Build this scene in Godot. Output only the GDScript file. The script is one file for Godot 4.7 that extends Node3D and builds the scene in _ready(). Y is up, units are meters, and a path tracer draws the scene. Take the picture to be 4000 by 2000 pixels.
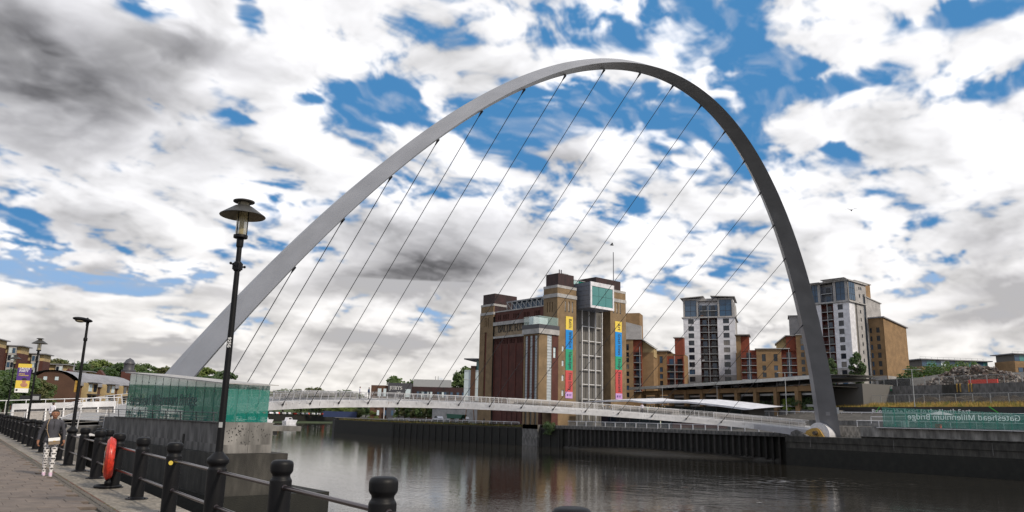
extends Node3D
# A tilting footbridge over a river, seen from the quayside: x runs across the river, -z downstream, y up, metres.

class MB:
	var v := PackedVector3Array()
	var n := PackedVector3Array()
	var c := PackedColorArray()
	var uv := PackedVector2Array()
	var col := Color.WHITE
	var use_c := false
	func tri(a: Vector3, b: Vector3, d: Vector3) -> void:
		var m := (b - a).cross(d - a).normalized()
		v.append_array([a, d, b]); n.append_array([m, m, m])
		if use_c: c.append_array([col, col, col])
	func trin(a: Vector3, b: Vector3, d: Vector3, na: Vector3, nb: Vector3, nd: Vector3) -> void:
		v.append_array([a, d, b]); n.append_array([na, nd, nb])
		if use_c: c.append_array([col, col, col])
	func quad(a: Vector3, b: Vector3, d: Vector3, e: Vector3) -> void:
		tri(a, b, d); tri(a, d, e)
	func quadn(a: Vector3, b: Vector3, d: Vector3, e: Vector3, na: Vector3, nb: Vector3, nd: Vector3, ne: Vector3) -> void:
		trin(a, b, d, na, nb, nd); trin(a, d, e, na, nd, ne)
	func box(ctr: Vector3, s: Vector3, bs := Basis()) -> void:
		var x := bs.x * s.x * 0.5; var y := bs.y * s.y * 0.5; var z := bs.z * s.z * 0.5
		quad(ctr - x - y + z, ctr + x - y + z, ctr + x + y + z, ctr - x + y + z)
		quad(ctr + x - y - z, ctr - x - y - z, ctr - x + y - z, ctr + x + y - z)
		quad(ctr + x - y + z, ctr + x - y - z, ctr + x + y - z, ctr + x + y + z)
		quad(ctr - x - y - z, ctr - x - y + z, ctr - x + y + z, ctr - x + y - z)
		quad(ctr - x + y + z, ctr + x + y + z, ctr + x + y - z, ctr - x + y - z)
		quad(ctr - x - y - z, ctr + x - y - z, ctr + x - y + z, ctr - x - y + z)
	func lohi(a: Vector3, b: Vector3) -> void:
		box((a + b) * 0.5, (b - a).abs())
	func cbox(ctr: Vector3, s: Vector3, ch: float) -> void:   # box with chamfered top edges
		var h := s * 0.5
		var lo := ctr.y - h.y; var sh := ctr.y + h.y - ch; var tp := ctr.y + h.y
		var o := [Vector3(ctr.x - h.x, 0, ctr.z + h.z), Vector3(ctr.x + h.x, 0, ctr.z + h.z), Vector3(ctr.x + h.x, 0, ctr.z - h.z), Vector3(ctr.x - h.x, 0, ctr.z - h.z)]
		var i_ := [Vector3(ctr.x - h.x + ch, tp, ctr.z + h.z - ch), Vector3(ctr.x + h.x - ch, tp, ctr.z + h.z - ch), Vector3(ctr.x + h.x - ch, tp, ctr.z - h.z + ch), Vector3(ctr.x - h.x + ch, tp, ctr.z - h.z + ch)]
		for k in 4:
			var a: Vector3 = o[k]; var b: Vector3 = o[(k + 1) % 4]
			quad(a + Vector3(0, lo, 0), b + Vector3(0, lo, 0), b + Vector3(0, sh, 0), a + Vector3(0, sh, 0))
			quad(a + Vector3(0, sh, 0), b + Vector3(0, sh, 0), i_[(k + 1) % 4], i_[k])
		quad(i_[0], i_[1], i_[2], i_[3])
	func cyl(a: Vector3, b: Vector3, r0: float, r1: float, seg := 12, caps := true) -> void:
		var d := (b - a).normalized()
		var x := d.cross(Vector3.UP if absf(d.y) < 0.9 else Vector3.RIGHT).normalized(); var z := x.cross(d)
		var sl := (r0 - r1) / maxf((b - a).length(), 0.0001)
		for k in seg:
			var t0 := TAU * k / seg; var t1 := TAU * (k + 1) / seg
			var e0 := x * cos(t0) + z * sin(t0); var e1 := x * cos(t1) + z * sin(t1)
			var n0 := (e0 + d * sl).normalized(); var n1 := (e1 + d * sl).normalized()
			quadn(a + e1 * r0, a + e0 * r0, b + e0 * r1, b + e1 * r1, n1, n0, n0, n1)
			if caps:
				if r0 > 0.0: tri(a, a + e0 * r0, a + e1 * r0)
				if r1 > 0.0: tri(b, b + e1 * r1, b + e0 * r1)
	func tube(p: Array, r: float, seg := 8) -> void:
		for k in p.size() - 1: cyl(p[k], p[k + 1], r, r, seg, k == 0 or k == p.size() - 2)
	func bar(a: Vector3, b: Vector3, w: float, h: float) -> void:   # rectangular bar, h roughly upright
		var d := (b - a); var l := d.length(); d /= l
		var s := d.cross(Vector3.UP if absf(d.y) < 0.95 else Vector3.BACK).normalized(); var u := s.cross(d)
		box((a + b) * 0.5, Vector3(w, h, l), Basis(s, u, -d))
	func lathe(prof: Array, o: Vector3, seg := 20) -> void:
		var N := []
		for k in prof.size():
			var p: Vector2 = prof[maxi(k - 1, 0)]; var q: Vector2 = prof[mini(k + 1, prof.size() - 1)]
			var t := (q - p).normalized(); N.append(Vector2(t.y, -t.x))
		for k in prof.size() - 1:
			var p: Vector2 = prof[k]; var q: Vector2 = prof[k + 1]
			var fl := (q - p).normalized(); var fn := Vector2(fl.y, -fl.x)
			var na: Vector2 = N[k] if N[k].dot(fn) > 0.8 else fn
			var nb: Vector2 = N[k + 1] if N[k + 1].dot(fn) > 0.8 else fn
			for j in seg:
				var e0 := Vector3(cos(TAU * j / seg), 0, -sin(TAU * j / seg)); var e1 := Vector3(cos(TAU * (j + 1) / seg), 0, -sin(TAU * (j + 1) / seg))
				var m0 := e0 * na.x + Vector3(0, na.y, 0); var m1 := e1 * na.x + Vector3(0, na.y, 0)
				var m2 := e1 * nb.x + Vector3(0, nb.y, 0); var m3 := e0 * nb.x + Vector3(0, nb.y, 0)
				quadn(o + e0 * p.x + Vector3(0, p.y, 0), o + e1 * p.x + Vector3(0, p.y, 0), o + e1 * q.x + Vector3(0, q.y, 0), o + e0 * q.x + Vector3(0, q.y, 0), m0, m1, m2, m3)
	func torus(o: Vector3, ax: Basis, R: float, r: float, sa := 32, sb := 10, a0 := 0.0, a1 := TAU) -> void:   # ring in the plane of ax.x, ax.y
		for i in sa:
			for j in sb:
				var P := []; var Q := []
				for w in [[i, j], [i + 1, j], [i + 1, j + 1], [i, j + 1]]:
					var t: float = a0 + (a1 - a0) * w[0] / sa; var f: float = TAU * w[1] / sb
					var e: Vector3 = ax.x * cos(t) + ax.y * sin(t); var m: Vector3 = e * cos(f) + ax.z * sin(f)
					P.append(o + e * R + m * r); Q.append(m)
				quadn(P[0], P[1], P[2], P[3], Q[0], Q[1], Q[2], Q[3])
	func sphere(o: Vector3, s: Vector3, sa := 14, sb := 9) -> void:
		for i in sa:
			for j in sb:
				var P := []; var Q := []
				for w in [[i, j], [i + 1, j], [i + 1, j + 1], [i, j + 1]]:
					var t: float = TAU * w[0] / sa; var f: float = PI * w[1] / sb - PI / 2
					var e := Vector3(cos(t) * cos(f), sin(f), -sin(t) * cos(f))
					P.append(o + e * s); Q.append((e / s).normalized())
				quadn(P[0], P[1], P[2], P[3], Q[0], Q[1], Q[2], Q[3])
	func prism(poly: PackedVector2Array, z0: float, z1: float, xf := Transform3D()) -> void:   # polygon in xy drawn out along z
		if Geometry2D.is_polygon_clockwise(poly): poly.reverse()
		var ar := 0.0
		for k in poly.size(): ar += poly[k].cross(poly[(k + 1) % poly.size()])
		if ar < 0.0: poly.reverse()
		var ix := Geometry2D.triangulate_polygon(poly)
		for k in range(0, ix.size(), 3):
			var a := poly[ix[k]]; var b := poly[ix[k + 1]]; var d := poly[ix[k + 2]]
			if (b - a).cross(d - a) < 0.0: var t := b; b = d; d = t
			tri(xf * Vector3(a.x, a.y, z1), xf * Vector3(b.x, b.y, z1), xf * Vector3(d.x, d.y, z1))
			tri(xf * Vector3(a.x, a.y, z0), xf * Vector3(d.x, d.y, z0), xf * Vector3(b.x, b.y, z0))
		for k in poly.size():
			var a := poly[k]; var b := poly[(k + 1) % poly.size()]
			quad(xf * Vector3(a.x, a.y, z0), xf * Vector3(b.x, b.y, z0), xf * Vector3(b.x, b.y, z1), xf * Vector3(a.x, a.y, z1))
	func mesh() -> ArrayMesh:
		var A := []; A.resize(Mesh.ARRAY_MAX)
		A[Mesh.ARRAY_VERTEX] = v; A[Mesh.ARRAY_NORMAL] = n
		if use_c: A[Mesh.ARRAY_COLOR] = c
		if uv.size() == v.size(): A[Mesh.ARRAY_TEX_UV] = uv
		var m := ArrayMesh.new()
		m.add_surface_from_arrays(Mesh.PRIMITIVE_TRIANGLES, A)
		return m

var taken := {}
var M := {}
var T := {}
var cache := {}
var rng := RandomNumberGenerator.new()

func numbered(s: String) -> String:
	if not taken.has(s):
		taken[s] = 0
		return s
	taken[s] += 1
	return "%s_%03d" % [s, taken[s]]
func tag(o: Node, label: String, category: String, group := "", kind := "") -> Node:
	if label: o.set_meta("label", label)
	if category: o.set_meta("category", category)
	if group: o.set_meta("group", group)
	if kind: o.set_meta("kind", kind)
	return o
func thing(called: String, label: String, category: String, xf := Transform3D(), group := "") -> Node3D:
	var o := Node3D.new()
	o.name = numbered(called); add_child(o); o.transform = xf
	tag(o, label, category, group)
	return o
func part(parent: Node, called: String, mesh: Mesh, m: Material, xf := Transform3D()) -> MeshInstance3D:
	var o := MeshInstance3D.new()
	o.name = called if parent != self else numbered(called)
	o.mesh = mesh; o.material_override = m; o.transform = xf
	parent.add_child(o, true)
	return o
func solo(called: String, mesh: Mesh, m: Material, label: String, category: String, xf := Transform3D(), group := "") -> MeshInstance3D:
	var o := part(self, called, mesh, m, xf)
	tag(o, label, category, group)
	return o
func struct(called: String, mesh: Mesh, m: Material, xf := Transform3D()) -> MeshInstance3D:
	var o := part(self, called, mesh, m, xf)
	o.set_meta("kind", "structure")
	return o
func at(x: float, y: float, z: float, ry := 0.0) -> Transform3D:
	return Transform3D(Basis(Vector3.UP, ry), Vector3(x, y, z))
func bm(ctr: Vector3, s: Vector3) -> ArrayMesh:
	var k := "b%s%s" % [ctr, s]
	if not cache.has(k):
		var b := MB.new(); b.box(ctr, s); cache[k] = b.mesh()
	return cache[k]

# ---------- computed textures ----------
func noise_tex(sd: int, freq: float, oct: int, lo: float, hi: float, size := 512, sx := 1.0, sy := 1.0, contrast := 1.0) -> ImageTexture:
	var fn := FastNoiseLite.new()
	fn.seed = sd; fn.noise_type = FastNoiseLite.TYPE_SIMPLEX_SMOOTH; fn.frequency = freq; fn.fractal_octaves = oct
	var by := PackedByteArray(); by.resize(size * size)
	if sx == 1.0 and sy == 1.0:
		var im := fn.get_seamless_image(size, size)
		by = im.get_data()
	else:
		for y in size:
			for x in size:
				var a := TAU * x / size   # seamless round the streaks
				var q := fn.get_noise_3d(cos(a) * size / TAU * sx, y * sy, sin(a) * size / TAU * sx)
				by[y * size + x] = int(clampf(q * 0.5 + 0.5, 0, 1) * 255)
	for k in by.size():
		var q := clampf((by[k] / 255.0 - 0.5) * contrast + 0.5, 0, 1)
		by[k] = int((lo + (hi - lo) * q) * 255.0)
	return ImageTexture.create_from_image(Image.create_from_data(size, size, false, Image.FORMAT_L8, by))
func mat(key: String, r: float, g: float, b: float, rough := 0.8, tex: Texture2D = null, sc := 1.0, bump: Texture2D = null, bh := 0.0, metal := 0.0) -> StandardMaterial3D:
	var m := StandardMaterial3D.new()
	m.resource_name = key
	m.albedo_color = Color(r, g, b).linear_to_srgb()   # given as linear base colours
	m.roughness = rough; m.metallic = metal
	m.uv1_triplanar = true; m.uv1_world_triplanar = true; m.uv1_scale = Vector3.ONE * sc
	if tex: m.albedo_texture = tex
	if bump:
		m.heightmap_enabled = true; m.heightmap_texture = bump; m.heightmap_scale = bh
	M[key] = m
	return m
func glass(key: String, r: float, g: float, b: float, a: float, rough := 0.03) -> StandardMaterial3D:
	var m := StandardMaterial3D.new()
	var c := Color(r, g, b).linear_to_srgb(); c.a = a
	m.resource_name = key; m.albedo_color = c; m.roughness = rough; m.transparency = BaseMaterial3D.TRANSPARENCY_ALPHA
	M[key] = m
	return m
func make_materials() -> void:
	T.grain = noise_tex(3, 0.12, 4, 0.8, 1.0)
	T.mottle = noise_tex(5, 0.012, 5, 0.62, 1.0)
	T.stain = noise_tex(8, 0.011, 5, 0.5, 1.0, 512, 1.0, 0.22, 1.5)
	T.weather = noise_tex(29, 0.014, 6, 0.84, 1.0, 512, 1.0, 1.0, 1.4)
	T.soft = noise_tex(9, 0.012, 5, 0.86, 1.0)
	T.dirt = noise_tex(11, 0.02, 5, 0.7, 1.0, 512, 1.0, 1.0, 1.5)
	T.relief = noise_tex(13, 0.09, 4, 0.0, 1.0)
	T.ripple = noise_tex(17, 0.011, 4, 0.0, 1.0, 1024, 1.0, 1.0, 1.5)
	T.brick = noise_tex(21, 0.3, 2, 0.66, 1.0, 512, 1.0, 1.0, 1.6)
	mat("iron", 0.008, 0.008, 0.010, 0.5, T.grain, 3.0, T.relief, 0.05).metallic_specular = 0.32
	mat("rail_steel", 0.14, 0.115, 0.12, 0.28, T.grain, 2.0, null, 0.0, 0.85)
	mat("lamp_metal", 0.05, 0.048, 0.045, 0.5, T.mottle, 1.0)
	mat("lamp_inner", 0.32, 0.28, 0.2, 0.6, T.mottle, 1.5)
	mat("slab0", 0.2, 0.158, 0.132, 0.85, T.grain, 1.3, T.relief, 0.25)
	mat("slab1", 0.185, 0.148, 0.125, 0.85, T.grain, 1.3, T.relief, 0.25)
	mat("slab2", 0.215, 0.17, 0.142, 0.85, T.grain, 1.3, T.relief, 0.25)
	mat("slab3", 0.175, 0.138, 0.118, 0.85, T.grain, 1.3, T.relief, 0.25)
	mat("joint", 0.05, 0.045, 0.035, 0.95, T.grain, 2.0)
	mat("granite0", 0.33, 0.29, 0.25, 0.8, T.dirt, 0.5, T.relief, 0.4)
	mat("granite1", 0.29, 0.255, 0.21, 0.8, T.dirt, 0.8, T.relief, 0.4)
	mat("rust_edge", 0.16, 0.06, 0.035, 0.8, T.dirt, 1.5, T.relief, 0.4)
	mat("sett", 0.13, 0.115, 0.1, 0.85, T.dirt, 2.0, T.relief, 0.5)
	mat("moss", 0.07, 0.09, 0.03, 0.95, T.grain, 3.0, T.relief, 0.5)
	mat("quay_stone", 0.09, 0.08, 0.065, 0.85, T.stain, 0.3, T.relief, 1.0)
	mat("weed_wall", 0.013, 0.013, 0.009, 0.8, T.stain, 0.25, T.relief, 1.5)
	mat("pile", 0.022, 0.02, 0.019, 0.75, T.stain, 0.4, T.relief, 0.6)
	mat("pile_pale", 0.045, 0.04, 0.037, 0.75, T.stain, 0.5, T.relief, 0.6)
	mat("mud", 0.02, 0.017, 0.013, 0.45, T.dirt, 0.2, T.relief, 3.0)
	mat("concrete", 0.36, 0.345, 0.33, 0.85, T.stain, 0.22, T.relief, 0.3)
	mat("concrete_dirty", 0.25, 0.24, 0.235, 0.85, T.stain, 0.35, T.relief, 0.4)
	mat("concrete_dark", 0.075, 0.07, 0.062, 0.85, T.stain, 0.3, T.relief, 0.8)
	mat("concrete_pale", 0.52, 0.47, 0.41, 0.85, T.stain, 0.5, T.relief, 0.2)
	mat("mark_black", 0.015, 0.015, 0.015, 0.8)
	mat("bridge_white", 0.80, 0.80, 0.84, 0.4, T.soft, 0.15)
	mat("bridge_grey", 0.42, 0.42, 0.46, 0.4, T.soft, 0.12)
	mat("arch_paint", 0.30, 0.305, 0.335, 0.4, T.soft, 0.05)
	mat("deck_floor", 0.3, 0.3, 0.31, 0.8, T.grain, 1.0)
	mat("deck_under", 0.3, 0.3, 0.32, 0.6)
	mat("screen_steel", 0.42, 0.4, 0.39, 0.4, T.soft, 0.5)
	mat("cable", 0.03, 0.03, 0.034, 0.5)
	mat("yellow_steel", 0.52, 0.32, 0.075, 0.5, T.dirt, 0.5)
	mat("pin_steel", 0.1, 0.085, 0.075, 0.4, T.grain, 2.0, null, 0.0, 0.6)
	mat("drum", 0.66, 0.66, 0.7, 0.45, T.soft, 0.3)
	mat("brick_tan", 0.33, 0.225, 0.125, 0.88, T.brick, 0.55, T.relief, 0.4)
	mat("brick_red", 0.13, 0.042, 0.032, 0.88, T.brick, 0.5, T.relief, 0.4)
	mat("brick_brown", 0.16, 0.08, 0.05, 0.88, T.brick, 0.5, T.relief, 0.4)
	mat("oxblood", 0.05, 0.014, 0.016, 0.65, T.stain, 0.12)
	mat("stone_band", 0.46, 0.45, 0.45, 0.8, T.soft, 0.15)
	mat("sign_stone", 0.33, 0.25, 0.17, 0.85, T.soft, 0.2)
	mat("letter_stone", 0.10, 0.085, 0.07, 0.85, T.grain, 1.0)
	mat("clad_grey", 0.17, 0.185, 0.225, 0.45, T.soft, 0.2)
	mat("clad_white", 0.80, 0.80, 0.86, 0.5, T.soft, 0.1)
	mat("brick_white", 0.55, 0.53, 0.53, 0.85, T.brick, 0.5)
	mat("render_cream", 0.52, 0.39, 0.2, 0.85, T.soft, 0.1)
	mat("brick_apartment", 0.40, 0.25, 0.125, 0.88, T.brick, 0.55)
	mat("red_render", 0.26, 0.055, 0.025, 0.8, T.soft, 0.2)
	mat("red_dark", 0.12, 0.028, 0.02, 0.8, T.soft, 0.2)
	mat("roof_pale", 0.62, 0.62, 0.6, 0.5, T.soft, 0.15)
	mat("roof_slate", 0.3, 0.3, 0.33, 0.6, T.soft, 0.15)
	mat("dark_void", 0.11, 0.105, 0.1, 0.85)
	mat("dark_steel", 0.05, 0.05, 0.06, 0.5)
	mat("pane", 0.012, 0.018, 0.028, 0.06)
	mat("pane_blue", 0.04, 0.08, 0.14, 0.05)
	mat("pane_sky", 0.5, 0.58, 0.62, 0.12)
	mat("pane_curtain", 0.16, 0.15, 0.14, 0.2)
	mat("pane_bright", 0.62, 0.68, 0.74, 0.15)  # brightness of the mill's stair panes put into the base colour
	mat("pane_teal", 0.06, 0.2, 0.2, 0.05)
	mat("frame_dark", 0.03, 0.03, 0.035, 0.5)
	mat("frame_white", 0.6, 0.6, 0.62, 0.5)
	mat("asphalt", 0.06, 0.058, 0.055, 0.9, T.grain, 1.0)
	mat("paving_far", 0.115, 0.105, 0.095, 0.9, T.mottle, 0.15)
	mat("earth", 0.055, 0.042, 0.03, 0.95, T.dirt, 0.3, T.relief, 4.0)
	mat("rubble0", 0.2, 0.17, 0.15, 0.9, T.dirt, 0.8)
	mat("rubble1", 0.3, 0.27, 0.25, 0.9, T.dirt, 0.8)
	mat("rubble2", 0.12, 0.085, 0.07, 0.9, T.dirt, 0.8)
	mat("straw", 0.32, 0.21, 0.06, 0.95)
	mat("hill_green", 0.05, 0.075, 0.025, 0.95, T.dirt, 0.04)
	mat("leaf0", 0.055, 0.085, 0.025, 0.75)
	mat("leaf1", 0.035, 0.06, 0.022, 0.75)
	mat("leaf2", 0.10, 0.13, 0.03, 0.75)
	mat("leaf3", 0.16, 0.21, 0.02, 0.75)
	mat("leaf4", 0.07, 0.07, 0.025, 0.8)
	for k in 5:
		var lm: StandardMaterial3D = M["leaf%d" % k]
		lm.backlight_enabled = true; lm.backlight = Color(0.3, 0.4, 0.15)
	mat("bark", 0.07, 0.055, 0.04, 0.9, T.grain, 2.0)
	mat("buoy_red", 0.72, 0.045, 0.02, 0.35, T.mottle, 1.5)
	mat("buoy_orange", 0.75, 0.22, 0.03, 0.5, T.mottle, 1.5)
	mat("white_paint", 0.75, 0.75, 0.75, 0.5)
	mat("black_board", 0.012, 0.012, 0.014, 0.5)
	mat("green_sign", 0.01, 0.16, 0.06, 0.5)
	mat("green_stripe", 0.04, 0.36, 0.03, 0.5)
	mat("hi_vis", 0.8, 0.16, 0.03, 0.7)
	mat("plastic_red", 0.6, 0.05, 0.03, 0.6)
	mat("galv", 0.35, 0.36, 0.37, 0.5, null, 1.0, null, 0.0, 0.4)
	mat("blue_dark", 0.02, 0.035, 0.1, 0.6)
	mat("boat_green", 0.02, 0.09, 0.06, 0.6)
	mat("container_rust", 0.2, 0.09, 0.03, 0.7)
	mat("b_yellow", 0.66, 0.49, 0.07, 0.7)
	mat("b_blue", 0.0, 0.2, 0.56, 0.7)
	mat("b_green", 0.01, 0.26, 0.15, 0.7)
	mat("b_red", 0.46, 0.06, 0.06, 0.7)
	mat("b_lilac", 0.5, 0.3, 0.58, 0.7)
	mat("b_purple", 0.075, 0.03, 0.2, 0.7)
	mat("ink", 0.02, 0.02, 0.025, 0.7)
	mat("frost_text", 0.7, 0.84, 0.8, 0.6)
	mat("frost_dark", 0.02, 0.06, 0.06, 0.6)
	for k in ["brick_tan", "brick_red", "brick_brown", "brick_apartment", "brick_white", "stone_band", "sign_stone", "concrete", "concrete_dirty", "concrete_dark", "clad_white", "bridge_white", "arch_paint", "oxblood", "render_cream", "red_render", "paving_far", "asphalt", "granite0", "granite1", "slab0", "slab1", "slab2", "slab3", "quay_stone", "weed_wall", "roof_pale", "roof_slate", "iron"]:
		var w: StandardMaterial3D = M[k]   # broad weathering over the fine grain
		var soft: bool = k in ["clad_white", "bridge_white", "arch_paint", "roof_pale"]
		w.detail_enabled = true; w.detail_blend_mode = BaseMaterial3D.BLEND_MODE_MUL; w.detail_albedo = T.soft if soft else T.weather
		w.detail_uv_layer = BaseMaterial3D.DETAIL_UV_2; w.uv2_triplanar = true; w.uv2_world_triplanar = true
		w.uv2_scale = Vector3.ONE * (0.35 if k.begins_with("slab") or k.begins_with("granite") or k == "iron" else 0.045)
	glass("glass_green", 0.0, 0.24, 0.19, 0.36)
	glass("glass_pale", 0.25, 0.42, 0.4, 0.22)
	glass("glass_lamp", 0.5, 0.42, 0.22, 0.45, 0.2)

# ---------- sky ----------
# cloud gaps and thick grey banks by compass bearing, elevation, half widths (degrees) and strength
const GAPS := [[30.7, 23.2, 3.1, 1.4, 1], [27.3, 23.0, 1.2, 0.7, 0.6], [45.5, 22.4, 6.7, 1.7, 1], [41.8, 20.7, 1.9, 1.7, 0.6], [51.1, 28.6, 8.4, 1.6, 0.9], [45.8, 29.7, 2.5, 1.2, 0.7], [58.8, 20.1, 2.4, 2.4, 0.9], [59.9, 24.2, 2.2, 2.5, 0.8], [65.5, 23.5, 2.2, 1.0, 0.9], [61.5, 18.8, 1.6, 0.9, 0.6], [66.7, 18.4, 1.0, 0.7, 0.8], [18.7, 22.9, 0.9, 0.9, 0.8], [19.8, 27.8, 0.7, 1.5, 0.9], [24.0, 23.0, 1.0, 0.5, 0.9], [19.3, 20.6, 0.9, 0.4, 0.5], [12.5, 8.5, 5.3, 0.9, 0.9], [7.2, 9.4, 1.8, 1.1, 1], [7.3, 11.7, 1.6, 0.7, 0.8], [5.9, 15.6, 1.1, 0.6, 0.5], [74.0, 26.4, 3.4, 0.7, 0.9], [75.7, 21.6, 2.1, 0.5, 0.5], [55.0, 22.2, 2.3, 1.6, 0.6], [25.1, 14.5, 2.3, 0.6, 0.5], [23.3, 11.7, 1.3, 0.6, 0.5], [49.9, 15.4, 2.7, 0.8, 0.5], [13.3, 26.5, 2.1, 0.5, 0.6], [22.1, 14.8, 0.9, 0.9, 0.7], [57.2, 28.2, 2.9, 1.0, 0.5], [13.7, 20.4, 0.5, 0.5, 0.5], [53.3, 17.8, 3.8, 0.6, 0.35], [100, 20, 6, 2, 0.9], [125, 26, 7, 3, 0.9], [160, 18, 8, 2, 0.9], [200, 24, 8, 3, 0.9], [235, 15, 6, 2, 0.8], [270, 25, 9, 3, 0.9], [310, 20, 7, 2.5, 0.9], [340, 27, 8, 3, 0.9], [20, 48, 14, 5, 0.9], [90, 52, 16, 5, 0.9], [170, 50, 14, 6, 0.9], [260, 47, 16, 5, 0.9]]
const BANKS := [[6.0, 21.4, 6.5, 3.5, 1.0], [14.0, 24.8, 4.6, 1.0, 0.6], [34.0, 11.3, 5.2, 2.1, 0.95], [38.0, 10.1, 2.4, 1.6, 0.4], [31.0, 5.2, 4.4, 1.0, 0.75], [28.2, 5.5, 1.7, 0.8, 0.5], [11.5, 8.9, 1.7, 1.2, 0.7], [10.5, 11.6, 2.3, 1.0, 0.4], [15.7, 3.6, 7.0, 0.6, 0.75], [11.4, 4.8, 2.4, 0.8, 0.55], [8.5, 4.1, 2.3, 1.0, 0.6], [75.0, 7.8, 3.4, 1.5, 0.8], [74.0, 11.7, 2.5, 1.0, 0.4], [43.8, 19.5, 2.7, 1.1, 0.35], [42.4, 19.0, 1.8, 1.3, 0.4], [15.7, 18.3, 3.8, 1.2, 0.3], [39.9, 14.0, 3.0, 1.2, 0.3], [28.9, 14.1, 3.5, 1.1, 0.25], [59.1, 6.9, 2.8, 0.3, 0.5], [32.1, 9.3, 5.1, 1.2, 0.6], [20.3, 7.6, 2.8, 0.7, 0.3], [5.0, 24.0, 2.9, 2.2, 0.6], [110, 10, 9, 2, 0.7], [145, 24, 6, 3, 0.7], [185, 9, 9, 2, 0.7], [225, 22, 7, 3, 0.8], [290, 9, 9, 2, 0.7], [325, 22, 7, 3, 0.8]]
const SW := 4096
const SH := 2048
var sky_px := PackedFloat32Array()
var sky_rows := []
var fa := FastNoiseLite.new()
var fb := FastNoiseLite.new()
var fc := FastNoiseLite.new()
func sky_row(r: int) -> void:
	var out := PackedFloat32Array(); out.resize(SW * 3)
	var el := (0.5 - (r + 0.5) / SH) * 180.0
	if el < -1.0:
		for x in SW:
			out[x * 3] = 0.16; out[x * 3 + 1] = 0.16; out[x * 3 + 2] = 0.16
		sky_rows[r] = out
		return
	var ce := cos(deg_to_rad(el)); var se := sin(deg_to_rad(el))
	var G := []; var B := []
	for g in GAPS:
		if absf(el - g[1]) < 3.0 * g[3] + 2.5: G.append(g)
	for g in BANKS:
		if absf(el - g[1]) < 3.0 * g[3] + 2.5: B.append(g)
	var step := 1 if el < 34.0 else (2 if el < 65.0 else 8)
	var hz := clampf(1.0 - el / 14.0, 0, 1)
	for x in range(0, SW, step):
		var az := (x + 0.5 * step) / SW * 360.0
		var a := deg_to_rad(az)
		var k := 1.0 / (maxf(se, 0.0) + 0.24)
		var px := sin(a) * ce * k; var py := -cos(a) * ce * k
		var w1 := fb.get_noise_2d(px * 190.0 + 50.0, py * 190.0)
		var w2 := fb.get_noise_2d(px * 190.0 - 70.0, py * 190.0 + 30.0)
		var qx := px * 100.0 + w1 * 8.0; var qy := py * 100.0 + w2 * 8.0
		var d := fa.get_noise_2d(qx, qy)                                 # masses of cloud
		var puff := -fc.get_noise_2d(qx * 1.5 + 300.0, qy * 1.5 - 120.0)  # rounded heads with creases
		var lit := fa.get_noise_2d(qx + 6.0, qy + 9.0)
		var wisp := fa.get_noise_2d(px * 300.0 + w2 * 40.0, py * 520.0 + w1 * 40.0)
		var gap := 0.0
		var az2 := az + w1 * 2.2 + d * 1.6; var el2 := el + w2 * 1.3 + wisp * 0.7
		for g in G:
			var u: float = (wrapf(az2 - g[0], -180, 180)) / g[2]; var t: float = (el2 - g[1]) / g[3]
			var s := u * u + t * t
			if s < 7.0: gap = maxf(gap, exp(-s * 0.5) * g[4])
		var bank := 0.0
		for g in B:
			var u: float = (wrapf(az2 - g[0], -180, 180)) / g[2]; var t: float = (el2 - g[1]) / g[3]
			var s := u * u + t * t
			if s < 7.0: bank = maxf(bank, exp(-s * 0.6) * g[4])
		var dens := 0.50 + d * 0.62 + puff * 0.26 + wisp * 0.34 - gap * 0.74 + bank * 0.5 + hz * hz * 0.34
		var cov := smoothstep(0.0, 0.36, dens)
		var body := clampf((dens - 0.45) * 0.35, 0.0, 0.22)
		var shade := clampf(0.90 + (d - lit) * 0.5 + puff * 0.15 + wisp * 0.16 - body, 0.3, 1.06)
		var grey := clampf(bank * (1.12 + d * 0.8 + puff * 0.4 + wisp * 0.3), 0.0, 1.0)
		shade = lerpf(shade, 0.10 + wisp * 0.08 + maxf(puff + d, 0.0) * 0.14, grey * 0.95)
		shade = lerpf(shade, 0.80 + wisp * 0.12 + puff * 0.07, hz * 0.5 * (1.0 - grey))
		var warm := hz * 0.04
		var cr := shade * (0.985 + warm); var cg := shade * 0.98; var cb := shade * (1.0 - warm * 2.0 + 0.05 * grey)
		var br := lerpf(0.065, 0.28, hz * hz); var bg := lerpf(0.225, 0.44, hz * hz); var bb := lerpf(0.47, 0.64, hz * hz)
		var veil := clampf(0.10 + wisp * 0.7 + puff * 0.2, 0.0, 0.6)
		br = lerpf(br, 0.8, veil * 0.6); bg = lerpf(bg, 0.82, veil * 0.55); bb = lerpf(bb, 0.86, veil * 0.45)
		cr = lerpf(br, cr, cov); cg = lerpf(bg, cg, cov); cb = lerpf(bb, cb, cov)
		for j in step:
			var o := (x + j) * 3
			out[o] = cr; out[o + 1] = cg; out[o + 2] = cb
	sky_rows[r] = out
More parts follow.
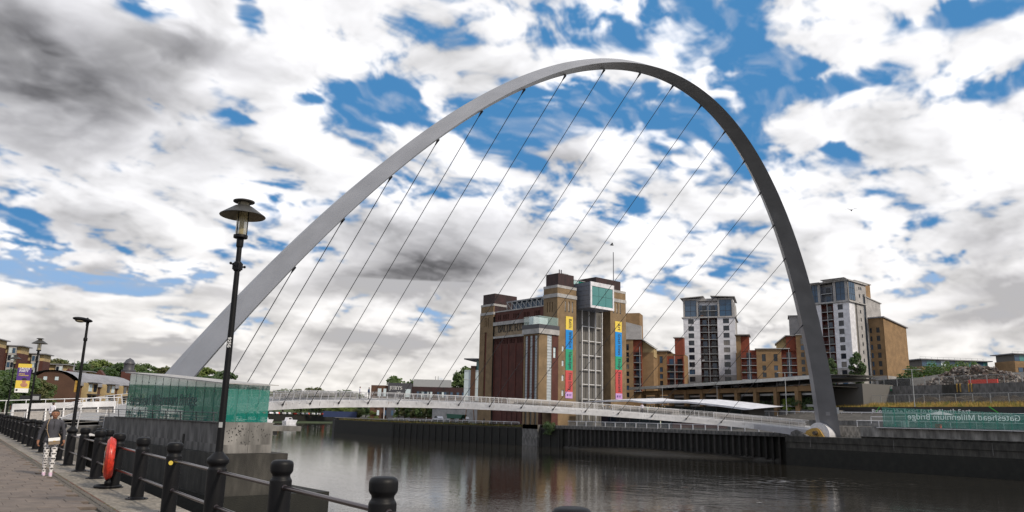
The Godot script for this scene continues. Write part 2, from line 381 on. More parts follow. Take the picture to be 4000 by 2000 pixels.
func make_sky() -> Sky:
	fa.seed = 41; fa.noise_type = FastNoiseLite.TYPE_SIMPLEX_SMOOTH; fa.frequency = 0.026; fa.fractal_octaves = 6; fa.fractal_gain = 0.55
	fb.seed = 7; fb.noise_type = FastNoiseLite.TYPE_SIMPLEX_SMOOTH; fb.frequency = 0.01; fb.fractal_octaves = 4
	fc.seed = 23; fc.noise_type = FastNoiseLite.TYPE_SIMPLEX_SMOOTH; fc.frequency = 0.02; fc.fractal_type = FastNoiseLite.FRACTAL_RIDGED; fc.fractal_octaves = 5; fc.fractal_gain = 0.5
	sky_rows.resize(SH)
	var g := WorkerThreadPool.add_group_task(sky_row, SH)
	WorkerThreadPool.wait_for_group_task_completion(g)
	for r in SH: sky_px.append_array(sky_rows[r])
	var im := Image.create_from_data(SW, SH, false, Image.FORMAT_RGBF, sky_px.to_byte_array())
	var pm := PanoramaSkyMaterial.new(); pm.panorama = ImageTexture.create_from_image(im)
	var s := Sky.new(); s.sky_material = pm
	sky_rows = []; sky_px = PackedFloat32Array()
	return s

func set_the_light() -> void:
	var cam := Camera3D.new(); cam.name = "camera"; add_child(cam)
	cam.position = Vector3(0, 1.7, 0); cam.rotation = Vector3(0.2114, deg_to_rad(-40.932), 0.0223)
	cam.fov = 37.70; cam.near = 0.1; cam.far = 4000.0; cam.current = true
	var e := Environment.new()
	e.background_mode = Environment.BG_SKY; e.sky = make_sky(); e.background_energy_multiplier = 1.12
	e.tonemap_mode = Environment.TONE_MAPPER_LINEAR; e.tonemap_exposure = 1.0
	e.sdfgi_enabled = true; e.ssao_enabled = true; e.ssil_enabled = true
	var we := WorldEnvironment.new(); we.name = "environment"; we.environment = e; add_child(we)
	var sun := DirectionalLight3D.new(); sun.name = "sun"; add_child(sun)
	sun.light_energy = 1.1; sun.light_angular_distance = 5.0; sun.light_color = Color(1.0, 0.95, 0.87); sun.shadow_enabled = true
	var to_sun := Vector3(0.12, 0.66, 0.80).normalized()
	sun.look_at_from_position(to_sun * 100.0, Vector3.ZERO, Vector3.UP)

# ---------- land and water ----------
const NB := [Vector2(4.15, -5.96), Vector2(8.4, -60), Vector2(14, -110), Vector2(30, -180), Vector2(60, -260), Vector2(120, -370), Vector2(201, -474), Vector2(300, -520), Vector2(520, -590), Vector2(1200, -800)]
const SB := [Vector2(127, 40), Vector2(127, -66), Vector2(127, -200), Vector2(137, -255), Vector2(166, -311), Vector2(240, -350), Vector2(420, -420), Vector2(1200, -640)]
func edge_x(line: Array, z: float) -> float:
	for k in line.size() - 1:
		if z <= line[k].y and z >= line[k + 1].y:
			return lerpf(line[k].x, line[k + 1].x, (line[k].y - z) / (line[k].y - line[k + 1].y))
	return line[0].x if z > line[0].y else line[-1].x
func south_y(x: float, z: float) -> float:   # height of the land on the far bank
	var up := smoothstep(137.0, 152.0, x) * 4.2 + smoothstep(160.0, 178.0, x) * 2.2
	var near := smoothstep(-112.0, -84.0, z)
	var hill := smoothstep(178.0, 225.0, x + 6.0) * 9.5 + smoothstep(230.0, 480.0, x) * 14.0
	var flat := smoothstep(-210.0, -120.0, z)
	return up * near + hill * (0.25 + 0.75 * flat) * smoothstep(-560.0, -300.0, z) + smoothstep(300.0, 700.0, x - z * 0.3) * 6.0
func north_y(x: float, z: float) -> float:
	var inl := edge_x(NB, z) - x
	return smoothstep(25.0, 130.0, inl) * 8.0 * smoothstep(-120.0, -330.0, z) + smoothstep(60.0, 420.0, inl) * 9.0
func sheet(xs: Array, zs: Array, h: Callable, keep: Callable) -> ArrayMesh:
	var b := MB.new()
	for i in xs.size() - 1:
		for j in zs.size() - 1:
			var P := []
			var ok := true
			for w in [[i, j], [i + 1, j], [i + 1, j + 1], [i, j + 1]]:
				var p := Vector3(xs[w[0]], 0, zs[w[1]])
				p.y = h.call(p.x, p.z); P.append(p)
			if ok and keep.call(P[0], P[2]): b.quad(P[3], P[2], P[1], P[0])
	return b.mesh()
func bank_sheet(line: Array, sgn: float, h: Callable, rows: Array, ins: Array) -> ArrayMesh:   # strips that follow the water's edge
	var b := MB.new()
	for j in rows.size() - 1:
		for i in ins.size() - 1:
			var P := []
			for w in [[i, j], [i + 1, j], [i + 1, j + 1], [i, j + 1]]:
				var z: float = rows[w[1]]; var x: float = edge_x(line, z) + sgn * ins[w[0]]
				P.append(Vector3(x, h.call(x, z) - 0.05, z))
			if sgn > 0: b.quad(P[0], P[1], P[2], P[3])
			else: b.quad(P[3], P[2], P[1], P[0])
	return b.mesh()
var fw := FastNoiseLite.new()
func wave(x: float, z: float) -> float:
	var s := 0.12 + 0.88 * smoothstep(0.0, 0.5, fb.get_noise_2d(x * 0.9 + 20.0, z * 1.4) * 0.8 + (x * 0.9 + z * 0.35 - 42.0) * 0.011)
	return s * (fw.get_noise_2d(x * 1.3, z) * 0.02 + fw.get_noise_2d(x * 0.5 + 90.0, z * 0.36) * 0.026 + fw.get_noise_2d(x * 2.1, z * 2.6 + 40.0) * 0.05 * s * s)
func make_land() -> void:
	fw.seed = 3; fw.noise_type = FastNoiseLite.TYPE_SIMPLEX_SMOOTH; fw.frequency = 0.32; fw.fractal_octaves = 2
	var xs := []; var zs := []
	var x := 4.0
	while x < 132.0: xs.append(x); x += 0.4
	var z := -6.0; var st := 0.42
	while z > -1400.0:
		zs.append(z); z -= st
		if z < -85.0: st *= 1.03
	# water: a lightly ruffled sheet
	var H := []
	var wx := [-600.0, -60.0, -8.0] + xs + [140.0, 170.0, 240.0, 400.0, 1500.0]
	var wz := [300.0, 60.0] + zs
	for i in wx.size():
		var col := PackedFloat32Array()
		for j in wz.size(): col.append(wave(wx[i], wz[j]) if wz[j] > -330.0 and wx[i] > -10.0 and wx[i] < 150.0 else 0.0)
		H.append(col)
	var b := MB.new()
	var NN := []
	for i in wx.size():
		var row := PackedVector3Array()
		for j in wz.size():
			var i0 := maxi(i - 1, 0); var i1 := mini(i + 1, wx.size() - 1); var j0 := maxi(j - 1, 0); var j1 := mini(j + 1, wz.size() - 1)
			row.append(Vector3(-(H[i1][j] - H[i0][j]) / (wx[i1] - wx[i0]), 1.0, -(H[i][j1] - H[i][j0]) / (wz[j1] - wz[j0])).normalized())
		NN.append(row)
	for i in wx.size() - 1:
		for j in wz.size() - 1:
			var p := []
			for w in [[i, j], [i, j + 1], [i + 1, j + 1], [i + 1, j]]: p.append(Vector3(wx[w[0]], -5.0 + H[w[0]][w[1]], wz[w[1]]))
			b.quadn(p[3], p[2], p[1], p[0], NN[i + 1][j], NN[i + 1][j + 1], NN[i][j + 1], NN[i][j])
	var wm := mat("water", 0.022, 0.02, 0.016, 0.03, null, 0.13, T.ripple, 0.42)
	wm.metallic_specular = 0.75
	struct("water", b.mesh(), wm)
	# far (south) bank and near (north) bank
	var rows := []
	for k in 13: rows.append(40.0 - k * 20.0)
	rows += [-230, -255, -285, -311, -330, -350, -385, -420, -480, -560, -640]
	struct("south_bank", bank_sheet(SB, 1.0, south_y, rows, [0.0, 8.0, 12.0, 18.0, 25.0, 33.0, 42.0, 50.0, 60.0, 75.0, 100.0, 140.0, 200.0, 300.0, 500.0, 1100.0]), M.paving_far)
	var rows2 := [-70.0, -80.0, -95.0, -110.0, -130.0, -150.0, -180.0, -220.0, -260.0, -310.0, -370.0, -420.0, -474.0, -520.0, -590.0, -700.0, -800.0, -1100.0]
	struct("north_bank", bank_sheet(NB, -1.0, north_y, rows2, [0.0, 10.0, 25.0, 45.0, 70.0, 100.0, 140.0, 200.0, 300.0, 450.0, 900.0]), M.hill_green)
	# hills that close the view
	for hl in [[Vector3(150, 0, -860), 380.0, 34.0], [Vector3(560, 0, -700), 340.0, 24.0], [Vector3(700, 0, -240), 330.0, 46.0], [Vector3(60, 0, -700), 240.0, 34.0]]:
		var hb := MB.new()
		var o: Vector3 = hl[0]
		for i in 28:
			for j in 8:
				var P := []
				for w in [[i, j], [i + 1, j], [i + 1, j + 1], [i, j + 1]]:
					var t: float = TAU * w[0] / 28.0; var q: float = w[1] / 8.0
					var rr: float = hl[1] * q * (1.0 + 0.15 * sin(t * 3.0 + o.x))
					P.append(Vector3(cos(t) * rr, -6.0 + hl[2] * (1.0 - q * q) * (1.0 - q * q) * (1.0 + 0.12 * sin(t * 5.0)), -sin(t) * rr))
				hb.quad(P[3], P[2], P[1], P[0]) if j > 0 else hb.tri(P[0], P[3], P[2])
		struct("hill", hb.mesh(), M.hill_green, Transform3D(Basis(), o))

# ---------- the quayside: local x towards the river, -z along the row of bollards ----------
var Q := Transform3D(Basis(Vector3.UP, -0.0791), Vector3(3.72, 0, -5.96))
const GAP := 2.5318
func make_promenade() -> void:
	var b := MB.new()
	b.quad(Vector3(-9, 0.25, 14), Vector3(-0.62, -0.03, 14), Vector3(-0.62, -0.03, -66), Vector3(-9, 0.25, -66))
	b.quad(Vector3(-0.62, -0.03, 14), Vector3(0.42, -0.03, 14), Vector3(0.42, -0.03, -66), Vector3(-0.62, -0.03, -66))
	var rd := MB.new(); rd.quad(Vector3(-60, 0.3, 14), Vector3(-7.9, 0.27, 14), Vector3(-7.9, 0.27, -66), Vector3(-60, 0.3, -66))
	struct("road", rd.mesh(), M.asphalt, Q)
	var pr := struct("promenade", b.mesh(), M.joint, Q)
	rng.seed = 4
	# paving slabs: courses across the walk, laid with a fall to the channel
	var meshes := []
	for w in [0.592, 0.296]:
		var s := MB.new(); s.cbox(Vector3.ZERO, Vector3(w, 0.05, 0.442), 0.008); meshes.append(s.mesh())
	var tilt := Basis(Vector3(0, 0, 1), -0.0345)
	var rest := MB.new()
	var made := 0
	for k in 128:
		var zc := -4.6 - k * 0.45
		var off := fmod(k * 0.23 + rng.randf() * 0.06, 0.6)
		for j in 12:
			var xc := -0.86 - 0.3 - j * 0.6 + 0.0 - off
			var wide := true
			if j == 0 and off > 0.3:
				var o2 := part(pr, "paving_slab", meshes[1], M["slab%d" % (k % 4)], Transform3D(tilt, Vector3(-0.86 - 0.15 - (off - 0.3) * 0.5, 0.018, zc)))
				o2.scale = Vector3((off - 0.008) / 0.296, 1, 1) if off < 0.6 else Vector3.ONE
				made += 1
			var y := -(xc + 0.86) * 0.0345 + 0.008 + rng.randf_range(-0.003, 0.003)
			# only slabs near the part of the walk in view are single; the rest are joined below
			var dz := -zc
			var seen := xc > -0.9 - 0.058 * maxf(dz - 6.0, 0.0) - 0.75 and dz > 6.5 and dz < 46.0 and xc < -1.0
			if seen and made < 296:
				part(pr, "paving_slab", meshes[0], M["slab%d" % rng.randi_range(0, 3)], Transform3D(tilt, Vector3(xc, y, zc)))
				made += 1
			else:
				rest.box(Vector3(xc, y, zc), Vector3(0.592, 0.05, 0.442), tilt)
	part(pr, "outer_slabs", rest.mesh(), M.slab1).set_meta("kind", "stuff")
	# the channel of small setts with moss, and its rusty edging
	var se := MB.new(); var mo := MB.new()
	for k in 620:
		for j in 2:
			se.cbox(Vector3(-0.69 - j * 0.115, -0.02 + rng.randf_range(-0.004, 0.006), 0.5 - k * 0.1), Vector3(0.1 + rng.randf_range(-0.012, 0.006), 0.06, 0.085 + rng.randf_range(-0.012, 0.006)), 0.012)
		if rng.randf() < 0.8:
			mo.sphere(Vector3(-0.637 + rng.randf_range(-0.012, 0.02), -0.008, 0.5 - k * 0.1), Vector3(0.03, 0.016, 0.05) * rng.randf_range(0.5, 1.3), 6, 4)
	part(pr, "setts", se.mesh(), M.sett).set_meta("kind", "stuff")
	part(pr, "moss", mo.mesh(), M.moss).set_meta("kind", "stuff")
	# granite coping stones along the edge
	var z := 3.0
	while z > -62.0:
		var l := rng.randf_range(1.1, 1.75)
		var s := MB.new(); s.cbox(Vector3(-0.09, -0.1, z - l / 2), Vector3(1.03, 0.2 + rng.randf_range(-0.004, 0.004), l - 0.012), 0.012)
		part(pr, "coping_stone", s.mesh(), M["granite%d" % rng.randi_range(0, 1)])
		var e := MB.new(); e.cbox(Vector3(-0.622, -0.06, z - l / 2), Vector3(0.03, 0.13 + rng.randf_range(-0.01, 0.012), l - 0.02), 0.006)
		part(pr, "edging", e.mesh(), M.rust_edge)
		z -= l
	# masonry below the coping, down to the water
	var qw := MB.new()
	for k in 9:
		var zz := 6.0; var off := rng.randf_range(0, 0.8)
		zz += off
		while zz > -62.0:
			var l := rng.randf_range(0.9, 1.5)
			qw.cbox(Vector3(0.1 + rng.randf_range(0, 0.02), -0.52 - k * 0.64, zz - l / 2), Vector3(0.6, 0.62, l - 0.02), 0.015)
			zz -= l
	struct("quay_wall", qw.mesh(), M.quay_stone, Q)

func bollard_mesh() -> ArrayMesh:
	if not cache.has("boll"):
		var b := MB.new()
		b.lathe([Vector2(0.118, 0.02), Vector2(0.124, 0.5), Vector2(0.124, 0.925), Vector2(0.117, 0.945), Vector2(0.108, 0.955)], Vector3.ZERO, 24)
		cache.boll = b.mesh()
		b = MB.new()
		b.lathe([Vector2(0.108, 0.955), Vector2(0.1, 0.975), Vector2(0.102, 0.995), Vector2(0.122, 1.02), Vector2(0.129, 1.04), Vector2(0.13, 1.105), Vector2(0.124, 1.13), Vector2(0.108, 1.148), Vector2(0.08, 1.157), Vector2(0.0, 1.16)], Vector3.ZERO, 24)
		cache.bcap = b.mesh()
		b = MB.new()
		b.lathe([Vector2(0.205, 0.0), Vector2(0.205, 0.016), Vector2(0.2, 0.02), Vector2(0.14, 0.021), Vector2(0.12, 0.045)], Vector3.ZERO, 24)
		for k in 4: b.cyl(Vector3(cos(k * PI / 2 + 0.8) * 0.172, 0.02, sin(k * PI / 2 + 0.8) * 0.172), Vector3(cos(k * PI / 2 + 0.8) * 0.172, 0.036, sin(k * PI / 2 + 0.8) * 0.172), 0.014, 0.014, 6)
		cache.bplate = b.mesh()
		b = MB.new()
		b.cyl(Vector3(0, 0, -0.11), Vector3(0, 0, -GAP + 0.11), 0.0255, 0.0255, 10)
		b.sphere(Vector3(0, 0, -0.125), Vector3(0.036, 0.036, 0.03), 8, 6); b.sphere(Vector3(0, 0, -GAP + 0.125), Vector3(0.036, 0.036, 0.03), 8, 6)
		cache.brail = b.mesh()
	return cache.boll
func rails(t: Node3D, n := 1.0, turn := 0.0) -> void:
	for y in [0.86, 0.39]:
		var r := part(t, "rail", cache.brail, M.rail_steel, Transform3D(Basis(Vector3.UP, turn).scaled_local(Vector3(1, 1, n)), Vector3(0, y, 0)))
func make_bollards() -> void:
	bollard_mesh()
	var ord := ["", "first", "second", "third", "fourth", "fifth", "sixth", "seventh", "eighth", "ninth", "tenth", "eleventh", "twelfth", "thirteenth", "fourteenth", "fifteenth", "sixteenth", "seventeenth", "eighteenth", "nineteenth", "twentieth"]
	for i in range(-1, 24):
		var xf := Q * at(0, 0, -GAP * i)
		if i == 2 or i == 8 or i == 14 or i == 20:
			street_lamp(i, xf)
			continue
		var lab := ""
		if i == -1: lab = "black iron bollard of which only the rounded cap shows at the bottom edge"
		elif i == 0: lab = "large black iron bollard nearest the water, right of the tall lamp, second from it"
		elif i == 1: lab = "black iron bollard just right of the tall hat-topped lamp post"
		elif i == 3: lab = "black iron bollard with a round yellow sticker, left of the tall lamp"
		elif i == 4: lab = "black iron bollard between the orange lifebuoy and the stickered bollard"
		elif i == 5: lab = "black iron bollard right behind the orange lifebuoy"
		elif i == 6: lab = "black iron bollard just left of the orange lifebuoy"
		elif i == 7: lab = "black iron bollard between lifebuoy and flat-headed lamp, nearest that lamp"
		else: lab = "black iron bollard in the receding row, %s beyond the lifebuoy" % ord[i - 5]
		var t := thing("bollard", lab, "bollard", xf, "bollards along the quay edge")
		part(t, "base_plate", cache.bplate, M.iron)
		part(t, "post", cache.boll, M.iron)
		part(t, "cap", cache.bcap, M.iron)
		if i < 23: rails(t)
		if i == 3:
			var st := MB.new(); st.cyl(Vector3(0, 0, 0), Vector3(0, 0, 0.006), 0.036, 0.036, 20)
			tag(part(t, "sticker", st.mesh(), M.b_yellow, Transform3D(Basis(Vector3.UP, -0.55), Vector3(0, 0.83, 0)) * at(0, 0, 0.121)), "round yellow sticker", "")
	# two more bollards set out towards the river where the rail turns to the ladder
	var k := 0
	for p in [Vector3(5.45, 0, -23.3), Vector3(5.3, 0, -21.9)]:
		var t := thing("bollard", ["farther of two black bollards at the ladder gap behind the lifebuoy", "nearer of two black bollards at the ladder gap behind the lifebuoy"][k], "bollard", Transform3D(Q.basis, p), "bollards along the quay edge")
		part(t, "base_plate", cache.bplate, M.iron); part(t, "post", cache.boll, M.iron); part(t, "cap", cache.bcap, M.iron)
		if k == 0: rails(t, 0.52, -0.25)
		else: rails(t, 0.55, PI)
		k += 1

func street_lamp(i: int, xf: Transform3D) -> void:
	var labs := {2: "tall black lamp post with a wide two-tier hat, nearest the camera", 8: "black lamp post with a flat elongated head leaning to the left", 14: "hat-topped black lamp post carrying a colourful hanging banner", 20: "farthest hat-topped lamp post in front of the tall brick flats"}
	var t := thing("street_lamp", labs[i], "street lamp", xf, "lamp posts along the quay")
	part(t, "base_plate", cache.bplate, M.iron)
	rails(t)
	var b := MB.new()
	b.lathe([Vector2(0.126, 0.02), Vector2(0.13, 0.45), Vector2(0.13, 0.88), Vector2(0.122, 0.9), Vector2(0.112, 0.92), Vector2(0.118, 0.945), Vector2(0.14, 0.965), Vector2(0.152, 0.985), Vector2(0.152, 1.02), Vector2(0.14, 1.04), Vector2(0.075, 1.105), Vector2(0.058, 1.13)], Vector3.ZERO, 24)
	part(t, "plinth", b.mesh(), M.iron)
	b = MB.new(); b.cyl(Vector3(0, 1.1, 0), Vector3(0, 4.24, 0), 0.052, 0.036, 16)
	part(t, "pole", b.mesh(), M.iron)
	if i == 2:
		b = MB.new(); b.box(Vector3(0, 3.81, 0), Vector3(0.105, 0.1, 0.105))
		b.lathe([Vector2(0.05, 3.74), Vector2(0.062, 3.76), Vector2(0.062, 3.86), Vector2(0.05, 3.88)], Vector3.ZERO, 16)
		for s in [-1.0, 1.0]:
			b.cyl(Vector3(s * 0.05, 3.81, 0), Vector3(s * 0.15, 3.83, 0), 0.014, 0.011, 8); b.sphere(Vector3(s * 0.155, 3.831, 0), Vector3.ONE * 0.021, 10, 7)
		part(t, "ladder_bracket", b.mesh(), M.iron, Transform3D(Basis(Vector3.UP, 0.6), Vector3.ZERO))
		text_part(t, "post_number", "9256", 0.05, 0.003, M.white_paint, Transform3D(Basis(Vector3.UP, -0.75), Vector3.ZERO) * Transform3D(Basis(Vector3(0, 0, 1), -PI / 2), Vector3(-0.03, 2.75, 0.043)))
		b = MB.new(); b.box(Vector3(-0.012, 1.5, 0.0525), Vector3(0.05, 0.075, 0.004))
		tag(part(t, "sticker", b.mesh(), M.galv, Transform3D(Basis(Vector3.UP, -0.3), Vector3.ZERO)), "torn pale sticker", "")
	else:
		b = MB.new(); b.lathe([Vector2(0.045, 3.7), Vector2(0.058, 3.72), Vector2(0.058, 3.79), Vector2(0.045, 3.81)], Vector3.ZERO, 14)
		part(t, "collar", b.mesh(), M.iron)
	if i == 8:
		b = MB.new()
		b.sphere(Vector3(0, 0, 0), Vector3(0.36, 0.07, 0.15), 20, 10)
		b.sphere(Vector3(0.17, 0.06, 0), Vector3(0.035, 0.035, 0.035), 8, 6)
		b.cyl(Vector3(0.2, -0.16, 0), Vector3(0.2, 0.0, 0), 0.042, 0.05, 12)
		part(t, "lamp_head", b.mesh(), M.iron, Transform3D(Basis(Vector3.UP, 0.65) * Basis(Vector3(0, 0, 1), -0.04), Basis(Vector3.UP, 0.65) * Vector3(-0.2, 4.34, 0)))
		b = MB.new(); b.sphere(Vector3(-0.1, -0.05, 0), Vector3(0.16, 0.05, 0.1), 14, 8)
		part(t, "lamp_lens", b.mesh(), M.lamp_inner, Transform3D(Basis(Vector3.UP, 0.65), Basis(Vector3.UP, 0.65) * Vector3(-0.2, 4.34, 0)))
		b = MB.new(); b.box(Vector3(0.055, 2.32, 0.0), Vector3(0.012, 0.34, 0.22))
		tag(part(t, "notice_plate", b.mesh(), M.yellow_steel, Transform3D(Basis(Vector3.UP, 2.4), Vector3.ZERO)), "small orange notice plate", "")
		return
	b = MB.new(); b.lathe([Vector2(0.04, 4.1), Vector2(0.052, 4.12), Vector2(0.052, 4.22), Vector2(0.045, 4.24)], Vector3.ZERO, 16)
	b.lathe([Vector2(0.04, 4.235), Vector2(0.1, 4.245), Vector2(0.103, 4.25), Vector2(0.103, 4.29), Vector2(0.09, 4.295), Vector2(0.0, 4.295)], Vector3.ZERO, 20)
	for k in 3: b.cyl(Vector3(cos(k * 2.094 + 0.5) * 0.085, 4.29, sin(k * 2.094 + 0.5) * 0.085), Vector3(cos(k * 2.094 + 0.5) * 0.085, 4.8, sin(k * 2.094 + 0.5) * 0.085), 0.008, 0.008, 6)
	part(t, "lantern_gallery", b.mesh(), M.iron)
	b = MB.new(); b.lathe([Vector2(0.075, 4.296), Vector2(0.083, 4.33), Vector2(0.083, 4.64)], Vector3.ZERO, 20)
	part(t, "lantern_glass", b.mesh(), M.glass_lamp)
	b = MB.new(); b.cyl(Vector3(0, 4.296, 0), Vector3(0, 4.62, 0), 0.034, 0.034, 12)
	part(t, "lamp_bulb_holder", b.mesh(), M.lamp_inner)
	b = MB.new(); b.lathe([Vector2(0.332, 4.585), Vector2(0.335, 4.59), Vector2(0.33, 4.598), Vector2(0.135, 4.735), Vector2(0.12, 4.742), Vector2(0.085, 4.745)], Vector3.ZERO, 32)
	part(t, "hat", b.mesh(), M.lamp_metal)
	b = MB.new(); b.lathe([Vector2(0.085, 4.725), Vector2(0.125, 4.722), Vector2(0.33, 4.583)], Vector3.ZERO, 32)
	part(t, "hat_lining", b.mesh(), M.lamp_inner)
	b = MB.new(); b.lathe([Vector2(0.085, 4.74), Vector2(0.085, 4.8)], Vector3.ZERO, 16); part(t, "vent", b.mesh(), M.lamp_inner)
	b = MB.new(); b.lathe([Vector2(0.0, 4.8), Vector2(0.15, 4.802), Vector2(0.158, 4.81), Vector2(0.156, 4.825), Vector2(0.09, 4.845), Vector2(0.0, 4.848)], Vector3.ZERO, 24)
	part(t, "top_disc", b.mesh(), M.lamp_metal)
	if i == 14:
		# banner on two short arms, hung on the landward side and facing along the walk
		var bn := thing("hanging_banner", "tall purple and yellow event banner hanging from the middle lamp post", "banner", xf * Transform3D(Basis(Vector3.UP, -0.35), Vector3.ZERO))
		b = MB.new(); b.cyl(Vector3(-0.75, 3.64, 0), Vector3(-0.03, 3.64, 0), 0.012, 0.012, 8); b.cyl(Vector3(-0.75, 2.3, 0), Vector3(-0.03, 2.3, 0), 0.012, 0.012, 8)
		part(bn, "arm", b.mesh(), M.iron)
		var strips := [["heading_strip", 3.45, 3.63, "b_yellow"], ["panel", 2.86, 3.45, "b_purple"], ["lower_panel", 2.5, 2.86, "b_yellow"], ["footer", 2.31, 2.5, "white_paint"]]
		for s in strips: part(bn, s[0], bm(Vector3(-0.45, (s[1] + s[2]) / 2, 0), Vector3(0.56, s[2] - s[1], 0.008)), M[s[3]])
		text_part(bn, "lettering", "LAUGH", 0.09, 0.004, M.white_paint, at(-0.66, 3.33, 0.006))
		text_part(bn, "lettering", "PARTY", 0.09, 0.004, M.white_paint, at(-0.66, 3.22, 0.006))
		text_part(bn, "lettering", "SEE ALL", 0.05, 0.004, M.b_yellow, at(-0.66, 3.12, 0.006))
		text_part(bn, "lettering", "COMEDIANS", 0.05, 0.004, M.b_yellow, at(-0.66, 3.05, 0.006))
		b = MB.new(); b.sphere(Vector3(-0.4, 2.84, 0.006), Vector3(0.085, 0.11, 0.004), 14, 8); b.sphere(Vector3(-0.38, 2.66, 0.006), Vector3(0.15, 0.1, 0.004), 14, 8)
		part(bn, "printed_portrait", b.mesh(), mat("print_skin", 0.42, 0.2, 0.13, 0.7))
		b = MB.new(); b.sphere(Vector3(-0.4, 2.92, 0.008), Vector3(0.1, 0.06, 0.004), 12, 6); part(bn, "printed_hair", b.mesh(), M.ink)
		b = MB.new(); b.sphere(Vector3(-0.65, 2.42, 0.006), Vector3(0.05, 0.05, 0.004), 12, 6); part(bn, "printed_logo", b.mesh(), M.ink)
		var sg := thing("notice_board", "small black notice board under the banner on the middle lamp post", "notice", xf * Transform3D(Basis(Vector3.UP, -0.35), Vector3.ZERO))
		part(sg, "board", bm(Vector3(0.22, 2.1, 0.05), Vector3(0.36, 0.3, 0.02)), M.black_board)
		part(sg, "printed_panel", bm(Vector3(0.2, 2.08, 0.062), Vector3(0.26, 0.17, 0.004)), M.galv)
		part(sg, "board", bm(Vector3(-0.25, 2.1, 0.05), Vector3(0.4, 0.16, 0.02)), M.black_board)

func text_part(parent: Node, called: String, s: String, h: float, depth: float, m: Material, xf: Transform3D, bold := true, serif := false) -> MeshInstance3D:
	# lettering with capitals h metres tall, starting at xf's origin
	var f := SystemFont.new()
	f.font_names = PackedStringArray(["Droid Serif" if serif else "Droid Sans"])
	if bold: f.font_weight = 700
	var t := TextMesh.new()
	t.font = f; t.text = s; t.font_size = 32; t.pixel_size = h / 23.0; t.depth = depth; t.curve_step = 1.0
	t.horizontal_alignment = HORIZONTAL_ALIGNMENT_LEFT; t.vertical_alignment = VERTICAL_ALIGNMENT_BOTTOM
	return part(parent, called, t, m, xf)

func make_lifebuoy() -> void:
	# orange lifebuoy in its cradle, standing on the promenade side of the fifth bollard
	var t := thing("lifebuoy", "orange-red ring lifebuoy with a rope pod fixed to a bollard", "lifebuoy", Q * at(-0.17, 0, -GAP * 5 + 0.2, PI / 2 - 0.16) * Transform3D(Basis().scaled(Vector3(0.92, 0.96, 0.92)), Vector3.ZERO))
	var b := MB.new(); b.torus(Vector3(0, 0.66, 0), Basis(), 0.355, 0.1, 40, 12)
	part(t, "ring", b.mesh(), M.buoy_red)
	b = MB.new(); b.torus(Vector3(0, 0.66, -0.02), Basis(), 0.44, 0.035, 40, 8); part(t, "outer_shell", b.mesh(), M.buoy_red)
	b = MB.new(); b.cyl(Vector3(0, 0.36, -0.03), Vector3(0, 0.9, -0.03), 0.09, 0.09, 14); b.sphere(Vector3(0, 0.9, -0.03), Vector3(0.09, 0.06, 0.09)); b.sphere(Vector3(0, 0.36, -0.03), Vector3(0.09, 0.05, 0.09))
	part(t, "rope_pod", b.mesh(), M.buoy_orange)
	b = MB.new(); b.box(Vector3(0.41, 0.8, 0.03), Vector3(0.13, 0.2, 0.2)); b.box(Vector3(0.4, 0.52, 0.04), Vector3(0.12, 0.2, 0.17)); b.sphere(Vector3(0.4, 0.66, 0.05), Vector3(0.07, 0.06, 0.09))
	part(t, "clip_housing", b.mesh(), M.buoy_red)
	b = MB.new(); b.cyl(Vector3(-0.13, 0.7, -0.115), Vector3(-0.13, 0.7, -0.122), 0.13, 0.13, 20); part(t, "instruction_disc", b.mesh(), M.white_paint)
	b = MB.new(); b.box(Vector3(0.05, 0.55, -0.122), Vector3(0.06, 0.07, 0.006)); part(t, "label_plate", b.mesh(), M.white_paint)
	b = MB.new(); b.torus(Vector3(0.22, 0.035, 0.03), Basis(Vector3.RIGHT, PI / 2), 0.27, 0.035, 28, 8); part(t, "foot_ring", b.mesh(), M.iron)
	b = MB.new(); b.cyl(Vector3(0, 0.05, 0.02), Vector3(0, 0.24, 0.02), 0.05, 0.045, 10); b.sphere(Vector3(0, 0.13, 0.02), Vector3(0.075, 0.075, 0.075)); part(t, "foot", b.mesh(), M.iron)
	for y in [0.42, 0.66, 0.9]: part(t, "strap", bm(Vector3(0.0, y, 0.1), Vector3(0.3 if y != 0.66 else 0.9, 0.03, 0.01)), M.mark_black)

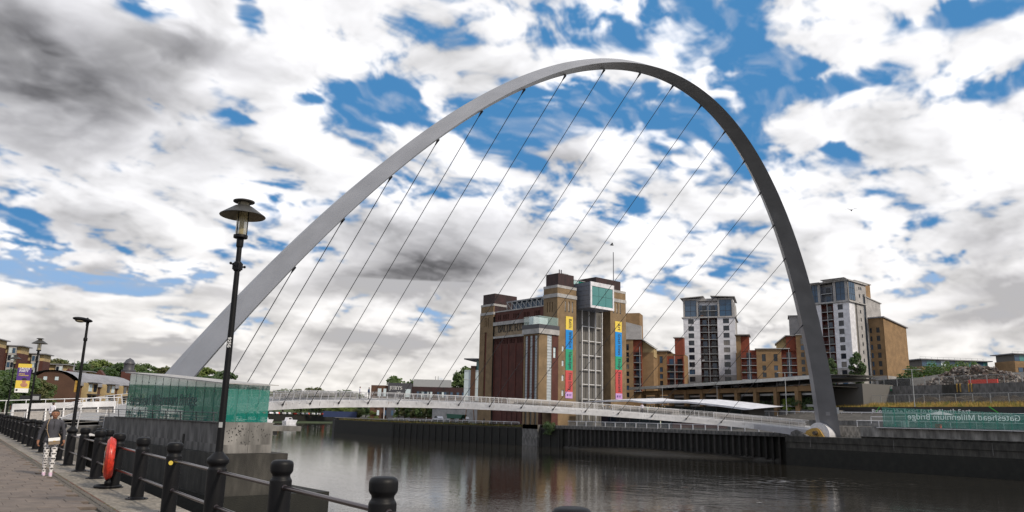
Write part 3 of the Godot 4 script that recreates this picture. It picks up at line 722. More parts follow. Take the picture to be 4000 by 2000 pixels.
# ---------- the north pier, its glass hall and the link from the quay ----------
func slabs_wall(p: Node, a: Vector3, b: Vector3, y0: float, y1: float, w: float, th: float, m: Material, jm := 0.015) -> void:
	# a row of upright concrete panels from a to b with open joints
	var d := b - a; var n := maxi(1, int(round(d.length() / w))); var u := d / n
	var r := atan2(-u.z, u.x)
	for k in n:
		part(p, "panel", bm(Vector3.ZERO, Vector3(snappedf(u.length() - jm, 0.001), y1 - y0, th)), m, Transform3D(Basis(Vector3.UP, r), a + u * (k + 0.5) + Vector3(0, (y0 + y1) / 2, 0)))
func make_north_pier() -> void:
	var t := thing("north_pier", "stained concrete river pier below the green glass hall", "pier")
	var b := MB.new(); b.lohi(Vector3(14.95, -0.43, -64.5), Vector3(17.15, 1.02, -39.2)); part(t, "core", b.mesh(), M.concrete_dark)
	b = MB.new(); b.lohi(Vector3(17.15, -0.43, -64.5), Vector3(20.5, -0.4, -50)); part(t, "hinge_floor", b.mesh(), M.concrete_dirty)
	slabs_wall(t, Vector3(14.86, 0, -64.4), Vector3(14.86, 0, -39.1), -0.43, 1.08, 1.65, 0.16, M.concrete_dirty)
	slabs_wall(t, Vector3(14.78, 0, -39.08), Vector3(17.34, 0, -39.08), -0.43, 1.08, 1.28, 0.16, M.concrete)
	b = MB.new(); b.lohi(Vector3(14.7, 1.08, -60), Vector3(17.4, 1.12, -39.0)); part(t, "capping", b.mesh(), M.concrete)
	b = MB.new()
	b.lohi(Vector3(14.6, -2.5, -66), Vector3(18.2, -0.45, -38.8)); part(t, "plinth", b.mesh(), M.concrete_dark)
	b = MB.new(); b.lohi(Vector3(14.5, -8, -66.2), Vector3(20.7, -2.5, -38.65)); part(t, "footing", b.mesh(), M.weed_wall)
	b = MB.new(); b.lohi(Vector3(17.36, 0.55, -47.5), Vector3(21.6, 0.85, -44.5)); b.lohi(Vector3(17.36, 0.3, -47.2), Vector3(20.2, 0.55, -44.8)); part(t, "fender_ledge", b.mesh(), M.concrete)
	# dark drips of soot and tar splashed on the end panels
	rng.seed = 15
	b = MB.new()
	for k in 90:
		var x := 14.9 + rng.randf() * 2.3; var y := -0.3 + pow(rng.randf(), 0.6) * 1.3
		if rng.randf() < 0.35: x = 15.5 + rng.randfn(0, 0.25); y = 0.75 + rng.randfn(0, 0.14)
		if x < 14.85 or x > 17.3 or y > 1.04 or y < -0.4: continue
		b.sphere(Vector3(x, y, -39.0), Vector3(1, rng.randf_range(0.8, 1.6), 0.2) * rng.randf_range(0.008, 0.034), 7, 5)
	part(t, "tar_spots", b.mesh(), M.mark_black).set_meta("kind", "stuff")
	b = MB.new()
	for s in [-0.1, 0.1]: b.lohi(Vector3(14.74, -0.3, -45.0 + s - 0.02), Vector3(14.77, 0.35, -45.0 + s + 0.02))
	for y in [-0.25, -0.05, 0.15, 0.33]: b.lohi(Vector3(14.735, y, -45.1), Vector3(14.76, y + 0.04, -44.9))
	part(t, "wall_ladder", b.mesh(), M.concrete_dark)
	# glass hall
	var g := thing("glass_hall", "green glass-walled hall with a sloping roof on the north pier", "glass pavilion")
	var zs := []
	for k in 13: zs.append(-57.8 + k * 1.5)
	zs[12] = -39.5
	for k in 12:
		var z0: float = zs[k]; var z1: float = zs[k + 1]
		var h0 := lerpf(4.1, 3.06, (z0 + 57.8) / 18.3); var h1 := lerpf(4.1, 3.06, (z1 + 57.8) / 18.3)
		for s in 2:
			var x: float = [14.9, 17.2][s]
			b = MB.new()
			b.prism(PackedVector2Array([Vector2(z0 + 0.012, 1.13), Vector2(z1 - 0.012, 1.13), Vector2(z1 - 0.012, h1), Vector2(z0 + 0.012, h0)]), -0.008, 0.008, Transform3D(Basis(Vector3(0, 0, 1), Vector3(0, 1, 0), Vector3(-1, 0, 0)), Vector3(x, 0, 0)))
			var p := part(g, "glass_pane", b.mesh(), M.glass_green)
			b = MB.new()
			for y in [1.7, h1 - 0.45]: b.cyl(Vector3(x - 0.02, y, z1), Vector3(x + 0.02, y, z1), 0.055, 0.055, 10)
			if s == 0: part(p, "clamp", b.mesh(), M.dark_steel)
	for k in 4:
		b = MB.new(); b.lohi(Vector3(14.92 + k * 0.57, 1.13, -39.508), Vector3(15.475 + k * 0.57, 3.05, -39.492))
		part(g, "end_pane", b.mesh(), M.glass_green)
		b = MB.new(); b.lohi(Vector3(14.92 + k * 0.57, 1.13, -57.81), Vector3(15.475 + k * 0.57, 4.08, -57.79)); part(g, "end_pane", b.mesh(), M.glass_green)
	b = MB.new()
	b.prism(PackedVector2Array([Vector2(-58.4, 4.16), Vector2(-39.2, 3.06), Vector2(-39.2, 3.1), Vector2(-58.4, 4.22)]), -1.5, 1.4, Transform3D(Basis(Vector3(0, 0, 1), Vector3(0, 1, 0), Vector3(-1, 0, 0)), Vector3(16.05, 0, 0)))
	part(g, "roof", b.mesh(), M.stone_band)
	for k in 5:
		b = MB.new(); b.cyl(Vector3(16.05, 1.1, -55.5 + k * 3.6), Vector3(16.05, 3.0, -55.5 + k * 3.6), 0.06, 0.06, 10); part(g, "column", b.mesh(), M.galv)
	for k in 13:
		b = MB.new(); b.lohi(Vector3(14.885, 1.13, zs[k] - 0.014), Vector3(14.93, lerpf(4.1, 3.06, k / 12.0) - 0.02, zs[k] + 0.014))
		part(g, "joint", b.mesh(), M.frost_dark)
	text_part(g, "lettering", "Gateshead Millennium Bridge", 0.62, 0.01, M.frost_dark, Transform3D(Basis(Vector3.UP, -PI / 2), Vector3(14.87, 1.72, -57.3)), false).scale = Vector3(1.17, 1, 1)
	b = MB.new(); b.lohi(Vector3(15.6, 1.12, -50), Vector3(16.7, 1.9, -44)); part(g, "machinery_housing", b.mesh(), M.galv)
	# link deck from the promenade
	var l := thing("link_walkway", "concrete walkway linking the quayside to the north pier", "walkway")
	b = MB.new(); b.prism(PackedVector2Array([Vector2(7.6, -0.55), Vector2(15, -0.1), Vector2(15, 0.45), Vector2(7.6, 0.0)]), -72.0, -63.0); part(l, "deck", b.mesh(), M.concrete_dirty)
	var rl := thing("walkway_railing", "white steel railing with leaning posts along the near side of the walkway", "railing")
	for k in 5:
		var x := 7.9 + k * 1.72; var y := lerpf(0.0, 0.45, (x - 7.6) / 7.4)
		b = MB.new(); b.bar(Vector3(x, y - 0.25, -62.95), Vector3(x + 0.05, y + 1.14, -62.75), 0.07, 0.12); part(rl, "post", b.mesh(), M.bridge_white)
	for k in 5:
		b = MB.new(); b.cyl(Vector3(7.6, 1.16 - k * 0.22, -62.75 - k * 0.03), Vector3(15.0, 1.62 - k * 0.22, -62.75 - k * 0.03), 0.028 if k == 0 else 0.014, 0.028 if k == 0 else 0.014, 8); part(rl, "rail", b.mesh(), M.screen_steel)
	for k in 4:   # the same rail runs on along the landward face of the glass hall
		b = MB.new(); b.cyl(Vector3(14.55, 1.62 - k * 0.16, -63), Vector3(14.55, 1.58 - k * 0.16, -39.6), 0.022 if k == 0 else 0.01, 0.022 if k == 0 else 0.01, 8); part(rl, "rail", b.mesh(), M.dark_steel)
	for k in 9:
		b = MB.new(); b.bar(Vector3(14.62, 1.1, -61.0 + k * 2.6), Vector3(14.55, 1.62, -61.0 + k * 2.6), 0.04, 0.05); part(rl, "post", b.mesh(), M.dark_steel)
	# white bench screens on the far side of the link
	var n := 0
	for a in [[7.0, 8.7], [9.95, 17.4]]:
		var sc := thing("bench_screen", ["short white curved screen at the landward end of the walkway", "long white curved screen along the far side of the walkway"][n], "screen", Transform3D(), "white screens beside the walkway")
		var u := Transform3D(Basis(), Vector3(0, 0, -71.0))
		var y0 := lerpf(0.0, 0.45, (a[0] - 7.6) / 7.4); var y1 := lerpf(0.0, 0.45, (a[1] - 7.6) / 7.4)
		b = MB.new(); b.prism(PackedVector2Array([Vector2(a[0], y0 + 1.25), Vector2(a[1], y1 + 1.25), Vector2(a[1], y1 + 1.7), Vector2(a[0], y0 + 1.7)]), -0.1, 0.22, u); part(sc, "top_beam", b.mesh(), M.bridge_white)
		b = MB.new(); b.prism(PackedVector2Array([Vector2(a[0] + 0.1, y0 + 0.1), Vector2(a[1], y1 + 0.1), Vector2(a[1], y1 + 1.25), Vector2(a[0] + 0.1, y0 + 1.25)]), -0.06, 0.0, u); part(sc, "back_plate", b.mesh(), M.screen_steel)
		b = MB.new()
		b.prism(PackedVector2Array([Vector2(a[0], y0), Vector2(a[0] + 0.16, y0), Vector2(a[0] + 0.16, y0 + 1.7), Vector2(a[0], y0 + 1.7)]), -0.1, 0.5, u); part(sc, "end_fin", b.mesh(), M.bridge_white)
		var k := 0
		var xx: float = a[0] + 1.1
		while xx < a[1]:
			var yy := lerpf(0.0, 0.45, (xx - 7.6) / 7.4)
			b = MB.new(); b.bar(Vector3(xx, yy, -70.55), Vector3(xx, yy + 1.25, -70.85), 0.1, 0.16); part(sc, "rib", b.mesh(), M.bridge_white)
			xx += 1.25
		n += 1
	var tr := thing("upper_handrail", "thin white handrail rising above the white screens", "railing")
	b = MB.new(); b.cyl(Vector3(6.5, 1.9, -72.0), Vector3(18.0, 2.62, -72.0), 0.035, 0.035, 8); part(tr, "rail", b.mesh(), M.bridge_white)
	for k in 9:
		b = MB.new(); b.bar(Vector3(7.0 + k * 1.35, 0.0, -71.95), Vector3(7.0 + k * 1.35, 1.93 + k * 0.084, -72.0), 0.05, 0.05); part(tr, "post", b.mesh(), M.bridge_white)
	# white moored boat seen below the link railing
	var mb := thing("moored_barge", "white moored barge with a long low cabin behind the walkway railing", "boat", at(21.5, -5.0, -98, 0.15))
	b = MB.new(); b.prism(PackedVector2Array([Vector2(-6, 3.6), Vector2(6.5, 3.6), Vector2(5.8, -0.6), Vector2(-5.4, -0.6)]), -2, 2); part(mb, "hull", b.mesh(), M.concrete_dirty)
	b = MB.new(); b.lohi(Vector3(-5.2, 3.6, -1.6), Vector3(5.6, 5.4, 1.6)); part(mb, "cabin", b.mesh(), M.bridge_white)
	b = MB.new(); b.lohi(Vector3(-5.5, 5.4, -1.8), Vector3(5.9, 5.58, 1.8)); part(mb, "cabin_roof", b.mesh(), M.screen_steel)
	for x in [-4.4, -2.2, -0.9, 3.9]: part(mb, "window", bm(Vector3(x, 4.6, 1.6), Vector3(0.9 if x != -2.2 else 0.55, 0.6 if x != -2.2 else 1.3, 0.06)), M.pane)

# ---------- the tilting bridge ----------
const CX := 69.99
const CZ := -42.35
const RD := 54.59
func deck_y(th: float) -> float:
	return 3.76 - 2.2 * (th - 0.03) * (th - 0.03)
func dp(th: float, r: float, y: float) -> Vector3:
	return Vector3(CX + r * sin(th), deck_y(th) + y, CZ - r * cos(th))
func deck_sweep(sec: Array, a: float, e: float, n: int) -> ArrayMesh:   # sec: closed [r offset, y offset] outline, counter-clockwise seen along +th
	var b := MB.new()
	for k in n:
		var t0 := a + (e - a) * k / n; var t1 := a + (e - a) * (k + 1) / n
		for j in sec.size():
			var p: Vector2 = sec[j]; var q: Vector2 = sec[(j + 1) % sec.size()]
			b.quad(dp(t0, RD + p.x, p.y), dp(t0, RD + q.x, q.y), dp(t1, RD + q.x, q.y), dp(t1, RD + p.x, p.y))
	return b.mesh()
func arch_frame(t: float) -> Array:
	var s := 2.0 * t / 105.0; var H := 43.478 * ((1.0 - s * s) + 0.0322 * s * s * (1.0 - s * s))
	var dH := 43.478 * (-2.0 * s + 0.0322 * (2.0 * s - 4.0 * s * s * s)) * 2.0 / 105.0
	var ph := 0.2326
	var up := Vector3(0, cos(ph), sin(ph)); var nf := Vector3(0, -sin(ph), cos(ph))
	var o := (Vector3(-dH, 0, 0) + up).normalized()
	var tn := (Vector3(1, 0, 0) + up * dH).normalized()
	return [Vector3(69.99, -0.313, -62.24) + Vector3(t, 0, 0) + up * H, nf, o, tn, s]
func arch_pt(t: float, k: int) -> Vector3:
	var f := arch_frame(t); var s2: float = f[4] * f[4]
	var ab: Array = [[1.83 + 1.01 * s2, 0.72 + 0.37 * s2], [-0.33 - 0.11 * s2, 1.40], [-1.08 - 0.41 * s2, 1.21 + 0.5 * s2 - 0.3], [-0.11 + 0.30 * s2, 0.13 - 0.24 * s2]][k]
	return f[0] + f[1] * ab[0] + f[2] * ab[1]
func make_bridge() -> void:
	var br := thing("tilting_footbridge", "white arched footbridge with a curved deck hung on thin cables", "bridge")
	var b := MB.new()
	var N := 170
	for i in N:
		var t0 := -52.5 + 105.0 * i / N; var t1 := -52.5 + 105.0 * (i + 1) / N
		for k in 4:
			var j := (k + 1) % 4
			var a := arch_pt(t0, k); var c := arch_pt(t1, k); var d := arch_pt(t1, j); var e := arch_pt(t0, j)
			var n0 := (e - a).cross(arch_frame(t0)[3]).normalized(); var n1 := (d - c).cross(arch_frame(t1)[3]).normalized()
			var mid := (a + e) * 0.5 - (arch_pt(t0, 0) + arch_pt(t0, 1) + arch_pt(t0, 2) + arch_pt(t0, 3)) * 0.25
			if n0.dot(mid) < 0.0: n0 = -n0
			if n1.dot(mid) < 0.0: n1 = -n1
			if (c - a).cross(d - a).dot(n0) > 0.0: b.quadn(a, c, d, e, n0, n1, n1, n0)
			else: b.quadn(a, e, d, c, n0, n0, n1, n1)
	part(br, "arch", b.mesh(), M.arch_paint)
	b = MB.new()
	for k in 4: b.cyl(arch_pt(13.0 + k * 0.12, 1), arch_pt(13.0 + k * 0.12, 1) + Vector3(0, 0.35 + 0.2 * (k % 2), 0), 0.16, 0.1, 8)
	part(br, "beacon", b.mesh(), M.dark_steel)
	# access hatch low on the far leg
	var hp := (arch_pt(50.2, 0) + arch_pt(50.2, 3)) * 0.5; var hu := arch_frame(50.2)
	var hn: Vector3 = (arch_pt(50.2, 3) - arch_pt(50.2, 0)).cross(hu[3]).normalized()
	if hn.z < 0: hn = -hn
	var hs := (hu[3] as Vector3).cross(hn).normalized()
	b = MB.new(); b.box(hp + hn * 0.01, Vector3(0.62, 0.68, 0.03), Basis(hs, -hu[3], hn)); part(br, "access_hatch", b.mesh(), M.bridge_grey)
	# deck: box girder with a clean inner fascia
	var A := -1.19; var E2 := 1.185
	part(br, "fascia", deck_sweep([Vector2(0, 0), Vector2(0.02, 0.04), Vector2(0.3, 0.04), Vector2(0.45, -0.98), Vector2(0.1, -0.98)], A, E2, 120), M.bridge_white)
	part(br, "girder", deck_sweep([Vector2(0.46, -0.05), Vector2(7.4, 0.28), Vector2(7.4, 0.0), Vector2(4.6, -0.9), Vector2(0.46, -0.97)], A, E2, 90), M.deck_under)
	part(br, "floor", deck_sweep([Vector2(0.32, 0.05), Vector2(0.32, 0.0), Vector2(7.3, 0.29), Vector2(7.3, 0.34)], A, E2, 90), M.deck_floor)
	part(br, "outer_fascia", deck_sweep([Vector2(7.42, 0.4), Vector2(7.55, 0.4), Vector2(7.5, -0.1), Vector2(7.42, -0.1)], A, E2, 90), M.bridge_white)
	var dth := 0.107424
	# haunches where the deck meets the hinges
	for s in [-1.0, 1.0]:
		b = MB.new()
		for k in 12:
			var t0: float = s * (1.02 + 0.185 * k / 12.0); var t1: float = s * (1.02 + 0.185 * (k + 1) / 12.0)
			var g0 := -0.99 - 0.55 * k / 12.0; var g1 := -0.99 - 0.55 * (k + 1) / 12.0
			var P := [dp(t0, RD + 0.01, -0.2), dp(t1, RD - 0.05, -0.2), dp(t1, RD + 0.05, g1), dp(t0, RD + 0.09, g0)]
			if s > 0: b.quad(P[3], P[2], P[1], P[0])
			else: b.quad(P[0], P[1], P[2], P[3])
		part(br, "haunch", b.mesh(), M.bridge_grey)
	# railings: inner and outer posts, five rails each
	var pm := MB.new(); pm.bar(Vector3(0, -0.32, 0.03), Vector3(0, 0.0, -0.06), 0.07, 0.1); pm.bar(Vector3(0, 0.0, -0.06), Vector3(0, 0.97, 0.16), 0.055, 0.09)
	var post := pm.mesh()
	for i in range(-43, 44):
		var th := (i + 0.5) * dth / 4.0 + 0.0096
		if absf(th) > 1.16: continue
		part(br, "railing_post", post, M.bridge_white, Transform3D(Basis(Vector3.UP, -th), dp(th, RD, 0.0)))
		part(br, "outer_railing_post", post, M.bridge_white, Transform3D(Basis(Vector3.UP, PI - th), dp(th, RD + 7.35, 0.35)))
	for k in 5:
		var y := 0.97 - k * 0.2; var r := 0.03 if k == 0 else 0.018
		for o in 2:
			b = MB.new(); var pts := []
			for j in 81:
				var th := -1.17 + 2.34 * j / 80.0
				pts.append(dp(th, RD - 0.16 + k * 0.045 if o == 0 else RD + 7.5 - k * 0.04, y if o == 0 else y + 0.35))
			b.tube(pts, r, 6); part(br, "rail" if o == 0 else "outer_rail", b.mesh(), M.screen_steel if k > 0 else M.bridge_white)
	# middle railing between the two paths
	for k in 3:
		b = MB.new(); var pts := []
		for j in 81: pts.append(dp(-1.17 + 2.34 * j / 80.0, RD + 3.0, 1.12 - k * 0.3))
		b.tube(pts, 0.018, 5); part(br, "middle_rail", b.mesh(), M.screen_steel)
	for i in range(-21, 22):
		var th := i * dth / 2.0
		b = MB.new(); b.bar(Vector3(0, 0.15, 0), Vector3(0, 1.13, 0.12), 0.05, 0.07)
		if absf(th) < 1.15: part(br, "middle_post", b.mesh(), M.bridge_white, Transform3D(Basis(Vector3.UP, -th), dp(th, RD + 3.0, 0.0)))
	# slatted wind screens with seats behind
	for a in [[-0.55, -0.325], [-0.315, -0.255], [0.255, 0.485], [0.595, 0.80], [0.905, 1.165]]:
		var sc := part(br, "wind_screen", deck_sweep([Vector2(2.35, 1.12), Vector2(2.35, 1.2), Vector2(2.6, 1.2), Vector2(2.6, 1.12)], a[0], a[1], 16), M.bridge_white)
		for k in 7: part(sc, "slat", deck_sweep([Vector2(2.4, 0.22 + k * 0.125), Vector2(2.4, 0.3 + k * 0.125), Vector2(2.46, 0.3 + k * 0.125), Vector2(2.46, 0.22 + k * 0.125)], a[0], a[1], 12), M.screen_steel)
		b = MB.new(); var nn := int((a[1] - a[0]) / 0.045)
		for k in nn + 1: b.bar(dp(a[0] + (a[1] - a[0]) * k / maxi(nn, 1), RD + 2.5, 0.1), dp(a[0] + (a[1] - a[0]) * k / maxi(nn, 1), RD + 2.5, 1.13), 0.06, 0.06)
		part(sc, "stanchions", b.mesh(), M.bridge_white)
		part(sc, "seat", deck_sweep([Vector2(1.75, 0.5), Vector2(1.75, 0.56), Vector2(2.3, 0.56), Vector2(2.3, 0.5)], a[0] + 0.02, a[1] - 0.02, 10), M.dark_steel)
	# fascia joints and rust streaks
	b = MB.new()
	for i in range(-10, 11): 
		var th := i * dth + 0.03
		b.bar(dp(th, RD - 0.003, 0.0), dp(th, RD + 0.097, -0.97), 0.02, 0.012)
	part(br, "fascia_joints", b.mesh(), M.bridge_grey)
	rng.seed = 19
	for k in 26:
		var th := rng.randf_range(-0.7, 1.0); var l := rng.randf_range(0.12, 0.5)
		b = MB.new(); b.bar(dp(th, RD + 0.02, -0.2), dp(th, RD + 0.02 + l * 0.1, -0.2 - l), rng.randf_range(0.02, 0.08), 0.012); part(br, "rust_stain", b.mesh(), M.concrete_dirty if k % 3 else M.container_rust)
	# cables
	var al := [0.0]; var ts := [-52.5]
	for k in 800:
		var p0: Vector3 = arch_frame(-52.5 + 105.0 * k / 800)[0]; var p1: Vector3 = arch_frame(-52.5 + 105.0 * (k + 1) / 800)[0]
		al.append(al[-1] + p0.distance_to(p1)); ts.append(-52.5 + 105.0 * (k + 1) / 800)
	var half: float = al[-1] / 2
	for i in 18:
		var want := half + (i - 8.5) * 6.1187 - 2.095
		var k := al.bsearch(want)
		var t: float = ts[k]
		var top := arch_pt(t, 3); var th := (i + 1 - 9.5) * dth + 0.00964
		var an := dp(th, RD - 0.06, -0.38 + 0.0)
		b = MB.new(); b.cyl(an, top, 0.038, 0.038, 8, false)
		var c := part(br, "cable", b.mesh(), M.cable)
		b = MB.new(); b.sphere(an, Vector3.ONE * 0.14, 12, 8); b.cyl(an, an + (top - an).normalized() * 0.7, 0.08, 0.05, 8); part(c, "anchor", b.mesh(), M.cable)
		b = MB.new(); b.cyl(top + (an - top).normalized() * 0.8, top, 0.04, 0.14, 8); part(c, "socket", b.mesh(), M.dark_steel)
	# hinge drums at the feet, and the yellow bearing brackets that carry them
	for s in 2:
		var x: float = [17.4, 120.72][s]; var x1: float = [19.4, 123.6][s]
		b = MB.new()
		b.cyl(Vector3(x, 0.1, -61.7), Vector3(x1, 0.1, -61.7), 1.8, 1.8, 40)
		part(br, "hinge_drum", b.mesh(), M.drum)
	var by := thing("bearing_bracket", "yellow bolted steel bracket holding the bridge's hinge pin on the far pier", "bracket")
	b = MB.new()
	b.prism(PackedVector2Array([Vector2(-60.4, -0.75), Vector2(-61.3, 0.75), Vector2(-61.8, 1.05), Vector2(-62.6, 0.95), Vector2(-63.6, 0.5), Vector2(-63.75, 0.05), Vector2(-62.7, -0.75)]), -0.18, 0.18, Transform3D(Basis(Vector3(0, 0, 1), Vector3(0, 1, 0), Vector3(-1, 0, 0)), Vector3(120.4, 0, 0)))
	part(by, "side_plate", b.mesh(), M.yellow_steel)
	b = MB.new(); b.bar(Vector3(120.2, 0.0, -64.1), Vector3(120.2, -0.75, -62.6), 0.7, 0.14); part(by, "flange", b.mesh(), M.yellow_steel)
	for k in 4:
		b = MB.new(); b.cyl(Vector3(119.95, -0.02 - k * 0.17, -63.75 + k * 0.34), Vector3(120.05, 0.2 - k * 0.17, -63.7 + k * 0.34), 0.09, 0.09, 8); part(by, "bolt", b.mesh(), M.yellow_steel)
	b = MB.new(); b.cyl(Vector3(120.2, 0.22, -61.85), Vector3(119.4, 0.22, -61.85), 0.34, 0.3, 20); part(by, "pin", b.mesh(), M.pin_steel)
	b = MB.new(); b.cyl(Vector3(120.23, 0.22, -61.85), Vector3(120.1, 0.22, -61.85), 0.5, 0.5, 24); part(by, "pin_collar", b.mesh(), M.yellow_steel)
	for k in 12:
		b = MB.new(); b.sphere(Vector3(120.09, 0.22 + sin(k * TAU / 12) * 0.43, -61.85 + cos(k * TAU / 12) * 0.43), Vector3.ONE * 0.04, 6, 4); part(by, "collar_bolt", b.mesh(), M.yellow_steel)

# ---------- the south pier ----------
func make_south_pier() -> void:
	var t := thing("south_pier", "dark stained concrete pier at the foot of the arch on the right", "pier")
	var b := MB.new(); b.lohi(Vector3(118.4, -1.3, -66.4), Vector3(127.0, -0.36, 10)); part(t, "upper_course", b.mesh(), M.concrete_dark)
	b = MB.new(); b.lohi(Vector3(118.55, -2.3, -66.3), Vector3(127.0, -1.32, 10)); part(t, "lower_course", b.mesh(), M.concrete_dark)
	b = MB.new(); b.lohi(Vector3(118.5, -9, -66.35), Vector3(127.0, -2.32, 10)); part(t, "footing", b.mesh(), M.weed_wall)
	for k in 5: part(t, "rust_streak", bm(Vector3(118.38, -1.2, -62 + k * 13.0), Vector3(0.03, 1.6, 0.07)), M.concrete_dirty)
	b = MB.new(); b.lohi(Vector3(119.0, -0.36, -54.0), Vector3(127.0, 1.35, 8)); part(t, "core", b.mesh(), M.concrete_dark)
	slabs_wall(t, Vector3(118.85, 0, -54.0), Vector3(118.85, 0, 2), -0.05, 1.4, 1.45, 0.2, M.concrete)
	b = MB.new(); b.lohi(Vector3(118.1, 1.3, -51.2), Vector3(118.8, 1.38, 2)); part(t, "ledge_strip", b.mesh(), M.bridge_white)
	for k in 12: part(t, "ledge_bracket", bm(Vector3(118.45, 1.2, -50.5 + k * 3.4), Vector3(0.6, 0.18, 0.05)), M.concrete_dirty)
	slabs_wall(t, Vector3(124.6, 0, -60.6), Vector3(124.6, 0, -54.0), -0.36, 1.35, 1.3, 0.3, M.concrete_pale)
	b = MB.new(); b.prism(PackedVector2Array([Vector2(-67.2, -0.36), Vector2(-64.9, 0.66), Vector2(-62.8, -0.36)]), -0.8, 0.8, Transform3D(Basis(Vector3(0, 0, 1), Vector3(0, 1, 0), Vector3(-1, 0, 0)), Vector3(120.1, 0, 0))); part(t, "bearing_plinth", b.mesh(), M.concrete_dirty)
	# glass screen with the bridge's name, read from behind
	var g := thing("glass_screen", "long green glass screen with mirrored white lettering on the far pier", "glass screen")
	for k in 22:
		var z0 := -51.4 + k * 1.72; var z1 := z0 + 1.69
		var h0 := lerpf(4.4, 3.65, (z0 + 51.4) / 19.0); var h1 := lerpf(4.4, 3.65, (z1 + 51.4) / 19.0)
		if k > 13: h0 = maxf(h0, 3.3); h1 = maxf(h1, 3.3)
		b = MB.new(); b.prism(PackedVector2Array([Vector2(z0, 1.42), Vector2(z1, 1.42), Vector2(z1, h1), Vector2(z0, h0)]), -0.008, 0.008, Transform3D(Basis(Vector3(0, 0, 1), Vector3(0, 1, 0), Vector3(-1, 0, 0)), Vector3(121.0, 0, 0)))
		part(g, "glass_pane", b.mesh(), M.glass_green)
		b = MB.new(); b.lohi(Vector3(121.03, 1.4, z1 - 0.03), Vector3(121.32, h1 - 0.05, z1 + 0.03)); part(g, "glass_fin", b.mesh(), M.glass_green)
	part(g, "floor_channel", bm(Vector3(121.0, 1.4, -33), Vector3(0.2, 0.12, 40)), M.dark_steel)
	var tx := text_part(g, "lettering", "Gateshead Millennium Bridge", 0.72, 0.012, M.frost_text, Transform3D(Basis(Vector3.UP, PI / 2), Vector3(120.97, 2.42, -33.0)), false)
	tx.scale = Vector3(1.1, 1, 1)

# ---------- building kit ----------
func facing(x: float, y: float, z: float, dx: float, dz: float) -> Transform3D:   # local x along (dx, dz), local z outwards
	return Transform3D(Basis(Vector3.UP, atan2(-dz, dx)), Vector3(x, y, z))
func wall(parent: Node, called: String, m: Material, xf: Transform3D, x0: float, x1: float, y0: float, y1: float, holes := [], dep := 0.22) -> MeshInstance3D:
	# a wall face at local z = 0 with real openings; holes are [x, y, w, h]
	var xs := [x0, x1]; var ys := [y0, y1]
	for h in holes:
		for q in [h[0], h[0] + h[2]]: if not xs.has(q): xs.append(q)
		for q in [h[1], h[1] + h[3]]: if not ys.has(q): ys.append(q)
	xs.sort(); ys.sort()
	var b := MB.new()
	for i in xs.size() - 1:
		for j in ys.size() - 1:
			var cx: float = (xs[i] + xs[i + 1]) / 2; var cy: float = (ys[j] + ys[j + 1]) / 2
			var open := cx < x0 or cx > x1 or cy < y0 or cy > y1
			for h in holes:
				if cx > h[0] and cx < h[0] + h[2] and cy > h[1] and cy < h[1] + h[3]: open = true
			if not open: b.quad(Vector3(xs[i], ys[j], 0), Vector3(xs[i + 1], ys[j], 0), Vector3(xs[i + 1], ys[j + 1], 0), Vector3(xs[i], ys[j + 1], 0))
	for h in holes:
		var a := Vector3(h[0], h[1], 0); var c := Vector3(h[0] + h[2], h[1] + h[3], 0); var d := Vector3(0, 0, -dep)
		b.quad(a, Vector3(a.x, c.y, 0), Vector3(a.x, c.y, 0) + d, a + d)
		b.quad(Vector3(c.x, a.y, 0), Vector3(c.x, a.y, 0) + d, c + d, c)
		b.quad(a, a + d, Vector3(c.x, a.y, 0) + d, Vector3(c.x, a.y, 0))
		b.quad(Vector3(a.x, c.y, 0), c, c + d, Vector3(a.x, c.y, 0) + d)
	return part(parent, called, b.mesh(), m, xf)
func window(parent: Node, xf: Transform3D, h: Array, nx := 1, ny := 1, pane := "pane", frame := "frame_dark", dep := 0.2, fw := 0.06, called := "window") -> MeshInstance3D:
	var key := "w%.2f_%.2f_%d_%d_%.2f" % [h[2], h[3], nx, ny, fw]
	if not cache.has(key):
		var b := MB.new()
		var w: float = h[2]; var t: float = h[3]
		for k in nx + 1: b.box(Vector3(clampf(w * k / nx, fw / 2, w - fw / 2), t / 2, 0.03), Vector3(fw, t, 0.06))
		for k in ny + 1: b.box(Vector3(w / 2, clampf(t * k / ny, fw / 2, t - fw / 2), 0.03), Vector3(w - 0.01, fw, 0.055))
		cache[key] = b.mesh()
		b = MB.new(); b.quad(Vector3(0, 0, 0), Vector3(w, 0, 0), Vector3(w, t, 0), Vector3(0, t, 0)); cache[key + "p"] = b.mesh()
	var o := part(parent, called, cache[key], M[frame], xf * Transform3D(Basis(), Vector3(h[0], h[1], -dep)))
	var pk := pane
	if pane == "pane":
		var hs := posmod(int(h[0] * 37.0 + h[1] * 91.0) + parent.get_child_count() * 13, 10)
		pk = "pane_blue" if hs < 2 else ("pane_curtain" if hs == 5 else "pane")
	part(o, "pane", cache[key + "p"], M[pk], Transform3D(Basis(), Vector3(0, 0, 0.012)))
	return o
func glazed(parent: Node, called: String, m: Material, xf: Transform3D, x0: float, x1: float, y0: float, y1: float, holes: Array, nx := 1, ny := 1, pane := "pane", frame := "frame_dark", dep := 0.22) -> MeshInstance3D:
	var w := wall(parent, called, m, xf, x0, x1, y0, y1, holes, dep)
	for h in holes: window(parent, xf, h, nx, ny, pane, frame, dep - 0.02)
	return w
func slab(parent: Node, called: String, m: Material, xf: Transform3D, a: Vector3, c: Vector3) -> MeshInstance3D:
	var b := MB.new(); b.lohi(a, c)
	return part(parent, called, b.mesh(), m, xf)
func grid_holes(xs: Array, ys: Array, w: float, h: float) -> Array:
	var o := []
	for x in xs:
		for y in ys: o.append([x, y, w, h])
	return o
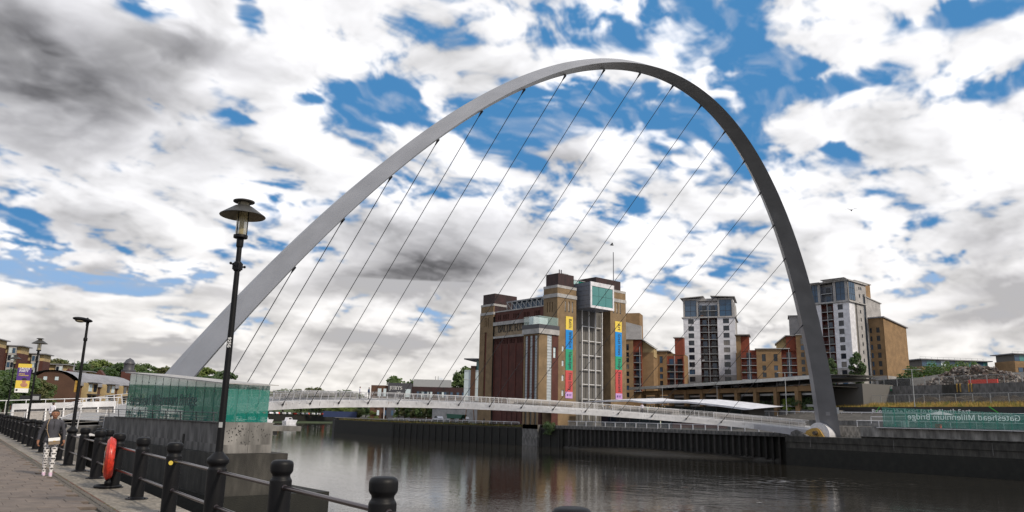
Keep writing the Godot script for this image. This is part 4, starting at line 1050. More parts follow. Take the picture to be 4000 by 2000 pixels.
func range_f(a: float, d: float, n: int) -> Array:
	var o := []
	for k in n: o.append(a + d * k)
	return o

# ---------- far quay ----------
func make_far_quay() -> void:
	var t := thing("far_quay_wall", "dark sheet-piled quay wall on the far bank under the bridge", "quay wall")
	var pm := MB.new(); pm.prism(PackedVector2Array([Vector2(-0.35, 0), Vector2(-0.2, -0.32), Vector2(0.2, -0.32), Vector2(0.35, 0), Vector2(0.35, 0.3), Vector2(-0.35, 0.3)]), -9.0, -0.72, Transform3D(Basis(Vector3(0, 0, 1), Vector3(1, 0, 0), Vector3(0, 1, 0)), Vector3.ZERO))
	var pile := pm.mesh()
	var z := -67.0; var k := 0
	rng.seed = 31
	while z > -126.0:
		part(t, "sheet_pile", pile, M["pile" if rng.randf() < 0.6 else "pile_pale"], Transform3D(Basis(), Vector3(127.3, 0, z)))
		z -= 1.35; k += 1
	var b := MB.new(); b.lohi(Vector3(127.35, -9, -128), Vector3(128.5, -0.7, -60)); part(t, "backing", b.mesh(), M.weed_wall)
	z = -66.5
	while z > -127.0:
		part(t, "capping_beam", bm(Vector3(127.4, -0.36, 0), Vector3(1.3, 0.72, 5.96)), M.concrete_dirty, Transform3D(Basis(), Vector3(0, 0, z - 3.0)))
		z -= 6.0
	b = MB.new()
	for i in 40:
		for j in 5:
			var P := []
			for w in [[i, j], [i + 1, j], [i + 1, j + 1], [i, j + 1]]:
				var u: float = w[0] / 40.0; var q: float = w[1] / 5.0
				var zz := -72.0 - u * 56.0
				var wid := 6.5 * sin(clampf(u * PI, 0.0, PI)) + 0.4
				P.append(Vector3(127.4 - wid * q, -4.0 - 1.25 * q + fa.get_noise_2d(zz * 30.0, q * 160.0) * 0.3 - 0.5 * (1.0 - sin(u * PI)), zz))
			b.quad(P[0], P[1], P[2], P[3])
	struct("mud_bank", b.mesh(), M.mud)
	# masonry wall further downstream, with weeds on its coping
	var w2 := thing("old_quay_wall", "black weed-covered masonry quay wall downstream of the mill", "quay wall")
	var pts := [Vector2(127, -127), Vector2(127, -200), Vector2(137, -255), Vector2(166, -311), Vector2(240, -350)]
	for q in pts.size() - 1:
		var a := Vector3(pts[q].x, 0, pts[q].y); var c := Vector3(pts[q + 1].x, 0, pts[q + 1].y)
		var d := (c - a).normalized()
		b = MB.new(); b.bar(a + Vector3(0.6, -5.2, 0), c + Vector3(0.6, -5.2, 0), 1.4, 8.4); part(w2, "wall_length", b.mesh(), M.weed_wall)
		b = MB.new(); b.bar(a + Vector3(0.6, -0.8, 0), c + Vector3(0.6, -0.8, 0), 1.5, 0.42); part(w2, "coping", b.mesh(), M.concrete_dark)
	for i in 24: part(w2, "fender_post", bm(Vector3(126.8, -4.5, -128 - i * 3.1), Vector3(0.22, 7.0, 0.25)), M.pile)
	# quay railings: panels of upright bars
	var barm := MB.new()
	for i in 14: barm.box(Vector3(0, 0.55, -0.12 - i * 0.2), Vector3(0.03, 0.9, 0.03))
	barm.box(Vector3(0, 0.12, -1.42), Vector3(0.04, 0.05, 2.84))
	var bars := barm.mesh()
	var top := bm(Vector3(0, 1.06, -1.42), Vector3(0.11, 0.11, 2.88)); var pst := bm(Vector3(0, 0.52, 0), Vector3(0.14, 1.04, 0.16))
	for seg in [["quay_railing", "pale steel railing on the far quay under the bridge's right half", -68.0, 20, 0.0], ["quay_railing", "pale steel railing along the old quay downstream of the mill", -143.0, 21, -0.55]]:
		var r := thing(seg[0], seg[1], "railing", Transform3D(), "railings along the far quay")
		for i in seg[3]:
			var zz: float = seg[2] - i * 2.9
			var xf := at(127.6, seg[4], zz)
			part(r, "bar_panel", bars, M.galv, xf); part(r, "top_rail", top, M.bridge_white, xf); part(r, "post", pst, M.bridge_white, xf)

# ---------- the old flour mill, now a gallery ----------
func make_mill() -> void:
	var t := thing("flour_mill", "huge tan and red brick flour mill with corner towers and a glazed lift front", "mill building")
	var RV := facing(132.9, 0, -166.2, 0, 1)     # river front: local x runs upstream (towards the camera), 0 .. 31
	var WS := facing(132.9, 0, -135.2, 1, 0)     # west end: local x runs inland, 0 .. 26.6
	# body
	slab(t, "core", M.dark_void, Transform3D(), Vector3(133.9, -1, -165.8), Vector3(159.2, 30.0, -138.0))
	# far tower (river front left)
	wall(t, "far_tower_wall", M.brick_tan, RV, 0.0, 5.6, -1.0, 32.2, [[1.9, 5.5, 0.9, 19.3]] + grid_holes([1.85, 2.55, 3.25], [26.3], 0.32, 2.6), 0.35)
	slab(t, "stair_slot", M.red_dark, RV, Vector3(1.9, 5.5, -0.4), Vector3(2.8, 24.8, -0.3))
	for x in [1.85, 2.55, 3.25]: slab(t, "slit_window", M.frame_dark, RV, Vector3(x, 26.3, -0.4), Vector3(x + 0.32, 28.9, -0.3))
	wall(t, "far_tower_return", M.brick_tan, facing(132.9, 0, -160.6, 1, 0), 0, 3.2, 29.0, 32.2)
	slab(t, "stone_band", M.stone_band, RV, Vector3(-0.1, 29.6, -5), Vector3(5.72, 30.35, 0.12))
	slab(t, "stone_band", M.stone_band, RV, Vector3(-0.05, 32.1, -5), Vector3(5.68, 32.7, 0.06))
	slab(t, "roof_box", M.oxblood, RV, Vector3(0.5, 30.0, -8.6), Vector3(5.62, 35.6, -0.3))
	slab(t, "far_end_wall", M.brick_tan, RV, Vector3(-0.35, -1, -25), Vector3(0.0, 30, -0.05))
	# main wall between the towers: red piers, sign panel and cornices
	var MW := facing(133.5, 0, -166.2, 0, 1)
	var slots := []
	for p in 4:
		for k in (4 if p < 3 else 4): slots.append([5.9 + p * 2.95 + 0.28 + k * 0.62, 21.2, 0.34, 1.2])
	wall(t, "main_wall", M.brick_red, MW, 5.6, 26.2, -1, 22.8, slots, 0.3)
	for s in slots: slab(t, "slot_window", M.pane, MW, Vector3(s[0], s[1], -0.36), Vector3(s[0] + 0.34, s[1] + 1.2, -0.3))
	for k in 6: slab(t, "pier", M.red_dark, MW, Vector3(5.7 + k * 2.95, 3.0, 0.0), Vector3(5.92 + k * 2.95, 21.0, 0.16))
	slab(t, "lower_cornice", M.stone_band, MW, Vector3(5.62, 22.8, -0.5), Vector3(26.2, 23.35, 0.55))
	slab(t, "sign_panel", M.sign_stone, MW, Vector3(5.62, 23.35, -0.5), Vector3(26.2, 26.35, 0.1))
	text_part(t, "carved_lettering", "BALTIC FLOUR MILLS", 2.0, 0.22, M.letter_stone, MW * Transform3D(Basis(), Vector3(7.2, 23.75, 0.2)), false).scale = Vector3(0.72, 1, 1)
	slab(t, "upper_cornice", M.stone_band, MW, Vector3(5.62, 26.35, -0.5), Vector3(26.2, 27.3, 0.7))
	var up := []
	for g in 4:
		for k in 4: up.append([9.2 + g * 4.2 + k * 0.62, 27.9, 0.34, 1.35])
	up.append([7.0, 27.9, 0.34, 1.35]); up.append([7.7, 27.9, 0.34, 1.35])
	wall(t, "attic_wall", M.brick_red, MW, 5.62, 26.2, 27.3, 30.1, up, 0.3)
	for s in up: slab(t, "attic_window", M.pane, MW, Vector3(s[0], s[1], -0.36), Vector3(s[0] + 0.34, s[1] + 1.35, -0.3))
	slab(t, "parapet", M.stone_band, MW, Vector3(5.62, 30.1, -0.6), Vector3(26.2, 30.4, 0.1))
	# roof-top glazing behind a truss
	slab(t, "rooftop_gallery", M.pane_blue, MW, Vector3(10.5, 30.3, -6), Vector3(25.6, 32.7, -2.2))
	slab(t, "rooftop_roof", M.roof_slate, MW, Vector3(9.2, 32.75, -7), Vector3(25.8, 33.0, -1.0))
	for k in 8:
		var b := MB.new(); var x := 9.4 + k * 2.0
		b.bar(Vector3(x, 30.4, -1.1), Vector3(x, 32.8, -1.1), 0.14, 0.14); b.bar(Vector3(x, 32.7, -1.1), Vector3(x + 2.0, 30.6, -1.1), 0.1, 0.12); b.bar(Vector3(x, 32.72, -1.1), Vector3(x + 2.0, 32.72, -1.1), 0.14, 0.14)
		part(t, "truss_bay", b.mesh(), M.galv, MW)
	# corner tower
	var st3 := grid_holes([1.3, 2.3, 3.3], [28.2], 0.32, 2.6)
	wall(t, "corner_tower_wall", M.brick_tan, RV, 25.9, 31.0, -1, 35.0, [[27.2, 28.2, 0.3, 2.6], [28.1, 28.2, 0.3, 2.6], [29.0, 28.2, 0.3, 2.6]], 0.35)
	for x in [27.2, 28.1, 29.0]: slab(t, "slit_window", M.frame_dark, RV, Vector3(x, 28.2, -0.4), Vector3(x + 0.3, 30.8, -0.3))
	var lw := []
	for k in 4: lw.append([1.72, 7.15 + k * 3.68, 0.85, 1.45])
	wall(t, "west_tower_wall", M.brick_tan, WS, 0, 6.9, -1, 35.0, grid_holes([2.75, 4.05, 5.3], [28.6], 0.42, 2.65) + lw, 0.3)
	for x in [2.75, 4.05, 5.3]:
		slab(t, "slit_window", M.stone_band, WS, Vector3(x, 28.75, -0.3), Vector3(x + 0.42, 31.25, -0.2)); slab(t, "slit_sill", M.frame_dark, WS, Vector3(x - 0.04, 28.45, -0.3), Vector3(x + 0.46, 28.7, 0.03))
	for h in lw: window(t, WS, h, 3, 4, "pane_sky", "frame_white", 0.25, 0.05)
	wall(t, "tower_inner_wall", M.brick_tan, facing(139.8, 0, -135.2, 0, -1), 0, 6, -1, 35)
	for y in [[31.95, 32.9, 0.14], [34.4, 35.1, 0.05]]:
		slab(t, "stone_band", M.stone_band, Transform3D(), Vector3(132.9 - y[2], y[0], -140.4), Vector3(139.8 + y[2], y[1], -135.2 + y[2]))
	slab(t, "roof_box", M.oxblood, Transform3D(), Vector3(133.6, 35.1, -140.2), Vector3(139.35, 38.3, -135.7))
	slab(t, "vent", M.galv, Transform3D(), Vector3(135.6, 38.3, -138), Vector3(137.8, 38.6, -136.2))
	for x in [134.5, 135.2]: slab(t, "flue", M.dark_steel, Transform3D(), Vector3(x, 38.3, -136.4), Vector3(x + 0.18, 39.4, -136.2))
	# right tower
	wall(t, "west_tower_wall", M.brick_tan, WS, 20.2, 26.6, -1, 36.2, grid_holes([21.35, 22.75, 24.1], [30.2], 0.42, 2.7), 0.3)
	for x in [21.35, 22.75, 24.1]:
		slab(t, "slit_window", M.stone_band, WS, Vector3(x, 30.35, -0.3), Vector3(x + 0.42, 32.9, -0.2)); slab(t, "slit_sill", M.frame_dark, WS, Vector3(x - 0.04, 30.05, -0.3), Vector3(x + 0.46, 30.3, 0.03))
	wall(t, "tower_inner_wall", M.brick_tan, facing(153.1, 0, -141, 0, 1), 0, 5.8, -1, 36.2)
	slab(t, "tower_back", M.brick_tan, Transform3D(), Vector3(153.15, 28, -141), Vector3(159.5, 36.2, -135.6))
	slab(t, "tower_side", M.brick_tan, Transform3D(), Vector3(159.25, -1, -160), Vector3(159.5, 30, -135.3))
	for y in [[33.2, 34.1, 0.14], [35.9, 36.55, 0.05]]:
		slab(t, "stone_band", M.stone_band, Transform3D(), Vector3(153.1 - y[2], y[0], -141.2), Vector3(159.5 + y[2], y[1], -135.2 + y[2]))
	slab(t, "roof_box", M.oxblood, Transform3D(), Vector3(148.2, 36.0, -142.5), Vector3(158.3, 39.3, -136.0))
	slab(t, "mast", M.dark_steel, Transform3D(), Vector3(157.6, 39.3, -138.1), Vector3(157.75, 48.0, -137.95))
	# lift front: black recess, steel mullions, and the projecting viewing box
	slab(t, "recess", M.black_board, Transform3D(), Vector3(139.8, -1, -139.5), Vector3(153.1, 36.0, -139.2))
	for k in 4:
		slab(t, "mullion", M.frame_white, Transform3D(), Vector3(143.8 + k * 2.62, 1.0, -137.2), Vector3(144.0 + k * 2.62, 30.0, -136.9))
		if k < 3:
			for j in 7: slab(t, "lift_glass_panel", M.pane, Transform3D(), Vector3(144.05 + k * 2.62, 3.0 + j * 3.8, -138.6), Vector3(146.37 + k * 2.62, 6.7 + j * 3.8, -138.5))
	for j in 6:
		slab(t, "floor_bar", M.frame_white, Transform3D(), Vector3(144.0, 6.6 + j * 3.8, -137.5), Vector3(152.0, 6.76 + j * 3.8, -137.25))
		slab(t, "floor_bar", M.dark_steel, Transform3D(), Vector3(140.0, 6.6 + j * 3.8, -138.3), Vector3(153.0, 6.8 + j * 3.8, -138.1))
	var vb := part(t, "viewing_box", bm(Vector3(145.85, 33.25, -136.2), Vector3(9.0, 6.7, 9.0)), M.clad_grey)
	var fr := MB.new()
	fr.lohi(Vector3(141.3, 29.85, -131.75), Vector3(141.85, 36.65, -131.5)); fr.lohi(Vector3(149.9, 29.85, -131.75), Vector3(150.42, 36.65, -131.5)); fr.lohi(Vector3(141.3, 35.55, -131.76), Vector3(150.42, 36.65, -131.49)); fr.lohi(Vector3(141.3, 29.83, -131.76), Vector3(150.42, 30.45, -131.49))
	part(vb, "white_surround", fr.mesh(), M.clad_white)
	for k in 3:
		for j in 2: slab(vb, "glass_panel", M.pane_teal, Transform3D(), Vector3(141.9 + k * 2.7, 30.5 + j * 2.54, -131.7), Vector3(144.5 + k * 2.7, 32.96 + j * 2.54, -131.62))
	for k in 5: slab(vb, "cladding_seam", M.dark_steel, Transform3D(), Vector3(141.33, 30.6 + k * 1.25, -140.5), Vector3(141.36, 30.66 + k * 1.25, -131.8))
	for k in 4: slab(t, "roof_light", M.glass_green, Transform3D(), Vector3(140.3 + k * 2.2, 36.7, -140.0), Vector3(142.3 + k * 2.2, 38.3, -139.9))
	slab(t, "roof_light_beam", M.galv, Transform3D(), Vector3(140.2, 38.3, -140.1), Vector3(149.2, 38.45, -139.8))
	# projecting bay on the river side
	var BR := facing(126.2, 0, -140.3, 0, 1); var BW := facing(126.2, 0, -134.7, 1, 0)
	var bay := [[0.62, 6.0, 0.85, 15.6], [2.35, 6.0, 0.85, 15.6], [4.1, 6.0, 0.85, 15.6]]
	wall(t, "bay_wall", M.brick_tan, BR, 0, 5.6, -1.0, 22.0, bay + [[0.6, 0.0, 0.9, 3.6], [2.35, 0.0, 0.9, 3.6], [4.1, 0.0, 0.9, 3.6]], 0.4)
	for h in bay: window(t, BR, h, 3, 22, "pane_bright", "frame_dark", 0.16, 0.05, "stair_window")
	for x in [0.6, 2.35, 4.1]: slab(t, "undercroft", M.dark_void, BR, Vector3(x, 0, -0.6), Vector3(x + 0.9, 3.6, -0.4))
	for x in [1.55, 3.3]: slab(t, "red_panel", M.brick_red, BR, Vector3(x, 6, 0.0), Vector3(x + 0.72, 21.7, 0.05))
	var bw := [[2.85, 5.7, 1.6, 16.2]]
	wall(t, "bay_side_wall", M.brick_tan, BW, 0, 4.5, 3.6, 22.0, bw, 0.4)
	window(t, BW, bw[0], 5, 22, "pane_bright", "frame_dark", 0.16, 0.06, "stair_window")
	wall(t, "bay_red_wall", M.brick_red, BW, 4.5, 6.7, -1.0, 22.0, [[4.95, 16.3, 1.0, 2.7]], 0.3)
	window(t, BW, [4.95, 16.3, 1.0, 2.7], 1, 2, "pane_sky", "frame_dark", 0.25)
	slab(t, "bay_core", M.dark_void, Transform3D(), Vector3(126.7, 3.6, -139.9), Vector3(132.9, 22, -135.2))
	slab(t, "bay_cornice", M.stone_band, Transform3D(), Vector3(125.85, 22.0, -140.6), Vector3(132.9, 23.3, -134.35))
	slab(t, "bay_parapet", M.dark_steel, Transform3D(), Vector3(125.75, 23.3, -140.65), Vector3(132.9, 24.3, -134.3))
	for p in [[126.1, -140.2, 126.15, -134.6], [126.1, -134.65, 132.7, -134.6]]: slab(t, "terrace_glass", M.glass_pale, Transform3D(), Vector3(p[0], 24.3, p[1]), Vector3(p[2], 26.4, p[3]))
	slab(t, "terrace_room", M.pane_sky, Transform3D(), Vector3(127.5, 24.3, -139.8), Vector3(132.6, 26.6, -138.2))
	slab(t, "bay_post", M.concrete_dirty, Transform3D(), Vector3(126.2, -5.5, -140.2), Vector3(127.5, 0.0, -134.8))
	# low west door front and quay-level windows
	glazed(t, "base_wall", M.brick_red, facing(133.35, 0, -166.2, 0, 1), 8.2, 25.0, -1.0, 5.0, grid_holes(range_f(9.6, 2.0, 6), [0.6], 0.5, 3.2), 1, 4)
	# banners
	banner(t, WS, 3.0, 5.55, [[27.3, 23.85, "b_yellow", "Baltic"], [23.85, 18.9, "b_blue", "Wed-Sun"], [18.9, 13.55, "b_green", "10am-6pm"], [13.55, 8.2, "b_red", "Free Entry"], [8.2, 6.6, "b_lilac", ""]], "tall four-colour banner reading opening days and Free Entry on the mill's left tower")
	banner(t, WS, 22.0, 24.7, [[27.9, 25.0, "b_yellow", "Art"], [25.0, 18.35, "b_blue", "Great Views"], [18.35, 14.8, "b_green", "Shop"], [14.8, 8.5, "b_red", "Restaurant"], [8.5, 6.9, "b_lilac", ""]], "tall four-colour banner reading Art, Great Views, Shop, Restaurant on the mill's right tower")
func banner(_t: Node, xf: Transform3D, x0: float, x1: float, segs: Array, label: String) -> void:
	var n := thing("wall_banner", label, "banner", xf, "banners on the mill")
	for s in segs:
		part(n, "panel", bm(Vector3((x0 + x1) / 2, (s[0] + s[1]) / 2, 0.09), Vector3(x1 - x0, s[0] - s[1], 0.05)), M[s[2]])
		if s[3]:
			var tx := text_part(n, "lettering", s[3], 1.05, 0.02, M.ink, Transform3D(Basis(Vector3(0, 0, 1), -PI / 2), Vector3(x0 + 0.72, s[0] - 0.55, 0.125)))
			var w := (tx.mesh as TextMesh).get_aabb().size.x
			var room: float = s[0] - s[1] - 1.0
			if w > 0.01: tx.scale = Vector3(minf(room / w, 1.35), 1, 1)
		else:
			part(n, "crest", bm(Vector3(x0 + 0.7, (s[0] + s[1]) / 2, 0.12), Vector3(0.42, 0.55, 0.02)), M.b_purple)
			for k in 3: part(n, "small_print", bm(Vector3(x0 + 1.65, (s[0] + s[1]) / 2 + 0.22 - k * 0.2, 0.12), Vector3(1.1 - k * 0.12, 0.09, 0.02)), M.b_purple)

# ---------- flats ----------
func balcony_stack(t: Node, xf: Transform3D, x0: float, x1: float, ys: Array, hgt: float, back: String, dep := 1.6, posts := []) -> void:
	# a recessed bay of balconies: red back wall, slabs, railings, glazed doors
	slab(t, "recess_wall", M[back], xf, Vector3(x0, ys[0] - 0.3, -dep - 0.15), Vector3(x1, ys[-1] + hgt, -dep))
	for sx in [x0, x1]: slab(t, "recess_cheek", M[back], xf, Vector3(sx - 0.06, ys[0] - 0.3, -dep), Vector3(sx + 0.06, ys[-1] + hgt, -0.02))
	for y in ys:
		var f := part(t, "balcony", bm(Vector3((x0 + x1) / 2, 0, -dep / 2 + 0.03), Vector3(x1 - x0, 0.16, dep + 0.02)), M.galv, xf * Transform3D(Basis(), Vector3(0, y, 0)))
		var key := "rail%.2f_%.2f" % [x0, x1]
		if not cache.has(key):
			var b := MB.new()
			b.box(Vector3((x0 + x1) / 2, 1.05, 0.02), Vector3(x1 - x0, 0.06, 0.06)); b.box(Vector3((x0 + x1) / 2, 0.15, 0.02), Vector3(x1 - x0, 0.04, 0.04))
			var n := int((x1 - x0) / 0.22)
			for k in n + 1: b.box(Vector3(x0 + (x1 - x0) * k / n, 0.6, 0.02), Vector3(0.03, 0.9, 0.03))
			cache[key] = b.mesh()
		part(f, "railing", cache[key], M.dark_steel)
		var nd := maxi(1, int(round((x1 - x0) / 3.4)))
		for k in nd:
			var dx := x0 + (x1 - x0) * (k + 0.5) / nd
			part(f, "door", bm(Vector3(0, 1.12, -dep + 0.04), Vector3(1.5, 2.1, 0.08)), M.pane if (int(y * 3) + k) % 3 > 0 else M.pane_blue, Transform3D(Basis(), Vector3(dx, 0, 0)))
		if posmod(int(y * 7.0 + x0 * 3.0), 3) == 0: part(f, "planter", bm(Vector3(0, 0.35, -0.5), Vector3(0.9, 0.5, 0.35)), [M.leaf1, M.container_rust, M.frame_white][posmod(int(y), 3)], Transform3D(Basis(), Vector3(x0 + 0.8, 0, 0)))
	for p in posts: slab(t, "balcony_post", M.galv, xf, Vector3(p - 0.09, ys[0], -0.05), Vector3(p + 0.09, ys[-1] + hgt, 0.16))
func make_flats() -> void:
	# white-clad tower
	var X1 := facing(235.9, 0, -172.66, 0.4907, 0.8713)
	var t := thing("white_tower", "white-clad apartment tower with red balcony bays between the brick flats", "apartment tower")
	slab(t, "core", M.brick_white, X1, Vector3(0.9, 6, -16), Vector3(19.7, 46.0, -1.7))
	var wl := grid_holes([2.65], range_f(16.05, 2.71, 9), 2.1, 1.85); var wr := grid_holes([15.45], range_f(16.05, 2.71, 9), 2.2, 1.85)
	for sd in [[0.9, 7.0, wl], [13.4, 19.75, wr]]:
		glazed(t, "white_base", M.brick_white, X1, sd[0], sd[1], 6, 18.5, sd[2].filter(func(h): return h[1] < 18.5), 1, 1)
		glazed(t, "clad_wall", M.clad_white, X1, sd[0], sd[1], 18.5, 40.0, sd[2].filter(func(h): return h[1] > 18.5), 2, 1)
		for k in 8: slab(t, "cladding_joint", M.galv, X1, Vector3(sd[0], 18.5 + k * 2.71, 0.0), Vector3(sd[1], 18.55 + k * 2.71, 0.012))
		for x in [sd[0], sd[1]]: slab(t, "tower_corner", M.clad_white, X1, Vector3(x - 0.03, 6, -1.8), Vector3(x + 0.03, 40, -0.02))
	balcony_stack(t, X1, 7.0, 13.4, range_f(15.5, 2.71, 9), 2.7, "red_dark", 1.7, [10.2])
	slab(t, "ledge", M.stone_band, X1, Vector3(0.3, 39.95, -17), Vector3(20.2, 40.3, 0.35))
	slab(t, "penthouse", M.clad_white, X1, Vector3(1.0, 40.3, -15), Vector3(19.4, 47.0, -1.5))
	for p in [[1.5, 5.9], [14.3, 18.8]]:
		wall(t, "penthouse_frame", M.brick_white, X1, p[0] - 0.6, p[1] + 0.6, 40.3, 47.3, [[p[0], 40.5, p[1] - p[0], 6.3]], 0.3)
		window(t, X1, [p[0], 40.5, p[1] - p[0], 6.3], 2, 3, "pane_blue", "frame_dark", 0.25, 0.1)
	balcony_stack(t, X1, 7.0, 13.4, [40.35, 42.6], 2.3, "pane_blue", 1.4, [10.2])
	slab(t, "top_fascia", M.brick_white, X1, Vector3(6.5, 46.4, -1.5), Vector3(13.9, 47.3, 0.0))
	for c in [[0.0, 8.7, 47.4, 48.0], [11.2, 20.1, 48.0, 47.5]]:
		var b := MB.new(); b.prism(PackedVector2Array([Vector2(c[0], c[2]), Vector2(c[1], c[3]), Vector2(c[1], c[3] + 0.25), Vector2(c[0], c[2] + 0.25)]), -15.5, 1.1); part(t, "canopy", b.mesh(), M.stone_band, X1)
	# brick flats left of the white tower
	var X2 := facing(214.97, 0, -170.96, 0.4907, 0.8713)
	var f1 := thing("brick_flats", "tan brick flats with red balcony recesses just left of the white tower", "flats", Transform3D(), "brick flats by the white tower")
	slab(f1, "core", M.brick_apartment, X2, Vector3(-7.0, 6, -14), Vector3(11.6, 25.0, -1.7))
	glazed(f1, "brick_wall", M.brick_apartment, X2, -1.7, 5.7, 6, 25.8, grid_holes([-0.4, 3.2], [11.3, 13.75, 16.1, 18.5], 1.1, 1.65) + grid_holes([-0.4, 3.2], [21.6], 1.1, 2.45), 1, 2)
	for x in [-1.7, 5.7]: slab(f1, "brick_return", M.brick_apartment, X2, Vector3(x - 0.1, 6, -2), Vector3(x + 0.1, 25.8, -0.02))
	balcony_stack(f1, X2, -6.4, -1.8, range_f(11.2, 2.45, 5), 3.6, "red_render", 1.5, [-4.2])
	balcony_stack(f1, X2, 5.8, 11.5, range_f(11.2, 2.45, 5), 3.2, "red_render", 1.5, [8.5])
	slab(f1, "red_turret", M.red_render, X2, Vector3(8.5, 24.5, -5), Vector3(11.6, 30.6, -1.4))
	slab(f1, "eaves", M.stone_band, X2, Vector3(-2.2, 25.75, -14.3), Vector3(6.6, 26.1, 0.5))
	slab(f1, "turret_eaves", M.stone_band, X2, Vector3(8.0, 30.6, -5.5), Vector3(11.7, 30.9, -0.9))
	var X3 := facing(202.12, 0, -171.51, 0.4907, 0.8713)
	var f2 := thing("brick_flats", "tan brick flats beside the mill's right tower, with a cream gable", "flats", Transform3D(), "brick flats by the white tower")
	glazed(f2, "brick_wall", M.brick_apartment, X3, -3.0, 2.6, 4, 29.0, grid_holes([-1.6, 0.15], [9.2, 11.6, 14.0, 16.4, 18.8, 21.1, 23.0], 0.95, 1.55) + grid_holes([-1.6, 0.15], [25.2], 0.95, 2.2), 1, 2)
	slab(f2, "core", M.brick_apartment, X3, Vector3(-3.0, 4, -12), Vector3(9.3, 24.6, -1.7))
	slab(f2, "upper_core", M.red_render, X3, Vector3(-3.0, 24.6, -8), Vector3(5.5, 28.9, -0.7))
	var b := MB.new(); b.prism(PackedVector2Array([Vector2(5.5, 23), Vector2(9.5, 23), Vector2(9.5, 26.2), Vector2(5.5, 28.9)]), -8, -2.0); part(f2, "cream_gable", b.mesh(), M.render_cream, X3)
	b = MB.new(); b.prism(PackedVector2Array([Vector2(2.4, 28.95), Vector2(5.6, 28.95), Vector2(9.9, 26.15), Vector2(9.9, 26.4), Vector2(5.7, 29.25), Vector2(2.4, 29.25)]), -8.3, 0.2); part(f2, "roof_edge", b.mesh(), M.stone_band, X3)
	slab(f2, "eaves", M.stone_band, X3, Vector3(-3.3, 29.0, -9), Vector3(2.7, 29.3, 0.3))
	balcony_stack(f2, X3, 2.7, 5.4, range_f(11.2, 2.45, 6), 3.0, "red_render", 1.4, [4.9])
	b = MB.new(); b.lohi(Vector3(-5, 20, -16), Vector3(3.4, 39.5, -9.0)); part(f2, "rear_block", b.mesh(), M.brick_apartment, X3)
	b = MB.new(); b.prism(PackedVector2Array([Vector2(-4, 24), Vector2(3.9, 24), Vector2(3.9, 34.8), Vector2(-4, 37)]), -10.5, -8.9); part(f2, "pale_gable", b.mesh(), M.brick_white, X3)
	# brick flats right of the white tower
	var X4 := facing(235.7, 0, -142.39, 0.4907, 0.8713)
	var f3 := thing("brick_flats", "tan brick flats with red recesses between the white tower and the arch", "flats", Transform3D(), "brick flats by the white tower")
	slab(f3, "core", M.brick_apartment, X4, Vector3(-6.0, 6, -14), Vector3(19.0, 25.5, -1.7))
	glazed(f3, "brick_wall", M.brick_apartment, X4, 1.0, 9.1, 6, 26.6, grid_holes([2.75, 6.6], [12.0, 14.5, 16.9, 19.3], 1.25, 1.7) + grid_holes([2.75, 6.6], [22.4], 1.25, 2.5), 1, 2)
	for x in [1.0, 9.1]: slab(f3, "brick_return", M.brick_apartment, X4, Vector3(x - 0.1, 6, -2), Vector3(x + 0.1, 26.6, -0.02))
	balcony_stack(f3, X4, -4.1, 0.9, range_f(11.2, 2.45, 6), 3.0, "red_render", 1.5, [-1.4])
	balcony_stack(f3, X4, 9.2, 14.0, range_f(11.2, 2.45, 6), 3.0, "red_render", 1.5, [11.6])
	glazed(f3, "end_wall", M.brick_apartment, X4, 14.1, 19.0, 6, 31.3, grid_holes([15.5], [14.0, 16.5, 18.9, 21.3, 23.8, 26.2], 1.1, 1.6) + [[15.5, 28.2, 1.1, 2.2]], 1, 2)
	slab(f3, "left_turret", M.red_render, X4, Vector3(-4.1, 26, -5), Vector3(-1.3, 31.2, -1.4)); slab(f3, "left_strip", M.brick_apartment, X4, Vector3(-5.7, 6, -3), Vector3(-4.1, 31.6, -0.6))
	slab(f3, "right_turret", M.red_render, X4, Vector3(10.9, 26, -6), Vector3(14.1, 31.0, -1.2))
	b = MB.new(); b.prism(PackedVector2Array([Vector2(7.6, 25), Vector2(10.9, 25), Vector2(10.9, 31.1), Vector2(7.6, 28.4)]), -8, -2.4); part(f3, "cream_gable", b.mesh(), M.render_cream, X4)
	b = MB.new(); b.prism(PackedVector2Array([Vector2(7.2, 28.3), Vector2(10.8, 31.15), Vector2(14.2, 31.15), Vector2(14.2, 31.45), Vector2(10.7, 31.45), Vector2(7.2, 28.6)]), -8.3, -0.6); part(f3, "roof_edge", b.mesh(), M.stone_band, X4)
	for e in [[0.5, 12.0, 26.6], [14.0, 19.4, 31.3], [-6.0, -0.9, 31.6]]: slab(f3, "eaves", M.stone_band, X4, Vector3(e[0], e[2], -9), Vector3(e[1], e[2] + 0.3, 0.4))
	slab(f3, "rear_block", M.brick_white, X4, Vector3(12.5, 20, -22), Vector3(17, 39.5, -13)); slab(f3, "rear_cap", M.stone_band, X4, Vector3(12.1, 39.5, -22), Vector3(17.4, 39.9, -12.6))
	# second white tower, right of the arch
	var X5 := facing(245.44, 0, -115.42, 0, 1); var X6 := facing(245.44, 0, -112.2, 1, 0)
	var w := thing("white_tower", "white-clad apartment tower with a glazed penthouse behind the arch's right leg", "apartment tower")
	slab(w, "core", M.brick_white, X5, Vector3(-14.5, 6, -13.3), Vector3(3.0, 48.3, -1.8))
	var w5 := grid_holes([-0.7], range_f(14.6, 2.72, 10), 1.75, 1.8)
	glazed(w, "white_base", M.brick_white, X5, -2.2, 3.2, 6, 19.8, w5.filter(func(h): return h[1] < 19.0), 1, 1)
	glazed(w, "clad_wall", M.clad_white, X5, -2.2, 3.2, 19.8, 41.6, w5.filter(func(h): return h[1] > 19.8), 1, 1)
	for k in 9: slab(w, "cladding_joint", M.galv, X5, Vector3(-2.2, 19.8 + k * 2.72, 0.0), Vector3(3.2, 19.85 + k * 2.72, 0.012))
